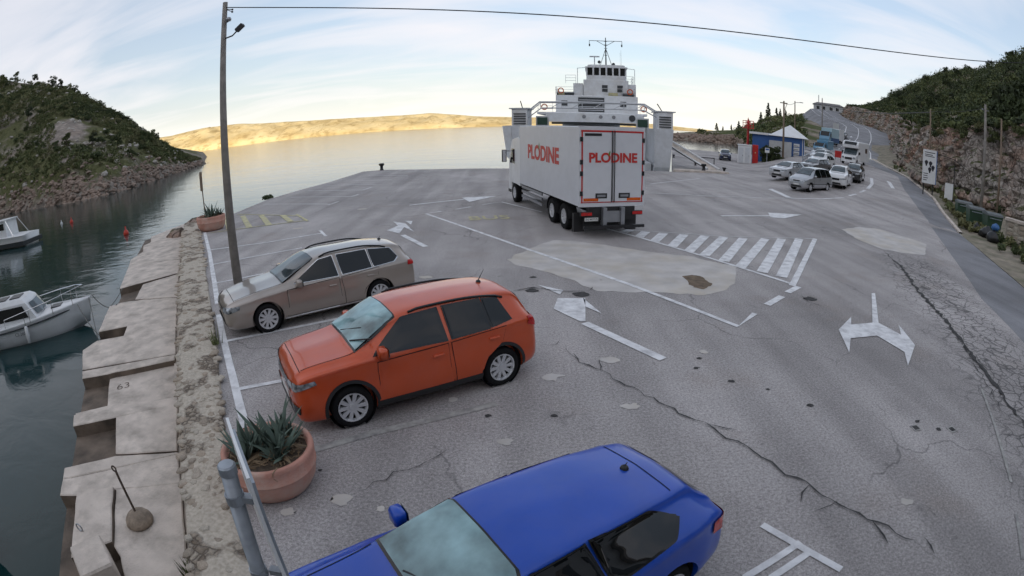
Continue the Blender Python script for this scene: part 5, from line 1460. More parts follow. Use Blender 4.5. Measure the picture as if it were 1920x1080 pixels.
qcar('minivan', 'silver minivan standing at the head of the ferry queue', ST_VAN, SILVER, 'van', 22.6, 35.6, 208)
qcar('saloon_car', 'pale silver saloon with big upright grille left of the minivan', ST_SED, PALE, 'car', 24.3, 42.3, 216)
qcar('queue_suv', 'white SUV behind the minivan at the end of the right row', ST_S2, WHITE_P, 'car', 27.4, 38.2, 225)
qcar('queue_car', 'black car beside the white SUV in front of the motorhome', ST_SUV, BLACK_P, 'car', 31.9, 41.9, 225, 1.03)
for i, (px, py, pm, st, lab) in enumerate([
    (29.3, 45.4, GREY_P, ST_SED, 'dark grey car right behind the pale silver saloon in the left row'), (33.3, 50.2, WHITE_P, ST_S2, 'white SUV third in the left row of the queue'),
    (37.3, 56.2, PALE, ST_S2, 'pale silver SUV fourth in the left row of the queue'), (42.3, 64.3, SILVER, ST_SUV, 'silver car fifth in the left row, just before the blue van'), ]):
    qcar('queue_car', lab, st, pm, 'car', px, py, 213 + i)
qcar('parked_car', 'dark blue car parked behind the white shed on the quay', ST_SUV, DKBLUE, 'car', 31.0, 73.5, 250)
for s_, t_, pm, lab in ((3.0, .12, BLACK_P, 'black car behind the blue and white truck on the hill road'), (3.45, .14, GREY_P, 'dark grey car last in the queue up the hill road')):
    p = road_pt(s_, t_, 0); f = road_pt(s_ + .3, t_) - p
    make_car('queue_car', lab, q_params(ST_SUV, pm, 'car'), tuple(p), math.degrees(math.atan2(f.y, f.x)) + 180, QG, 1.05, detail=False)
# ---------------------------------------------------------------- box truck (local x forward from the rear face)
MT['box_white'] = M_('truck_box_white', (.62, .63, .66), .38, var=.03, dirt=(.42, .42, .42), damt=.22, dscale=.8)
MT['red_text'] = M_('red_print', (.52, .030, .025), .45, var=.06)
MT['green_leaf'] = M_('green_print', (.11, .25, .03), .5)
MT['red_paint'] = M_('red_paint', (.50, .020, .018), .4, var=.1)
MT['dark_metal'] = M_('dark_metal', (.03, .03, .032), .5, .4, var=.25)
tk = thing('box_truck', 'white refrigerated box truck with red lettering, seen from behind', 'truck', (3.58, 18.62, 0), R(104))
MB().bbox(0.06, 7.9, -1.27, 1.27, 1.12, 3.93, .03).build('cargo_box', MT['box_white'], tk)
f = MB()
for x0, x1, y0, y1, z0, z1 in ((0.0, .09, -1.28, 1.28, 3.80, 3.945), (0.0, .09, -1.28, 1.28, 1.10, 1.24), (0.0, .09, 1.20, 1.283, 1.24, 3.80), (0.0, .09, -1.283, -1.20, 1.24, 3.80)): f.box(x0, x1, y0, y1, z0, z1)
f.build('rear_frame', MT['box_white'], tk)
f = MB()
for x0, x1, y0, y1, z0, z1 in ((-.012, .02, -1.21, 1.21, 3.74, 3.80), (-.012, .02, 1.15, 1.195, 1.24, 3.74), (-.012, .02, -1.195, -1.15, 1.24, 3.74), (-.012, .02, -1.21, 1.21, 1.245, 1.275)): f.box(x0, x1, y0, y1, z0, z1)
f.build('red_trim', MT['red_paint'], tk)
for sd in (1, -1):
    d = MB().bbox(-.02, .04, min(.012 * sd, 1.145 * sd), max(.012 * sd, 1.145 * sd), 1.28, 3.73, .01).build('rear_door', MT['box_white'], tk)
    MB().box(-.05, -.022, sd * .05 - .012, sd * .05 + .012, 1.25, 3.8).build('locking_bar', MT['dark_metal'], d)
    MB().box(-.034, -.021, sd * .45 - .22, sd * .45 + .22, 1.40, 1.58).build('lock_recess', MT['dark_metal'], d)
    MB().box(-.045, -.035, sd * .45 - .16, sd * .45 + .16, 1.45, 1.53).build('lock_handle', MT['steel_grey'], d)
    MB().box(-.024, -.0205, sd * .84 - .28, sd * .84 + .28, 1.30, 1.41).build('reflector', MT['lamp_orange'], d)
    for z in (1.5, 2.2, 2.6, 3.4): MB().box(-.03, .03, sd * 1.20 - .05, sd * 1.20 + .05, z, z + .16).build('hinge', MT['dark_metal'], d)
    g = MB().bbox(-.03, .08, sd * 1.0 - .22, sd * 1.0 + .22, .78, .93, .02).build('taillight', MT['dark_metal'], tk)
    MB().box(-.045, -.03, sd * 1.0 - .2, sd * 1.0 + .2, .80, .91).build('lens', MT['lamp_red'], g)
MB().box(-.03, .02, .55, 1.05, .60, .72).build('number_plate', MT['white_plate'], tk)
link('plate_lettering', text_mesh('ZG 4477 PL', .10, .002), MT['ink'], tk, (-.034, .80, .66)).rotation_euler = (R(90), 0, R(-90))
MB().box(-.032, -.021, .45, 1.08, 3.60, 3.69).build('label_bar', MT['dark_metal'], tk)
for nm, sz, loc, rz, xs in (('rear_lettering', .46, (-.032, 0, 2.82), -90, .94), ('side_lettering', .86, (4.3, 1.276, 2.72), 180, 1.15)):
    o = link(nm, text_mesh('PLODINE', sz, .003, .018 * sz / .5, xs * 1.06, 5), MT['red_text'], tk, loc); o.rotation_euler = (R(90), 0, R(rz))
    k = sz / .5
    lf = MB(); lf.add([(0, 0, 0), (.05 * k, .06 * k, 0), (.07 * k, .15 * k, 0), (.05 * k, .21 * k, 0), (.0, .12 * k, 0), (-.015 * k, .05 * k, 0)], [(0, 1, 2, 3, 4, 5)])
    lo = lf.build('leaf_mark', MT['green_leaf'], tk)
    lo.rotation_euler = (R(90), 0, R(rz))
    lo.location = (loc[0] - (.006 if rz == -90 else -.26 * k), loc[1] + (.20 * k if rz == -90 else .006), loc[2] + .08 * k)
c = MB()
for y in (.45, -.45): c.box(.3, 10.0, y - .06, y + .06, .75, 1.05)
c.box(-.0, .25, -.9, .9, .62, 1.09)
c.build('chassis', MT['dark_metal'], tk)
MB().box(.25, .32, -1.0, 1.0, .35, .75).build('mud_bar', MT['dark_metal'], tk)
MB().box(-.28, -.16, -1.18, 1.18, .36, .46).build('under_run_bar', MT['dark_metal'], tk)
c = MB()
c.box(-.18, .1, -.42, -.28, .45, 1.08); c.box(-.18, .1, .28, .42, .45, 1.08); c.box(-.1, .1, -.28, .28, .55, .95)
c.build('lift_frame', MT['steel_grey'], tk)
for y0, y1 in ((1.20, 1.26), (-1.26, -1.20)):
    c = MB()
    for z in (.55, .78, 1.0): c.box(4.4, 7.6, y0, y1, z - .06, z + .06)
    c.build('side_guard', MT['steel_grey'], tk)
for x in (1.76, 3.2):
    for sd in (1, -1):
        c = MB(); c.lathe([(.60, -.18), (.60, .18)], 18, T(x, sd * 1.05, .5) @ RX(math.pi / 2), 0, math.pi); c.build('mudguard', MT['dark_metal'], tk)
for sd in (1, -1):
    MB().box(.55, .72, sd * 1.05 - .2, sd * 1.05 + .2, .12, .8).build('mud_flap', MT['black_plastic'], tk)
wm = wheel_meshes(.50, .29, .32, 10)
for x in (1.76, 3.2, 9.2):
    for sd in (1, -1): add_wheel(tk, wm, x, sd * 1.05, .50)
MB().box(1.76, 1.80, -1.0, 1.0, .42, .58).build('axle', MT['dark_metal'], tk)
cab = MB()
pr = [(8.05, .95), (8.05, 3.25), (8.5, 3.35), (9.6, 3.2), (10.15, 2.3), (10.25, 1.5), (10.25, .45), (9.75, .45), (9.7, 1.0), (8.7, 1.0)]
cab.prism(pr, -1.22, 1.22, RX(math.pi / 2))
cab.build('cab', MT['white_paint'], tk)
for sd in (1, -1):
    c = MB(); c.prism([(9.05, 2.0), (9.05, 2.75), (9.6, 2.75), (9.98, 2.0)], -.006, .006, T(0, sd * 1.226, 0) @ RX(math.pi / 2)); c.build('cab_window', MT['glass'], tk)
    c = MB(); c.bbox(-.08, .08, -.12, .12, -.32, .32, .03); m = c.build('mirror', MT['black_plastic'], tk, (10.05, sd * 1.52, 2.35)); MB().box(-.09, -.081, -.10, .10, -.29, .29).build('mirror_glass', MT['chrome'], m)
    MB().tube([(10.0, sd * 1.22, 2.6), (10.05, sd * 1.45, 2.6)], .02, 6).build('mirror_arm', MT['black_plastic'], tk)
    c = MB(); c.add([(8.3, sd * 1.2, 3.25), (9.4, sd * 1.0, 3.2), (8.3, sd * .95, 3.9), (8.3, sd * 1.2, 3.85)], [(0, 1, 2, 3)]); c.build('wind_deflector', MT['white_paint'], tk)
    MB().box(9.75, 10.3, sd * 1.25 - .05, sd * 1.25, .45, .6).build('step', MT['dark_metal'], tk)
MB().prism([(10.19, 1.75), (10.16, 1.75), (9.67, 2.95), (9.72, 2.97)], -1.1, 1.1, RX(math.pi / 2)).build('cab_windshield', MT['glass'], tk)

# ---------------------------------------------------------------- ferry
MT['ship_white'] = M_('ship_white', (.76, .78, .80), .45, var=.05, dirt=(.40, .34, .28), damt=.4, dscale=.5)
MT['ship_grey'] = M_('ship_grey', (.60, .62, .65), .5, var=.06, dirt=(.3, .29, .27), damt=.3, dscale=.6)
MT['ship_green'] = M_('ship_green', (.03, .075, .055), .5, var=.1)
MT['ship_dark'] = M_('ship_dark_paint', (.05, .055, .06), .6)  # one dark paint for mast, louvres, windows, rafts and openings
fy = thing('ferry', 'white car ferry with tall bridge and mast moored at the quay', 'ferry', (7.75, 50.6, WATER_Z), R(-8.4))
Z0 = -WATER_Z
def fb(nm, x0, x1, y0, y1, z0, z1, mat='ship_white', par=None, bev=None):
    m = MB()
    (m.bbox(x0, x1, y0, y1, z0 + Z0, z1 + Z0, bev) if bev else m.box(x0, x1, y0, y1, z0 + Z0, z1 + Z0))
    return m.build(nm, MT[mat], par or fy)
# hull with flared end
h = MB()
for sd in (1, -1):
    P0 = [(sd * 7.75, 0, 3.9), (sd * 7.45, 0, .2), (sd * 7.2, .6, -2.2), (sd * 7.2, 62, -2.2), (sd * 7.7, 62, 3.9)]
    P1 = [(sd * 5.9, 0, 3.9), (sd * 5.9, 0, .2), (sd * 5.6, .6, -2.2), (sd * 5.6, 62, -2.2), (sd * 5.9, 62, 3.9)]
    vs = [(x, y, z + Z0) for x, y, z in P0 + P1]
    h.add(vs, [(0, 1, 2, 3, 4), (9, 8, 7, 6, 5), (0, 5, 6, 1), (1, 6, 7, 2), (4, 3, 8, 9), (0, 4, 9, 5)])
h.box(-5.7, 5.7, .8, 61, -2.0 + Z0, .5 + Z0)
h.build('hull', MT['ship_grey'], fy)
wv = MB(); wv.add([(-7.75, .05, 3.95 + Z0), (-8.5, -.6, 3.9 + Z0), (-8.1, -.5, .9 + Z0), (-7.55, .02, .3 + Z0), (-7.75, .3, 3.95 + Z0), (-7.55, .3, .3 + Z0)], [(0, 1, 2, 3), (0, 4, 5, 3), (1, 4, 5, 2), (0, 1, 4), (2, 3, 5)])
wv.build('bow_flare', MT['ship_white'], fy)
for sd in (1, -1):
    tw = fb('side_tower', min(sd * 6.2, sd * 7.7), max(sd * 6.2, sd * 7.7), .1, 4.0, 3.9, 5.55, bev=.06)
    for k in range(5): fb('louvre', min(sd * 6.35, sd * 7.5), max(sd * 6.35, sd * 7.5), .02, .1, 4.05 + k * .24, 4.16 + k * .24, 'ship_dark', tw)
    fb('tower_cap', min(sd * 6.0, sd * 7.95), max(sd * 6.0, sd * 7.95), 0, 4.2, 5.56, 5.66, 'ship_grey', tw)
    MB().tube([(sd * 6.7, .6, 5.6 + Z0), (sd * (6.9 if sd < 0 else 6.2), .5, 6.35 + Z0)], .05, 6).build('flag_pole', MT['ship_dark'], fy)
    # hatch panel
    fb('green_panel', min(sd * 4.5, sd * 5.5), max(sd * 4.5, sd * 5.5), 2.6, 2.8, 4.0, 4.75, 'ship_green')
    fb('panel_frame', min(sd * 4.35, sd * 5.65), max(sd * 4.35, sd * 5.65), 2.82, 2.95, 3.85, 4.9, 'ship_white')
# truss gantry over the ramp
g = MB()
top = [(-6.2, .8, 5.35), (-5.1, .8, 6.25), (5.0, .8, 6.25), (6.4, .8, 5.45)]
bot = [(-6.2, .8, 4.7), (-4.9, .8, 5.65), (4.9, .8, 5.65), (6.4, .8, 4.9)]
up = lambda P: [(x, y, z + Z0) for x, y, z in P]
g.tube(up(top), .075, 8); g.tube(up(bot), .06, 8); g.tube(up([(x, y + 1.6, z) for x, y, z in top]), .06, 8)
for i in range(11):
    x = -5 + i
    g.tube(up([(x, .8, 5.65), (x + (1 if i % 2 else 0), .8, 6.25)]), .035, 6)
for x in (-5.1, 0, 5): g.tube(up([(x, .8, 6.25), (x, 2.4, 6.25)]), .04, 6)
g.build('ramp_gantry', MT['ship_grey'], fy)
fb('front_beam', -5.0, 5.6, 7.2, 8.0, 4.35, 5.4, 'ship_white', bev=.08)
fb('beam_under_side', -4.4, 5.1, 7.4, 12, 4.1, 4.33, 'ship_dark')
for x in (-.9, .9, 2.3): 
    m = MB(); m.lathe([(0, -.02), (.2, -.02), (.2, .02), (0, .02)], 14, T(x, 7.17, 4.95 + Z0) @ RX(math.pi / 2)); m.build('porthole', MT['steel_grey'], fy)
m = MB(); m.lathe([(0, -.02), (.36, -.02), (.36, .02), (0, .02)], 18, T(4.3, 7.17, 4.9 + Z0) @ RX(math.pi / 2)); m.build('round_vent', MT['ship_dark'], fy)
fb('deck', -6.0, 6.0, 7.6, 58, 5.2, 5.45, 'ship_white')
fb('car_deck_wall', -5.7, 5.7, 56, 57, .5, 5.2, 'ship_white')
# deckhouse
d1 = fb('deckhouse', -4.2, 5.3, 11.5, 36, 5.45, 7.55, 'ship_white', bev=.05)
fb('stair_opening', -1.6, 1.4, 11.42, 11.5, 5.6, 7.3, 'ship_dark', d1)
for k in range(4): fb('stair_step', -1.5, 1.3, 11.34, 11.415, 5.75 + k * .4, 5.83 + k * .4, 'ship_grey', d1)
for x in (-3.2, 3.6): fb('cabin_window', x - .35, x + .35, 11.44, 11.5, 6.3, 6.9, 'ship_dark', d1)
d2 = fb('bridge_house', -1.9, 4.0 - .6, 12.5, 24, 7.55, 9.55, 'ship_white', bev=.05)
for x in (.6, 2.4): 
    w_ = fb('cabin_window', x - .33, x + .33, 12.44, 12.5, 8.1, 8.9, 'ship_dark', d2)
    fb('window_bar', x - .33, x + .33, 12.41, 12.437, 8.48, 8.52, 'ship_white', w_)
for x0, x1 in ((-3.1, -1.95), (3.45, 4.3)): fb('wing_house', x0, x1, 12.8, 20, 7.55, 9.1, 'ship_white')
wh = MB()
pl = [(-1.55, 13.0), (-1.2, 12.6), (2.9, 12.6), (3.2, 13.0), (3.2, 18), (-1.55, 18)]
wh.prism(pl, 9.55 + Z0, 10.1 + Z0)
wheelhouse = wh.build('wheelhouse', MT['ship_white'], fy)
wr_ = MB(); wr_.prism([(x * 1.06 - .05, y) for x, y in pl], 11.05 + Z0, 11.2 + Z0); wr_.prism([(x * .93 + .05, y + .15) for x, y in pl], 11.2 + Z0, 11.42 + Z0)
wr_.build('wheelhouse_roof', MT['ship_white'], fy)
for i in range(7):
    x = -1.5 + 4.62 * i / 6
    yy = 12.62 if 0 < i < 6 else 12.98
    fb('window_post', x - .09, x + .09, yy, yy + .12, 10.1, 11.05, 'ship_white', wheelhouse)
    if i < 6:
        fb('window_pane', x + .1, x + .67, 12.72 if 0 < i < 5 else 12.9, 12.76 if 0 < i < 5 else 12.94, 10.1, 11.05, 'glass', wheelhouse)
fb('wheelhouse_back', -1.5, 3.15, 17.85, 17.95, 10.1, 11.05, 'ship_white', wheelhouse)
for sd, x in ((-1, -2.6), (1, 4.2)):
    c = MB(); c.tube(up([(x, 13.2, 9.1), (x, 13.2, 11.0)]), .035, 6); c.tube(up([(x, 13.2, 11.0), (x - sd * 1.1, 13.2, 11.1)]), .03, 6); c.build('wing_stanchion', MT['ship_grey'], fy)
def rail(nm, P, hgt=1.0, par=None, n=3):
    c = MB(); P = [Vector(p) for p in up(P)]
    for k in range(n):
        c.tube([p + Vector((0, 0, hgt * (k + 1) / n)) for p in P], .022, 5)
    for a, b_ in zip(P, P[1:]):
        m_ = max(1, int((b_ - a).length / 1.2))
        for i in range(m_ + 1): c.tube([a.lerp(b_, i / m_), a.lerp(b_, i / m_) + Vector((0, 0, hgt))], .022, 5)
    return c.build(nm, MT['ship_white'], par or fy)
rail('railing', [(-4.2, 11.6, 7.55), (-2.0, 11.6, 7.55)]); rail('railing', [(3.5, 11.6, 7.55), (5.0, 11.6, 7.55)]); rail('railing', [(5.0, 11.6, 7.55), (5.0, 30, 7.55)]); rail('railing', [(-4.2, 11.6, 7.55), (-4.2, 30, 7.55)])
rail('railing', [(-5.9, 7.7, 5.45), (-4.3, 7.7, 5.45)]); rail('railing', [(5.2, 7.7, 5.45), (5.95, 7.7, 5.45)])
rail('railing', [(-3.1, 12.9, 9.1), (-1.9, 12.9, 9.1)]); rail('railing', [(3.45, 12.9, 9.1), (4.9, 12.9, 9.1), (4.9, 16, 9.1)])
for x_, z_ in ((-3.6, 8.1), (4.4, 8.1), (-5.2, 6.0), (5.6, 6.0)):
    m = MB(); m.tube([(x_ + .3 * math.cos(a), 11.55 if z_ > 7 else 7.65, z_ + Z0 + .3 * math.sin(a)) for a in [i * math.pi / 8 for i in range(17)]], .06, 6); m.build('lifebuoy', MT['lamp_orange'], fy)
for x0, x1 in ((-4.1, -2.1), (3.5, 4.9)): fb('life_raft', x0, x1, 12.2, 12.9, 7.6, 8.0, 'ship_dark')
fb('yellow_box', -3.9, -3.2, 11.7, 12.1, 7.6, 7.9, 'line_yellow'); fb('yellow_box', 1.9, 3.0, 11.9, 12.3, 7.6, 7.95, 'line_yellow')
ms = MB()
ms.tube(up([(.85, 15, 11.4), (.85, 15, 15.2)]), .09, 8, .05)
for sd in (-1, 1):
    ms.tube(up([(.85, 15, 14.75), (.85 + sd * 2.0, 15, 14.78)]), .035, 6); ms.tube(up([(.85, 15, 14.1), (.85 + sd * 1.1, 15, 14.76)]), .03, 6)
    ms.tube(up([(.85, 15, 13.8), (.85 + sd * .75, 14.6, 11.4)]), .035, 6); ms.tube(up([(.85 + sd * 2.0, 15, 14.78), (.85 + sd * 1.97, 15, 14.1)]), .03, 5)
    ms.tube(up([(.85 + sd * 1.97, 15, 14.35), (.85 + sd * 1.97, 15, 14.05)]), .09, 6)
for k in range(5): ms.tube(up([(.65, 14.95, 12.9 + k * .45), (1.05, 14.95, 12.9 + k * .45)]), .03, 5)
ms.tube(up([(2.6, 15, 11.4), (2.6, 15, 13.3)]), .012, 4); ms.tube(up([(2.75, 15, 11.4), (2.7, 15, 13.6)]), .012, 4)
ms.build('mast', MT['ship_dark'], fy)
rd = MB(); rd.tube(up([(-.55, 14, 11.4), (-.55, 14, 12.5)]), .06, 8); rd.box(-1.15, .05, 13.9, 14.1, 12.5 + Z0, 12.65 + Z0); rd.build('radar', MT['ship_grey'], fy)
for x, z in ((.0, 11.85), (1.7, 11.6)):
    m = MB(); m.lathe([(0, -.1), (.14, -.06), (.2, .08), (0, .1)], 12, T(x, 13.6, z + Z0) @ RX(math.pi / 2)); m.tube(up([(x, 13.7, z), (x, 13.8, 11.4)]), .03, 5); m.build('searchlight', MT['ship_dark'], fy)
for o in fy.children:
    if o.name.split('.')[0] in ('bridge_house', 'wing_house', 'wheelhouse', 'wheelhouse_roof', 'mast', 'radar', 'searchlight', 'wing_stanchion'): o.location.x += .9
# shore ramp and gangway, mooring gear
gw = thing('gangway', 'long sloping pale gangway leading down from the ferry side to the quay', 'gangway', (0, 0, 0))
c = MB()
for o_ in (0, 1.3):
    a, b_ = Vector((15.9 + o_, 55.5, 2.6)), Vector((19.3 + o_, 50.2, .25))
    c.tube([a, b_], .11, 6)
c.build('gangway_rail', MT['ship_white'], gw)
c = MB(); c.add([(16.0, 55.5, 2.45), (17.2, 55.5, 2.45), (20.5, 50.2, .12), (19.4, 50.2, .12)], [(0, 1, 2, 3)]); c.add([(16.0, 55.5, 2.38), (17.2, 55.5, 2.38), (20.5, 50.2, .05), (19.4, 50.2, .05)], [(3, 2, 1, 0)]); c.build('gangway_deck', MT['concrete'], gw)
c = MB(); c.prism([(14.9, 47.75), (20.9, 48.3), (20.7, 50.0), (15.6, 49.6)], .0, .16); o = c.build('quay_ledge', MT['concrete']); tag(o, 'pale concrete ledge at the quay edge beside the ferry', 'ledge')
def bollard(x, y, z, label, s=1.0):
    b_ = MB(); b_.lathe([(.19, 0), (.17, .06), (.13, .1), (.13, .36), (.22, .42), (.25, .5), (.22, .58), (0, .6)], 14)
    o = b_.build('bollard', MT['dark_metal'], None, (x, y, z), True); o.scale = (s,) * 3
    return tag(o, label, 'bollard', 'mooring bollards on the quay')
bollard(-12.6, 51.6, 0, 'black mooring bollard alone at the far corner of the quay edge', 1.15)
bollard(18.4, 48.9, .16, 'black mooring bollard on the pale ledge where the rope ends', 1.1)
bollard(20.9, 49.6, 0, 'black mooring bollard just right of the pale ledge', .9)
bollard(20.6, 57.5, 0, 'small black bollard between gangway foot and the low barrier', .8)
bollard(22.2, 71, 0, 'far small black bollard beyond the gangway', .8)
bollard(23.0, 81, 0, 'farthest black bollard at the edge by the ferry', .8)
def cable(name, A, B, sag, r, label, cat='cable', n=24, mat='cable', group=None):
    A, B = Vector(A), Vector(B)
    pts = [A.lerp(B, i / n) - Vector((0, 0, sag * 4 * (i / n) * (1 - i / n))) for i in range(n + 1)]
    return tag(MB().tube(pts, r, 6).build(name, MT[mat]), label, cat, group)
cable('mooring_rope', (14.4, 50.2, 2.9), (18.4, 48.9, .5), .15, .035, 'dark mooring rope from the ferry side to the bollard on the ledge', 'rope')
lb = MB(); 
for x in (0, 1.9): lb.tube([(x, 0, 0), (x, 0, .75)], .06, 8)
lb.tube([(-.03, 0, .75), (1.93, 0, .75)], .06, 8)
o = lb.build('quay_barrier', MT['dark_metal'], None, (22.6, 61.5, 0)); tag(o, 'low dark hoop barrier on the far part of the quay', 'barrier')

# ---------------------------------------------------------------- ticket office, shed, kiosk
MT['blue_wall'] = M_('blue_wall', (.04, .12, .34), .5, var=.06)
MT['pale_wall'] = M_('pale_wall', (.50, .51, .52), .7, var=.06, dirt=(.36, .35, .33), damt=.3)
ko = thing('ticket_office', 'blue ticket office with white pointed roof beside the queue', 'building', (40.5, 72.0, .45), R(-32)); ko.scale = (.88, 1, 1.2)
MB().box(-5.4, 3.6, -3.5, 3.5, -.4, 3.15).build('wall', MT['blue_wall'], ko)
rf = MB(); rf.add([(-2.6, -4.1, 3.2), (4.3, -4.1, 3.2), (4.3, 4.1, 3.2), (-2.6, 4.1, 3.2), (.9, 0, 4.75)], [(0, 1, 4), (1, 2, 4), (2, 3, 4), (3, 0, 4), (3, 2, 1, 0)]); rf.build('roof', MT['white_paint'], ko)
MB().box(-5.9, -2.65, -4.0, 4.0, 3.16, 3.42).build('flat_roof', MT['white_paint'], ko)
MB().box(-2.4, 1.4, -4.6, -3.52, -.4, 2.6).build('annex_wall', MT['pale_wall'], ko)
for k in range(4):
    b_ = MB().box(1.75, 2.75, -3.58, -3.505, .75 + k * .46, 1.12 + k * .46).build('notice_board', MT['white_paint'], ko)
    MB().box(1.82, 2.6, -3.59, -3.582, .84 + k * .46, .9 + k * .46).build('notice_line', MT['ink'], b_)
for x in (3.3, 3.62): MB().box(x - .05, x + .05, -3.62, -3.505, -.4, 3.15).build('corner_post', MT['white_paint'], ko)
MB().box(3.605, 3.66, -2.4, -1.2, .9, 2.3).build('window', MT['glass'], ko)
MB().box(3.605, 3.66, .4, 2.2, .9, 2.3).build('window', MT['glass'], ko)
MB().box(1.45, 4.0, -4.9, -3.55, -.4, .35).build('front_step', MT['concrete'], ko)
c = MB()
c.tube([(1.9, -4.6, .35), (1.9, -4.6, 1.2), (2.8, -4.6, 1.2), (2.9, -4.6, .35)], .03, 6); c.tube([(1.9, -4.6, .8), (2.85, -4.6, .8)], .025, 6)
c.build('hand_rail', MT['dark_metal'], ko)
sh = thing('utility_shed', 'small white shed with two doors at the quay left of the red cabinet', 'shed', (31.8, 68.2, .05), R(-25))
MB().bbox(-.95, .95, -1.2, 1.2, 0, 2.45, .04).build('wall', MT['white_paint'], sh)
MB().box(-1.02, 1.02, -1.28, 1.28, 2.46, 2.56).build('roof', MT['white_paint'], sh)
for x in (-.5, .4): 
    d = MB().box(x - .33, x + .33, -1.25, -1.205, .08, 2.15).build('door', MT['ship_grey'], sh); MB().box(x + .2, x + .26, -1.28, -1.252, 1.0, 1.15).build('handle', MT['dark_metal'], d)
rk = thing('red_cabinet', 'tall red cabinet standing between the white shed and the bush', 'cabinet', (33.4, 68.0, .05), R(-26))
MB().bbox(-.42, .42, -.4, .4, 0, 2.65, .03).build('case', MT['red_paint'], rk)
MB().box(-.36, .36, -.43, -.405, .12, 2.5).build('door', MT['red_paint'], rk)
MB().box(-.06, .1, -.45, -.432, 1.5, 1.62).build('label_plate', MT['line_yellow'], rk)
# red navigation light tower behind the office
nv = thing('light_tower', 'red navigation light tower with railed platform behind the white shed', 'tower', (36.2, 76.5, .0), 0)
c = MB(); c.tube([(0, 0, 0), (0, 0, 5.0)], .22, 10, .18); c.build('column', MT['red_paint'], nv)
MB().lathe([(0, 5.0), (.95, 5.0), (.95, 5.12), (0, 5.12)], 12).build('platform', MT['red_paint'], nv)
c = MB()
for z in (5.5, 5.85, 6.2): c.tube([(.9 * math.cos(a), .9 * math.sin(a), z) for a in [i * math.pi / 6 for i in range(13)]], .035, 5)
for i in range(8): c.tube([(.9 * math.cos(i * math.pi / 4), .9 * math.sin(i * math.pi / 4), 5.1), (.9 * math.cos(i * math.pi / 4), .9 * math.sin(i * math.pi / 4), 6.2)], .035, 5)
c.build('railing', MT['red_paint'], nv)
MB().lathe([(.0, 5.12), (.2, 5.12), (.2, 5.9), (.28, 5.95), (.15, 6.2), (0, 6.8)], 10).build('lantern', MT['red_paint'], nv)
# bush, sign and posts in front of the office
V, F = leaf_cloud([(random.gauss(0, .8), random.gauss(0, .5), 1.0 + random.uniform(-.7, 1.3)) for _ in range(26)], [random.uniform(.3, .65) for _ in range(26)], 60, .14)
o = link('office_bush', np_mesh('office_bush', V, F, [MT['leaf_dark']]), None, None, (35.6, 67.6, .05)); tag(o, 'tall dark green bush in front of the ticket office annex', 'bush')
V, F = leaf_cloud([(random.gauss(0, .6), random.gauss(0, .4), .6 + random.uniform(-.4, .4)) for _ in range(12)], [random.uniform(.3, .5) for _ in range(12)], 60, .14)
o = link('office_bush', np_mesh('office_bush', V, F, [MT['leaf_pine']]), None, None, (37.3, 67.3, .2)); tag(o, 'low dark bush at the foot of the ticket office annex', 'bush')
sg = thing('information_sign', 'small white sign on a post before the tall dark bush', 'sign', (34.6, 66.6, .05))
MB().tube([(0, 0, 0), (0, 0, 2.1)], .05, 8).build('post', MT['galv'], sg)
p = MB().box(-.35, .35, -.06, -.02, 1.75, 2.4).build('panel', MT['white_paint'], sg); MB().box(-.28, .28, -.066, -.061, 2.1, 2.32).build('panel_print', MT['blue_wall'], p)
# guard rail along the queue lane
c = MB(); gp = [(33.2, 52.6), (37, 57.5), (41.8, 63.5), (45.5, 68.5), (47.2, 73), (47.5, 77)]
for dz in (.5, .85): c.tube([(x - .9, y + .3, zg(x, y) + dz) for x, y in gp], .09, 6)
for x, y in gp: c.tube([(x - .9, y + .3, zg(x, y) - .1), (x - .9, y + .3, zg(x, y) + .95)], .06, 6)
tag(c.build('guard_rail', MT['galv']), 'pale guard rail curving along the left side of the queue lane', 'guard rail')

# ---------------------------------------------------------------- big vehicles in the queue
def simple_wheels(t, xs, y, r):
    wm = wheel_meshes(r, r * .6, .24, 8)
    for x in xs:
        for sd in (1, -1): add_wheel(t, wm, x, sd * y, r)
mh = thing('motorhome', 'white motorhome with dark overcab window in the right row of the queue', 'motorhome', (45.6, 60.0, zg(45.6, 60.0)), R(218), QG)
mh.scale = (1.05,) * 3
MB().bbox(-3.9, 1.9, -1.12, 1.12, .42, 2.95, .12).build('living_box', MT['white_paint'], mh)
c = MB(); c.prism([(1.85, .35), (1.85, 2.0), (2.1, 1.95), (2.75, 1.2), (3.35, 1.05), (3.5, .8), (3.5, .32)], -1.0, 1.0, RX(math.pi / 2)); c.build('cab', MT['white_paint'], mh)
c = MB(); c.prism([(1.85, 1.98), (1.85, 2.94), (2.3, 2.85), (2.75, 2.45), (2.7, 2.1)], -1.11, 1.11, RX(math.pi / 2)); c.build('overcab', MT['white_paint'], mh)
MB().prism([(2.36, 2.83), (2.74, 2.48), (2.77, 2.5), (2.4, 2.86)], -.85, .85, RX(math.pi / 2)).build('overcab_window', MT['glass'], mh)
MB().prism([(2.13, 1.94), (2.74, 1.24), (2.77, 1.26), (2.16, 1.96)], -.9, .9, RX(math.pi / 2)).build('windshield', MT['glass_sky'], mh)
MB().box(3.5, 3.52, -.5, .5, .6, .9).build('grille', MT['black_plastic'], mh)
for sd in (1, -1):
    MB().box(3.44, 3.53, sd * .78 - .17, sd * .78 + .17, .72, .95).build('headlight', MT['lamp_clear'], mh)
    MB().bbox(2.2, 2.35, sd * 1.2 - .12, sd * 1.2 + .12, 1.3, 1.65, .03).build('mirror', MT['black_plastic'], mh)
    MB().box(-2.5, -1.3, sd * 1.125 - .006, sd * 1.125 + .006, 1.6, 2.2).build('side_window', MT['glass'], mh)
simple_wheels(mh, (2.7, -1.6), .95, .34)
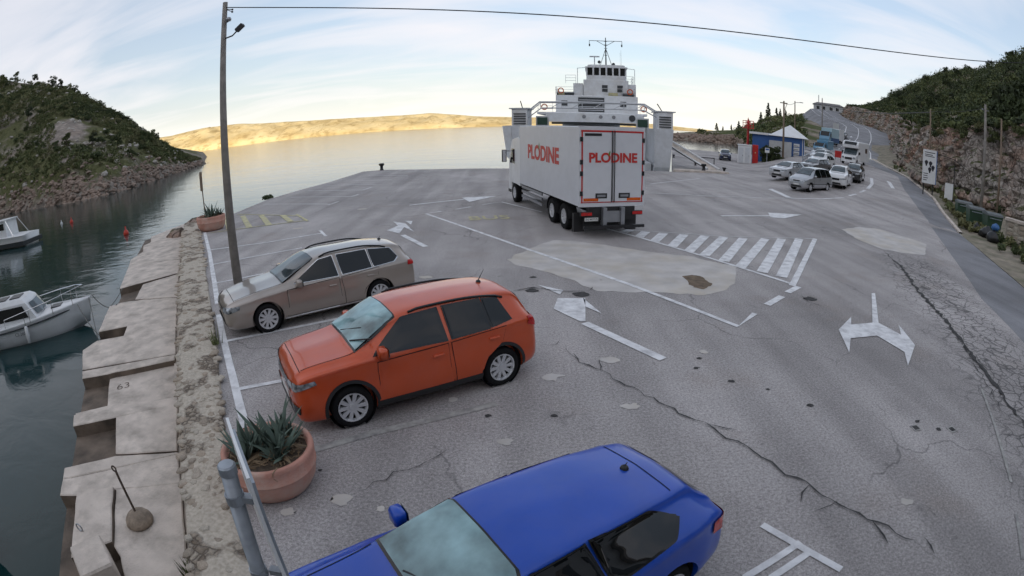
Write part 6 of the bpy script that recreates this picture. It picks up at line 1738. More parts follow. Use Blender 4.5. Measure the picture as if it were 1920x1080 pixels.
def lorry(name, label, s_or_xy, phi, bw, bl, bh, cabm, boxm, z=None, low=None):
    x, y = s_or_xy
    t = thing(name, label, 'truck', (x, y, zg(x, y) if z is None else z), R(phi), QG)
    MB().bbox(-bl, -.1, -bw / 2, bw / 2, .9, bh, .05).build('cargo_box', boxm, t)
    if low: MB().box(-bl - .01, -.09, -bw / 2 - .008, bw / 2 + .008, .95, 1.9).build('lower_band', low, t)
    c = MB(); c.prism([(0, .5), (0, bh * .8), (.9, bh * .8), (1.5, bh * .55), (1.75, bh * .4), (1.8, .45)], -bw * .46, bw * .46, RX(math.pi / 2)); c.build('cab', cabm, t)
    MB().prism([(.95, bh * .79), (1.5, bh * .56), (1.53, bh * .57), (.98, bh * .80)], -bw * .4, bw * .4, RX(math.pi / 2)).build('windshield', MT['glass'], t)
    for sd in (1, -1):
        MB().box(1.76, 1.83, sd * bw * .36 - .15, sd * bw * .36 + .15, .7, .9).build('headlight', MT['lamp_clear'], t)
        MB().bbox(.9, 1.1, sd * (bw * .46 + .2) - .08, sd * (bw * .46 + .2) + .08, bh * .5, bh * .72, .02).build('mirror', MT['black_plastic'], t)
    MB().box(-bl + .3, 1.2, -.5, .5, .5, .9).build('chassis', MT['dark_metal'], t)
    simple_wheels(t, (.9, -bl + 1.4), bw * .42, .42)
    return t
LBLUE = paint('light_blue_paint', (.10, .26, .40), .35, .1)
PBLUE = M_('pale_blue_box', (.40, .55, .60), .45, var=.06)
NAVY = M_('navy_band', (.03, .09, .22), .45)
lorry('blue_van', 'light blue van behind the silver car in the left row', (49.3, 74.6), 216, 2.0, 3.4, 2.3, LBLUE, LBLUE)
p = road_pt(1.1, .06); lorry('blue_truck', 'pale blue and navy box truck waiting on the hill road', (p.x, p.y), 220, 2.5, 6.5, 3.9, LBLUE, PBLUE, p.z, NAVY)
p = road_pt(2.1, .10); lorry('white_truck', 'white box truck behind the blue truck on the hill road', (p.x, p.y), 222, 2.4, 5.5, 3.5, MT['white_paint'], MT['white_paint'], p.z)
# red board at the queue
rb = thing('red_board', 'small red notice board standing left of the motorhome', 'sign', (43.6, 61.5, zg(43.6, 61.5)), R(-36))
MB().box(-.5, .5, -.03, .03, .6, 1.5).build('panel', MT['red_paint'], rb)
for x in (-.4, .4): MB().tube([(x, 0, 0), (x, 0, .7)], .03, 6).build('leg', MT['dark_metal'], rb)
# grey hoarding and sign posts by the hill road
hs = thing('house', 'pale single-storey house on the hilltop beyond the road', 'house', (168, 249, 21.5), R(-32))
MB().box(-8, 9, -4, 4, 0, 3.6).build('wall', MT['pale_wall'], hs)
rf = MB(); rf.add([(-8.6, -4.6, 3.6), (9.6, -4.6, 3.6), (9.6, 4.6, 3.6), (-8.6, 4.6, 3.6), (-6, 0, 5.0), (7, 0, 5.0)], [(0, 1, 5, 4), (1, 2, 5), (2, 3, 4, 5), (3, 0, 4), (3, 2, 1, 0)]); rf.build('roof', M_('grey_roof', (.16, .15, .15), .8), hs)
for x in (-5.5, -2.2, 2.0, 5.6):
    w_ = MB().box(x - .8, x + .8, -4.06, -4.005, 1.0, 2.6).build('window', MT['glass'], hs); MB().box(x - .04, x + .04, -4.09, -4.065, 1.0, 2.6).build('window_bar', MT['white_paint'], w_)
c = MB(); c.tube([(-5.0, 1, 3.6), (-5.0, 1, 9.0)], .2, 8); c.build('chimney_mast', MT['steel_grey'], hs)
# ---------------------------------------------------------------- poles and wires
def pole(name, label, x, y, z0, z1, r0, r1, mat, extra=None, group=None):
    t = thing(name, label, 'pole', (x, y, z0), 0, group)
    MB().tube([(0, 0, -.3), (0, 0, (z1 - z0) * .5), (0, 0, z1 - z0)], r0, 12, r1).build('shaft', MT[mat], t, smooth=True)
    return t
p0 = pole('lamp_pole', 'tall tapered concrete pole with floodlight behind the taupe estate car', -7.72, 13.05, 0, 8.1, .145, .075, 'concrete_pole')
c = MB(); c.tube([(0, 0, 7.0), (.35, -.1, 7.02), (.5, -.12, 7.12)], .022, 6); c.build('lamp_bracket', MT['dark_metal'], p0)
c = MB(); c.bbox(-.13, .13, -.09, .09, -.05, .05, .02, T(.6, -.14, 7.2) @ RY(R(-35))); c.build('floodlight', MT['dark_metal'], p0)
c = MB(); c.lathe([(0, 0), (.07, .01), (.09, .06), (.06, .12), (0, .14)], 12, T(.17, -.05, 7.48)); c.tube([(0, 0, 7.45), (.2, -.05, 7.5)], .02, 6); c.build('junction_lamp', MT['steel_grey'], p0)
for dz in (0, .07):
    c = MB(); c.lathe([(0, 0), (.03, .01), (.03, .05), (0, .06)], 8, T(.27, -.03, 7.72 + dz)); c.tube([(0, 0, 7.9), (.28, -.03, 7.75 + dz)], .012, 5); c.build('insulator', MT['dark_metal'], p0)
px_ = pole('utility_pole', 'concrete pole beyond the right edge carrying the overhead cable', 19.5, 10.8, 0, 9.0, .14, .08, 'concrete_pole')
cable('overhead_cable', (-7.66, 13.02, 7.93), (19.5, 10.8, 8.8), 1.87, .014, 'black overhead cable crossing the whole sky from the lamp pole', n=50)
for nm, lab, x, y, z0, z1, r0, r1, mt in (
    ('utility_pole', 'pale concrete pole rising behind the green dumpsters', 37.1, 28.8, .3, 9.5, .17, .11, 'concrete_pole'), ('utility_pole', 'thin brown wooden pole right of the pale pole by the cliff', 37.3, 27.0, .3, 8.5, .11, .08, 'wood_pole'),
    ('utility_pole', 'brown wooden pole rising behind the white billboard', 40.2, 39.2, .4, 9.1, .11, .08, 'wood_pole'), ('utility_pole', 'dark wooden pole in front of the ticket office corner', 37.4, 66.9, .4, 9.3, .17, .12, 'wood_pole'),
    ('utility_pole', 'wooden street lamp pole behind the ticket office', 53.2, 90.6, 1.6, 11.5, .15, .1, 'wood_pole'), ('utility_pole', 'pale pole beside the blue truck on the hill road', 86.5, 131, 4.8, 17.0, .2, .14, 'concrete_pole')):
    t = pole(nm, lab, x, y, z0, z1, r0, r1, mt, group='utility poles')
    H = z1 - z0
    if 'street lamp' in lab:
        c = MB(); c.tube([(0, 0, H - .3), (1.4, 0, H - .1)], .05, 6); c.bbox(1.2, 1.9, -.12, .12, H - .18, H - .05, .03); c.build('lamp_arm', MT['steel_grey'], t)
    elif 'dark wooden' in lab:
        c = MB(); c.box(-.6, .6, -.06, .06, H - .35, H - .22); c.tube([(0, 0, H - 1.6), (.5, 0, H - .4)], .04, 5); c.build('cross_arm', MT['wood_pole'], t)
    elif 'behind the green' in lab:
        c = MB(); c.box(-.5, .5, -.05, .05, H - .5, H - .4); c.build('cross_arm', MT['steel_grey'], t)
        c = MB(); c.tube([(0, 0, H - .6), (2.3, -2.6, 1.0)], .01, 4); c.build('stay_wire', MT['cable'], t)
cable('overhead_wire', (86.5, 131, 15.6), (40.2, 39.2, 8.8), 1.2, .05, 'dark wire from the hill pole to the pole behind the billboard')
cable('overhead_wire', (40.2, 39.2, 8.9), (37.1, 28.8, 9.2), .2, .02, 'thin wire between the billboard pole and the pale dumpster pole')
cable('overhead_wire', (37.4, 66.9, 9.0), (53.2, 90.6, 11.2), .3, .03, 'thin wire between the office pole and the street lamp pole')
# dark sign on a post by the hill road
hb = thing('hill_sign', 'grey roadside panel on a post beside the black cars on the hill', 'sign', (92, 131.5, 6.2), R(-40))
MB().tube([(0, 0, -1), (0, 0, 2.5)], .08, 6).build('post', MT['galv'], hb); MB().box(-.9, .9, -.06, .06, 1.9, 4.2).build('panel', MT['pale_wall'], hb)
# ---------------------------------------------------------------- right roadside
bb = thing('billboard', 'tall white billboard with black drawings on posts before the cliff', 'billboard', (37.6, 36.6, .45), R(-38))
MB().box(-.72, .72, -.05, .05, 1.45, 4.55).build('panel', MT['white_paint'], bb)
for x in (-.5, .5): MB().tube([(x, .06, -.2), (x, .06, 2.0)], .06, 8).build('post', MT['dark_metal'], bb)
c = MB()
for z, x0, x1 in ((4.3, -.55, .55), (4.1, -.55, .3), (3.95, -.5, .5), (2.35, -.6, -.1), (2.15, -.6, -.15), (1.95, -.6, -.1), (1.75, -.6, -.2)): c.box(x0, x1, -.056, -.052, z - .035, z + .035)
for x, z in ((-.35, 3.3), (.1, 3.25), (.38, 2.9), (.05, 2.7)): c.prism([(x + .16 * math.cos(a) * (1 + .4 * math.sin(3 * a)), z + .28 * math.sin(a)) for a in [i * math.pi / 6 for i in range(12)]], .052, .056, RX(math.pi / 2) @ Matrix.Scale(1, 4))
c.build('printed_drawing', MT['ink'], bb)
MB().box(.725, .80, -.06, .06, 1.45, 4.55).build('side_frame', MT['blue_wall'], bb)
b2 = thing('low_board', 'small tilted white board on a thin post right of the billboard', 'sign', (37.2, 33.2, .45), R(-42))
MB().tube([(.42, 0, -.2), (.42, 0, 4.2)], .04, 6).build('post', MT['dark_metal'], b2)
MB().box(-.45, .40, -.03, .03, .55, 1.95).build('panel', MT['white_paint'], b2)
c = MB(); c.tube([(-1.4, 0, 4.3), (.42, 0, 4.05), (2.0, -.3, 3.2)], .03, 6); c.build('arm', MT['dark_metal'], b2)
MT['bin_green'] = M_('dumpster_green', (.035, .075, .045), .5, var=.12, dirt=(.10, .10, .085), damt=.4)
MT['bin_lid'] = M_('dumpster_lid', (.10, .115, .12), .5, var=.15)
for i, (x, y, rz, lab) in enumerate(((30.9, 22.7, -28, 'green dumpster nearest the low stone wall, hand rail in front'), (31.4, 24.9, -32, 'middle green dumpster with cluttered lid behind the rubbish bags'), (33.4, 27.9, -35, 'green dumpster farthest along the kerb, by the pale pole'))):
    t = thing('dumpster', lab, 'dumpster', (x, y, .15), R(rz), 'green dumpsters by the road')
    c = MB(); c.add([(-.6, -.45, .2), (.6, -.45, .2), (.6, .45, .2), (-.6, .45, .2), (-.68, -.55, 1.2), (.68, -.55, 1.2), (.68, .55, 1.2), (-.68, .55, 1.2)], [(3, 2, 1, 0), (0, 1, 5, 4), (1, 2, 6, 5), (2, 3, 7, 6), (3, 0, 4, 7), (4, 5, 6, 7)]); c.build('bin', MT['bin_green'], t)
    c = MB(); c.prism([(-.60, 1.2), (-.55, 1.32), (0, 1.42), (.55, 1.34), (.62, 1.2)], -.7, .7, RZ(R(90)) @ RX(math.pi / 2)); c.build('lid', MT['bin_lid'], t)
    for x_ in (-.5, .5):
        for y_ in (-.35, .35): MB().lathe([(0, -.03), (.1, -.03), (.1, .03), (0, .03)], 10, T(x_, y_, .1) @ RX(math.pi / 2)).build('castor', MT['tyre'], t)
    MB().tube([(-.5, -.6, 1.05), (-.5, -.68, 1.05), (.5, -.68, 1.05), (.5, -.6, 1.05)], .025, 6).build('handle', MT['galv'], t)
def bag_mesh(seed):
    bm = bmesh.new(); bmesh.ops.create_icosphere(bm, subdivisions=3, radius=.42)
    for v in bm.verts:
        v.co.z *= .8
        k = 1 + .3 * noise.noise(v.co * 3.2 + Vector((seed, 0, 0))) + .12 * noise.noise(v.co * 9 + Vector((0, seed, 0)))
        v.co *= k
        if v.co.z > .25: v.co.x *= .7; v.co.y *= .7; v.co.z *= 1.2
        v.co.z = max(v.co.z, -.28)
    me = bpy.data.meshes.new('bag'); bm.to_mesh(me); bm.free(); return me
MT['bag_black'] = M_('black_bag', (.012, .012, .014), .35, var=.2, bump=.4, bscale=9)
MT['bag_blue'] = M_('blue_bag', (.03, .12, .32), .45, var=.2)
for x, y, s, m, lab in ((29.3, 23.0, 1.0, 'bag_black', 'black rubbish bag leftmost, before the middle dumpster'), (28.7, 21.6, 1.15, 'bag_black', 'big black rubbish bag in the middle of the heap'), (27.7, 20.1, 1.15, 'bag_black', 'black rubbish bag nearest the camera under the blue one'), (28.0, 20.2, .7, 'bag_blue', 'blue plastic rubbish bag on top of the heap'), (29.4, 21.9, 1.0, 'bag_black', 'black rubbish bag squeezed against the nearest dumpster')):
    me = bag_mesh(x); o = link('rubbish_bag', me, MT[m], None, (x, y, .26 * s + (.75 if m == 'bag_blue' else .03)), True); o.scale = (s,) * 3; tag(o, lab, 'rubbish bag', 'rubbish bags by the dumpsters')
sw = thing('low_stone_wall', 'low roadside stone wall right of the dumpsters', 'wall', (0, 0, 0))
wl = [Vector((29.3, 20.2, 0)), Vector((31.5, 14.0, 0)), (Vector((34, 6, 0)))]
for a, b_ in zip(wl, wl[1:]):
    d = (b_ - a).normalized(); n = Vector((-d.y, d.x, 0)) * .3
    L = (b_ - a).length
    Mx = Matrix(((d.x, -d.y, 0, a.x), (d.y, d.x, 0, a.y), (0, 0, 1, 0), (0, 0, 0, 1)))
    MB().box(0, L, -.26, .26, -.2, 1.5, Mx).build('wall_core', MT['mortar'], sw)
    MB().bbox(-.05, L + .05, -.34, .34, 1.5, 1.68, .03, Mx).build('coping', MT['concrete'], sw)
    x = .15
    while x < min(L, 9):
        w_ = random.uniform(.3, .6)
        z = .0
        while z < 1.35:
            hh = random.uniform(.2, .34)
            o = bpy.data.objects.new('stone', random.choice(stone_me)); COL.objects.link(o); o.parent = sw
            q = Mx @ Vector((x + w_ / 2 + random.uniform(-.06, .06), .27, z + hh / 2 + .02))
            o.location = q; o.scale = (w_ * 1.0, hh * 1.05, .07); o.rotation_euler = (Mx.to_3x3() @ Matrix.Rotation(-math.pi / 2, 3, 'X')).to_euler()
            o2 = o.copy(); COL.objects.link(o2); o2.location = Mx @ Vector((x + w_ / 2, -.27, z + hh / 2 + .02)); o2.rotation_euler = (Mx.to_3x3() @ Matrix.Rotation(math.pi / 2, 3, 'X')).to_euler()
            z += hh
        x += w_
pts = []
for _ in range(260):
    t = random.random(); x, y = 21.2 + 7 * t + random.uniform(0, 5.5), 9.0 + 11 * t + random.gauss(0, .9)
    pts.append(((x, y, .25), random.uniform(.15, .5)))
scrub_mass('verge_grass', 'dark weeds and grass on the verge below the low stone wall', pts, [MT['leaf_dark'], MT['leaf_olive'], MT['leaf_mid']], 30, .09, cat='grass')
pts = []
for _ in range(120):
    k = random.uniform(0, 5); i = int(k); f = k - i
    kx, ky = kb[i][0] + (kb[i + 1][0] - kb[i][0]) * f, kb[i][1] + (kb[i + 1][1] - kb[i][1]) * f
    pts.append(((kx + random.uniform(.6, 3), ky - random.uniform(0, 1), zg(kx, ky) + .2), random.uniform(.2, .55)))
scrub_mass('roadside_weeds', 'dry weeds along the kerb below the rock cut', pts, [MT['leaf_olive'], MT['leaf_mid']], 26, .11, cat='weeds')
rock_me = []
for k in range(4):
    bm = bmesh.new(); bmesh.ops.create_icosphere(bm, subdivisions=2, radius=.5)
    for v in bm.verts: v.co *= 1 + .5 * noise.noise(v.co * 2.5 + Vector((k * 5, 0, 0))); v.co.z *= .75
    me = bpy.data.meshes.new('boulder'); bm.to_mesh(me); bm.free(); me.materials.append(MT['cliff']); rock_me.append(me)
for k in range(26):
    s_ = random.uniform(3.2, 9.5); x, y, h_ = cb(s_)
    q = Vector((x, y, 0)) - OUT * random.uniform(.8, 2.4)
    o = bpy.data.objects.new('boulder', random.choice(rock_me)); COL.objects.link(o); sc = random.uniform(.5, 1.5); o.scale = (sc, sc, sc); o.rotation_euler = (0, 0, random.uniform(0, 6.3)); o.location = (q.x, q.y, zg(q.x, q.y) + .55 + .2 * sc); tag(o, 'rough boulder fallen at the foot of the rock cut %s' % ('behind the dumpsters' if s_ < 5.2 else 'by the billboard' if s_ < 7.2 else 'further uphill'), 'boulder', 'boulders under the rock cut')
# small white car part / bin at cliff foot
# ---------------------------------------------------------------- planters, near post
MT['terracotta'] = M_('terracotta', (.50, .25, .19), .8, var=.14, scale=3, dirt=(.50, .42, .36), dscale=2.6, damt=.7, bump=.25)
MT['soil'] = M_('planter_soil', (.12, .09, .065), .95, var=.4, scale=9, bump=.8)
MT['agave'] = leaf_mat('agave', (.115, .155, .125), .45)
MT['dry_leaf'] = leaf_mat('dry_leaf', (.20, .145, .09), .5)
def planter(x, y, s, lab, lab2, nleaf, seed):
    random.seed(seed)
    t = thing('planter', lab, 'planter', (x, y, 0), 0, 'terracotta planters', s)
    c = MB(); c.lathe([(0, 0), (.44, 0), (.50, .04), (.575, .16), (.60, .30), (.605, .32), (.615, .325), (.615, .345), (.605, .35), (.62, .50), (.615, .55), (.58, .565), (.545, .55), (.52, .44), (0, .42)], 40); c.build('pot', MT['terracotta'], t, smooth=True)
    c = MB(); c.lathe([(0, .475), (.3, .49), (.53, .47)], 20); c.build('soil', MT['soil'], t)
    pl_ = thing('agave_plant', lab2, 'plant', (x, y, .47 * s), 0, 'agaves in the planters', s)
    mb, dry = MB(), MB()
    for cl in range(9):
        cx_, cy_ = (random.uniform(-.33, .33), random.uniform(-.33, .33)) if cl else (0.05, .05)
        hs_ = random.uniform(.6, 1.15) if cl else 1.3
        for k in range(nleaf):
            a = k * 2.4 + random.uniform(-.3, .3); tilt = random.uniform(.12, 1.15); L = hs_ * random.uniform(.42, .62) * (1.0 if tilt < .7 else .8)
            dirv = Vector((math.cos(a) * math.sin(tilt), math.sin(a) * math.sin(tilt), math.cos(tilt)))
            side = Vector((-math.sin(a), math.cos(a), 0)); up_ = side.cross(dirv)
            w0 = .040 * hs_ * random.uniform(.8, 1.3)
            target = dry if (tilt > .95 and random.random() < .75) else mb
            vs = []
            for j in range(6):
                u = j / 5; p = Vector((cx_, cy_, 0)) + dirv * L * u + Vector((math.cos(a), math.sin(a), 0)) * .10 * u * u * L - Vector((0, 0, (.35 if target is dry else .06) * u * u * L))
                w = w0 * (1 - u ** 2.2) + .001
                vs += [p - side * w + up_ * w * .25, p - up_ * w * .25, p + side * w + up_ * w * .25]
            target.add(vs, [(3 * j + q, 3 * j + q + 1, 3 * j + q + 4, 3 * j + q + 3) for j in range(5) for q in range(2)])
    for k in range(170):
        a = random.uniform(0, 6.3); r_ = random.uniform(.05, .56); p = Vector((r_ * math.cos(a), r_ * math.sin(a), random.uniform(.0, .12)))
        pts_ = [p]
        for j in range(3): pts_.append(pts_[-1] + Vector((random.gauss(0, .06), random.gauss(0, .06), random.uniform(-.05, .04) - (.05 if r_ > .5 else 0))))
        dry.tube(pts_, .009, 4, .003)
    mb.build('green_leaves', MT['agave'], pl_, smooth=True); dry.build('dry_leaves', MT['dry_leaf'], pl_)
planter(-2.92, 4.78, .97, 'large round terracotta planter between orange SUV and blue coupe', 'spiky agave with dry lower leaves in the near planter', 15, 3)
planter(-14.6, 22.7, 1.25, 'far round terracotta planter at the end of the rubble wall', 'dark spiky agave in the far planter', 9, 5)
random.seed(21)
sgp = thing('sign_post', 'grey metal post with a sign panel seen edge-on beside the near planter', 'sign', (-1.47, 1.94, 0))
c = MB(); c.tube([(-.14, -.10, -.2), (0, 0, 2.37)], .049, 18); c.build('post', MT['galv'], sgp, smooth=True)
c = MB(); c.lathe([(0, 0), (.054, 0), (.054, .05), (.045, .06), (0, .06)], 18, T(0, 0, 2.36)); c.build('post_cap', MT['galv'], sgp)
for z in (2.2, 1.62):
    c = MB(); c.lathe([(.05, -.03), (.058, -.03), (.058, .03), (.05, .03)], 18, T((z - 2.37) * .054, (z - 2.37) * .039, z)); c.box(.03, .11, -.025, .025, z - .02, z + .02); c.build('clamp', MT['galv'], sgp)
c = MB(); Mp = T(.075, .055, 0) @ RZ(R(36.5)); c.box(-.014, .004, -.30, .34, 1.0, 2.5, Mp); c.build('panel', MT['white_paint'], sgp)
c = MB(); c.box(.006, .022, -.26, .30, .95, 2.44, Mp); c.build('panel_frame', MT['galv'], sgp)
# thin signpost at the far quay
fp = thing('depth_post', 'thin post with narrow board at the water beyond the far planter', 'post', (-18.2, 27.7, -.1))
MB().tube([(0, 0, -.5), (-.15, .1, 2.1)], .035, 6).build('shaft', MT['wood_pole'], fp); MB().box(-.23, -.07, .02, .1, 1.6, 2.75).build('board', MT['wood_pole'], fp)
for i, (x, y, z, s) in enumerate(((-17.8, 26.3, -.35, 1.5), (-18.4, 24.6, -.5, 1.2), (-14.9, 33.8, -.2, 0), )):
    if s:
        o = bpy.data.objects.new('quay_rock', rock_me[i % 4]); COL.objects.link(o); o.location = (x, y, z); o.scale = (s, s * .8, s * .9); tag(o, ['pale rock at the water right behind the far planter', 'lower rock at the far end of the broken quay'][i], 'rock')
V, F = leaf_cloud([(random.gauss(0, .2), random.gauss(0, .2), .1) for _ in range(8)], [.2] * 8, 40, .05)
o = link('quay_weed', np_mesh('quay_weed', V, F, [MT['leaf_dark']]), None, None, (-16.6, 33.6, -.0)); o.scale = (1, 1, .9); tag(o, 'small dark weed tuft on the quay edge beyond the yellow hatching', 'weed')
def tuft(x, y, z, s, lab):
    mb = MB()
    for k in range(26):
        a = random.uniform(0, 6.3); L = random.uniform(.12, .3) * s; t_ = random.uniform(.1, .6); b0 = Vector((random.gauss(0, .04) * s, random.gauss(0, .04) * s, 0)); tip = b0 + Vector((math.cos(a) * math.sin(t_) * L, math.sin(a) * math.sin(t_) * L, math.cos(t_) * L)); sd = Vector((-math.sin(a), math.cos(a), 0)) * .012 * s
        mb.add([b0 - sd, b0 + sd, tip], [(0, 1, 2)])
    tag(mb.build('weed_tuft', MT['leaf_mid'], None, (x, y, z)), lab, 'weed')
tuft(-3.74, 3.32, -.5, 1.1, 'grass tuft at the foot of the rubble wall near the lower edge')
tuft(-6.02, 8.80, .06, 1.3, 'green weed on the inner edge of the rubble wall')
# ---------------------------------------------------------------- boats, buoys, ropes
MT['gel_white'] = M_('gelcoat_white', (.66, .67, .68), .3, var=.05, dirt=(.45, .45, .42), damt=.2)
MT['hull_dark'] = M_('hull_dark', (.02, .025, .03), .4)
MT['hatch_dark'] = M_('hatch_dark', (.05, .055, .06), .3)
MT['orange_buoy'] = M_('buoy_red', (.50, .04, .02), .5)
def hull(L, B, H, sheer=.35):
    mb = MB(); n = 16; vs = []
    for i in range(n + 1):
        u = i / n
        w = B / 2 * (min(1, .86 + .5 * u) if u < .35 else 1.0 - max(0, (u - .35) / .65) ** 2.3 * .985)
        z1 = H * (1 + sheer * u ** 2); zk = -.35 + .35 * max(0, (u - .75) / .25) ** 1.5 * 1.3
        x = -L / 2 + L * u
        rake = .28 * max(0, (u - .7) / .3) ** 2
        for yk, zz, xr in ((0, zk, 0), (.55, zk + .16, 0), (.86, .12, .3), (.95, z1 * .6, .7), (1.0, z1 - .05, 1), (1.03, z1, 1), (.9, z1 + .02, 1), (0, z1 + .05, 1)): vs.append((x + rake * xr, w * yk, zz))
    m = 8; F = []
    for i in range(n): F += [(i * m + j, i * m + j + 1, (i + 1) * m + j + 1, (i + 1) * m + j) for j in range(m - 1)]
    F.append(tuple(range(m)))
    vs2 = [(x, -y, z) for x, y, z in vs]
    mb.add(vs, F); mb.add(vs2, [tuple(reversed(f)) for f in F])
    return mb
bt1 = thing('cabin_boat', 'white cabin cruiser with bow rail moored at the low quay', 'boat', (-16.9, 11.3, WATER_Z), R(33))
bt1.scale = (.98, .98, .98)
hull(5.6, 2.15, .72).build('hull', MT['gel_white'], bt1, smooth=True)
MB().tube([(-2.8 + .35 * i, 1.115 * (min(1, .86 + .5 * i / 16) if i < 6 else 1 - max(0, (i / 16 - .35) / .65) ** 2.3 * .985), .60 * (1 + .35 * (i / 16) ** 2)) for i in range(16)], .03, 6).build('rubbing_strake', MT['hull_dark'], bt1)
MB().tube([(-2.8 + .35 * i, -1.115 * (min(1, .86 + .5 * i / 16) if i < 6 else 1 - max(0, (i / 16 - .35) / .65) ** 2.3 * .985), .60 * (1 + .35 * (i / 16) ** 2)) for i in range(16)], .03, 6).build('rubbing_strake', MT['hull_dark'], bt1)
c = MB()
def cab_ring(x0, x1, w, z, ins): return [(x0 + ins, -w + ins * .5), (x1 - ins, -w + ins * .3), (x1 + .12 - ins, -w * .4), (x1 + .12 - ins, w * .4), (x1 - ins, w - ins * .3), (x0 + ins, w - ins * .5)]
r0, r1, r2 = cab_ring(-1.5, .95, .82, 0, 0), cab_ring(-1.45, .45, .74, 0, .02), cab_ring(-1.35, .30, .62, 0, .06)
vs = [(x, y, .72) for x, y in r0] + [(x, y, 1.42) for x, y in r1] + [(x, y, 1.55) for x, y in r2]
c.add(vs, [tuple(range(12, 18))] + [(k + i, k + (i + 1) % 6, k + 6 + (i + 1) % 6, k + 6 + i) for k in (0, 6) for i in range(6)]); c.build('cabin', MT['gel_white'], bt1)
for sd in (1, -1):
    c = MB(); c.add([(-1.3, sd * .815, .92), (.50, sd * .815, .92), (.28, sd * .762, 1.34), (-1.2, sd * .762, 1.36)], [(0, 1, 2, 3)]); c.build('side_window', MT['glass'], bt1)
c = MB(); c.add([(.84, -.62, .95), (.97, -.3, .95), (.97, .3, .95), (.84, .62, .95), (.52, .58, 1.38), (.6, .27, 1.38), (.6, -.27, 1.38), (.52, -.58, 1.38)], [(0, 1, 6, 7), (1, 2, 5, 6), (2, 3, 4, 5)]); c.build('windshield', MT['glass_sky'], bt1, (.03, 0, 0))
for x in (-.9, -.2): MB().box(x - .25, x + .25, -.3, .3, 1.555, 1.585).build('roof_hatch', MT['hatch_dark'], bt1)
MB().box(1.35, 1.8, -.22, .22, .90, .95).build('bow_hatch', MT['hatch_dark'], bt1)
c = MB()
for sd in (1, -1):
    P_ = [(-.6, sd * 1.0, 1.05), (.6, sd * .98, 1.2), (1.6, sd * .78, 1.32), (2.4, sd * .42, 1.42), (2.85, 0, 1.46)]
    c.tube(P_, .016, 6)
    for i in range(4): c.tube([P_[i], (P_[i][0], P_[i][1] * 1.03, .72 + .06 * i)], .013, 5)
c.build('bow_rail', MT['chrome'], bt1)
for x, sd in ((-1.2, -1), (.4, -1), (-1.2, 1), (.4, 1)):
    MB().lathe([(0, -.32), (.07, -.28), (.085, 0), (.07, .28), (0, .32)], 10, T(x, sd * 1.16, .42)).build('fender', MT['gel_white'], bt1, smooth=True)
    MB().tube([(x, sd * 1.12, .72), (x, sd * 1.15, 1.05)], .01, 4).build('fender_line', MT['rope'], bt1)
o = link('registration', text_mesh('CS 2601', .17, .001), MT['ink'], bt1, (.1, -1.13, .48)); o.rotation_euler = (R(97), 0, R(-1))
c = MB(); c.box(-3.1, -2.75, -.22, .22, .2, .95); c.build('outboard', MT['hull_dark'], bt1)
bt2 = thing('wheelhouse_boat', 'small white wheelhouse boat moored behind the cabin cruiser', 'boat', (-46.9, 30.9, WATER_Z), R(187))
hull(8.6, 2.9, 1.0).build('hull', MT['gel_white'], bt2, smooth=True)
MB().box(-4.4, 3.2, -1.50, 1.50, .12, .5).build('waterline_band', MT['hull_dark'], bt2)
c = MB(); c.prism([(-1.2, 1.0), (-1.0, 2.55), (1.2, 2.55), (1.7, 1.2)], -.95, .95, RX(math.pi / 2)); c.box(-1.2, 1.45, -1.05, 1.05, 2.55, 2.65); c.build('wheelhouse', MT['gel_white'], bt2)
for sd in (1, -1):
    for x0, x1 in ((-.8, .0), (.15, .95)): MB().box(x0, x1, sd * .955 - .006, sd * .955 + .006, 1.75, 2.35).build('side_window', MT['glass'], bt2)
    MB().tube([(-1.2, sd * .95, 2.55), (-2.6, sd * 1.2, 1.05)], .035, 5).build('awning_frame', MT['chrome'], bt2)
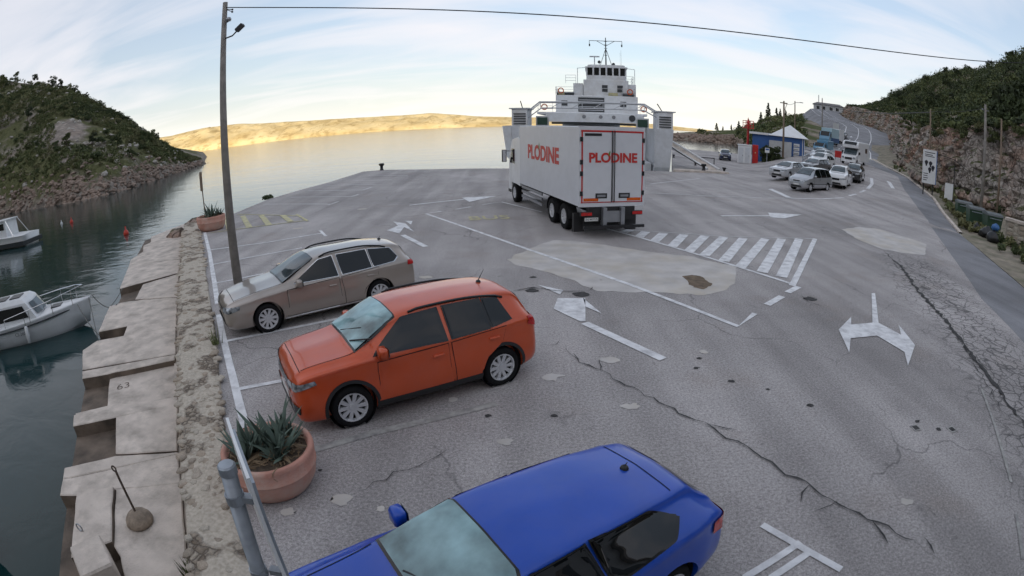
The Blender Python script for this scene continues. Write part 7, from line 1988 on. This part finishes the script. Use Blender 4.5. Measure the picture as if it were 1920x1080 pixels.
bt3 = thing('dinghy', 'pale bow of a small boat at the lower left corner', 'boat', (-9.6, 1.95, WATER_Z), R(20))
hull(3.4, 1.4, .5).build('hull', M_('cream_gelcoat', (.6, .58, .40), .4), bt3, smooth=True)
MB().box(-.3, .0, -.6, .6, .35, .45).build('bench', MT['gel_white'], bt3)
def buoy(x, y, s, m, lab):
    o = MB().lathe([(0, -.2), (.2, -.1), (.24, .1), (.16, .28), (.06, .36), (.05, .6), (0, .62)], 14).build('buoy', MT[m], None, (x, y, WATER_Z), True); o.scale = (s,) * 3; tag(o, lab, 'buoy', 'mooring buoys in the inlet')
buoy(-28.0, 30.5, 1.0, 'orange_buoy', 'red mooring buoy nearest the quay wall')
buoy(-47.7, 41.9, 1.0, 'orange_buoy', 'orange mooring buoy beside the small white float')
buoy(-50.1, 42.2, .7, 'gel_white', 'small white float left of the orange buoy')
for A, B, sag, lab in (((-14.3, 13.0, -.2), (-12.9, 12.9, -.5), .25, 'thin mooring line from the boat bow to the far slab'), ((-14.4, 12.9, -.25), (-11.3, 10.1, -.5), .35, 'mooring line from the boat bow to the near slab corner'), ((-14.6, 12.4, -.35), (-11.4, 10.3, -.52), .12, 'tight mooring line from the bow cleat to the near slab corner'), ((-14.2, 14.7, -.5), (-13.1, 12.7, -.52), .05, 'slack rope lying along the quay edge by the slot')):
    cable('mooring_line', A, B, sag, .016, lab, 'rope', 14, 'rope', 'mooring lines')

# ---------------------------------------------------------------- the harbour building the webcam hangs on (seen in the car windows)
hbld = thing('harbour_building', 'white harbour building behind the viewpoint', 'building', (3, -2.2, 0), 0)
MB().box(-6, 12, -9, 0, 0, 6.2).build('wall', MT['white_paint'], hbld)
MB().box(-6.6, 12.6, -9.6, .3, 6.21, 6.4).build('roof', MT['concrete'], hbld)
for zz in (.9, 3.9):
    for k in range(6):
        w_ = MB().box(-4.9 + 3 * k, -3.3 + 3 * k, .004, .06, zz, zz + 1.6).build('window', MT['glass'], hbld)
        MB().box(-5.0 + 3 * k, -3.2 + 3 * k, .004, .14, zz - .1, zz - .004).build('sill', MT['concrete'], w_)
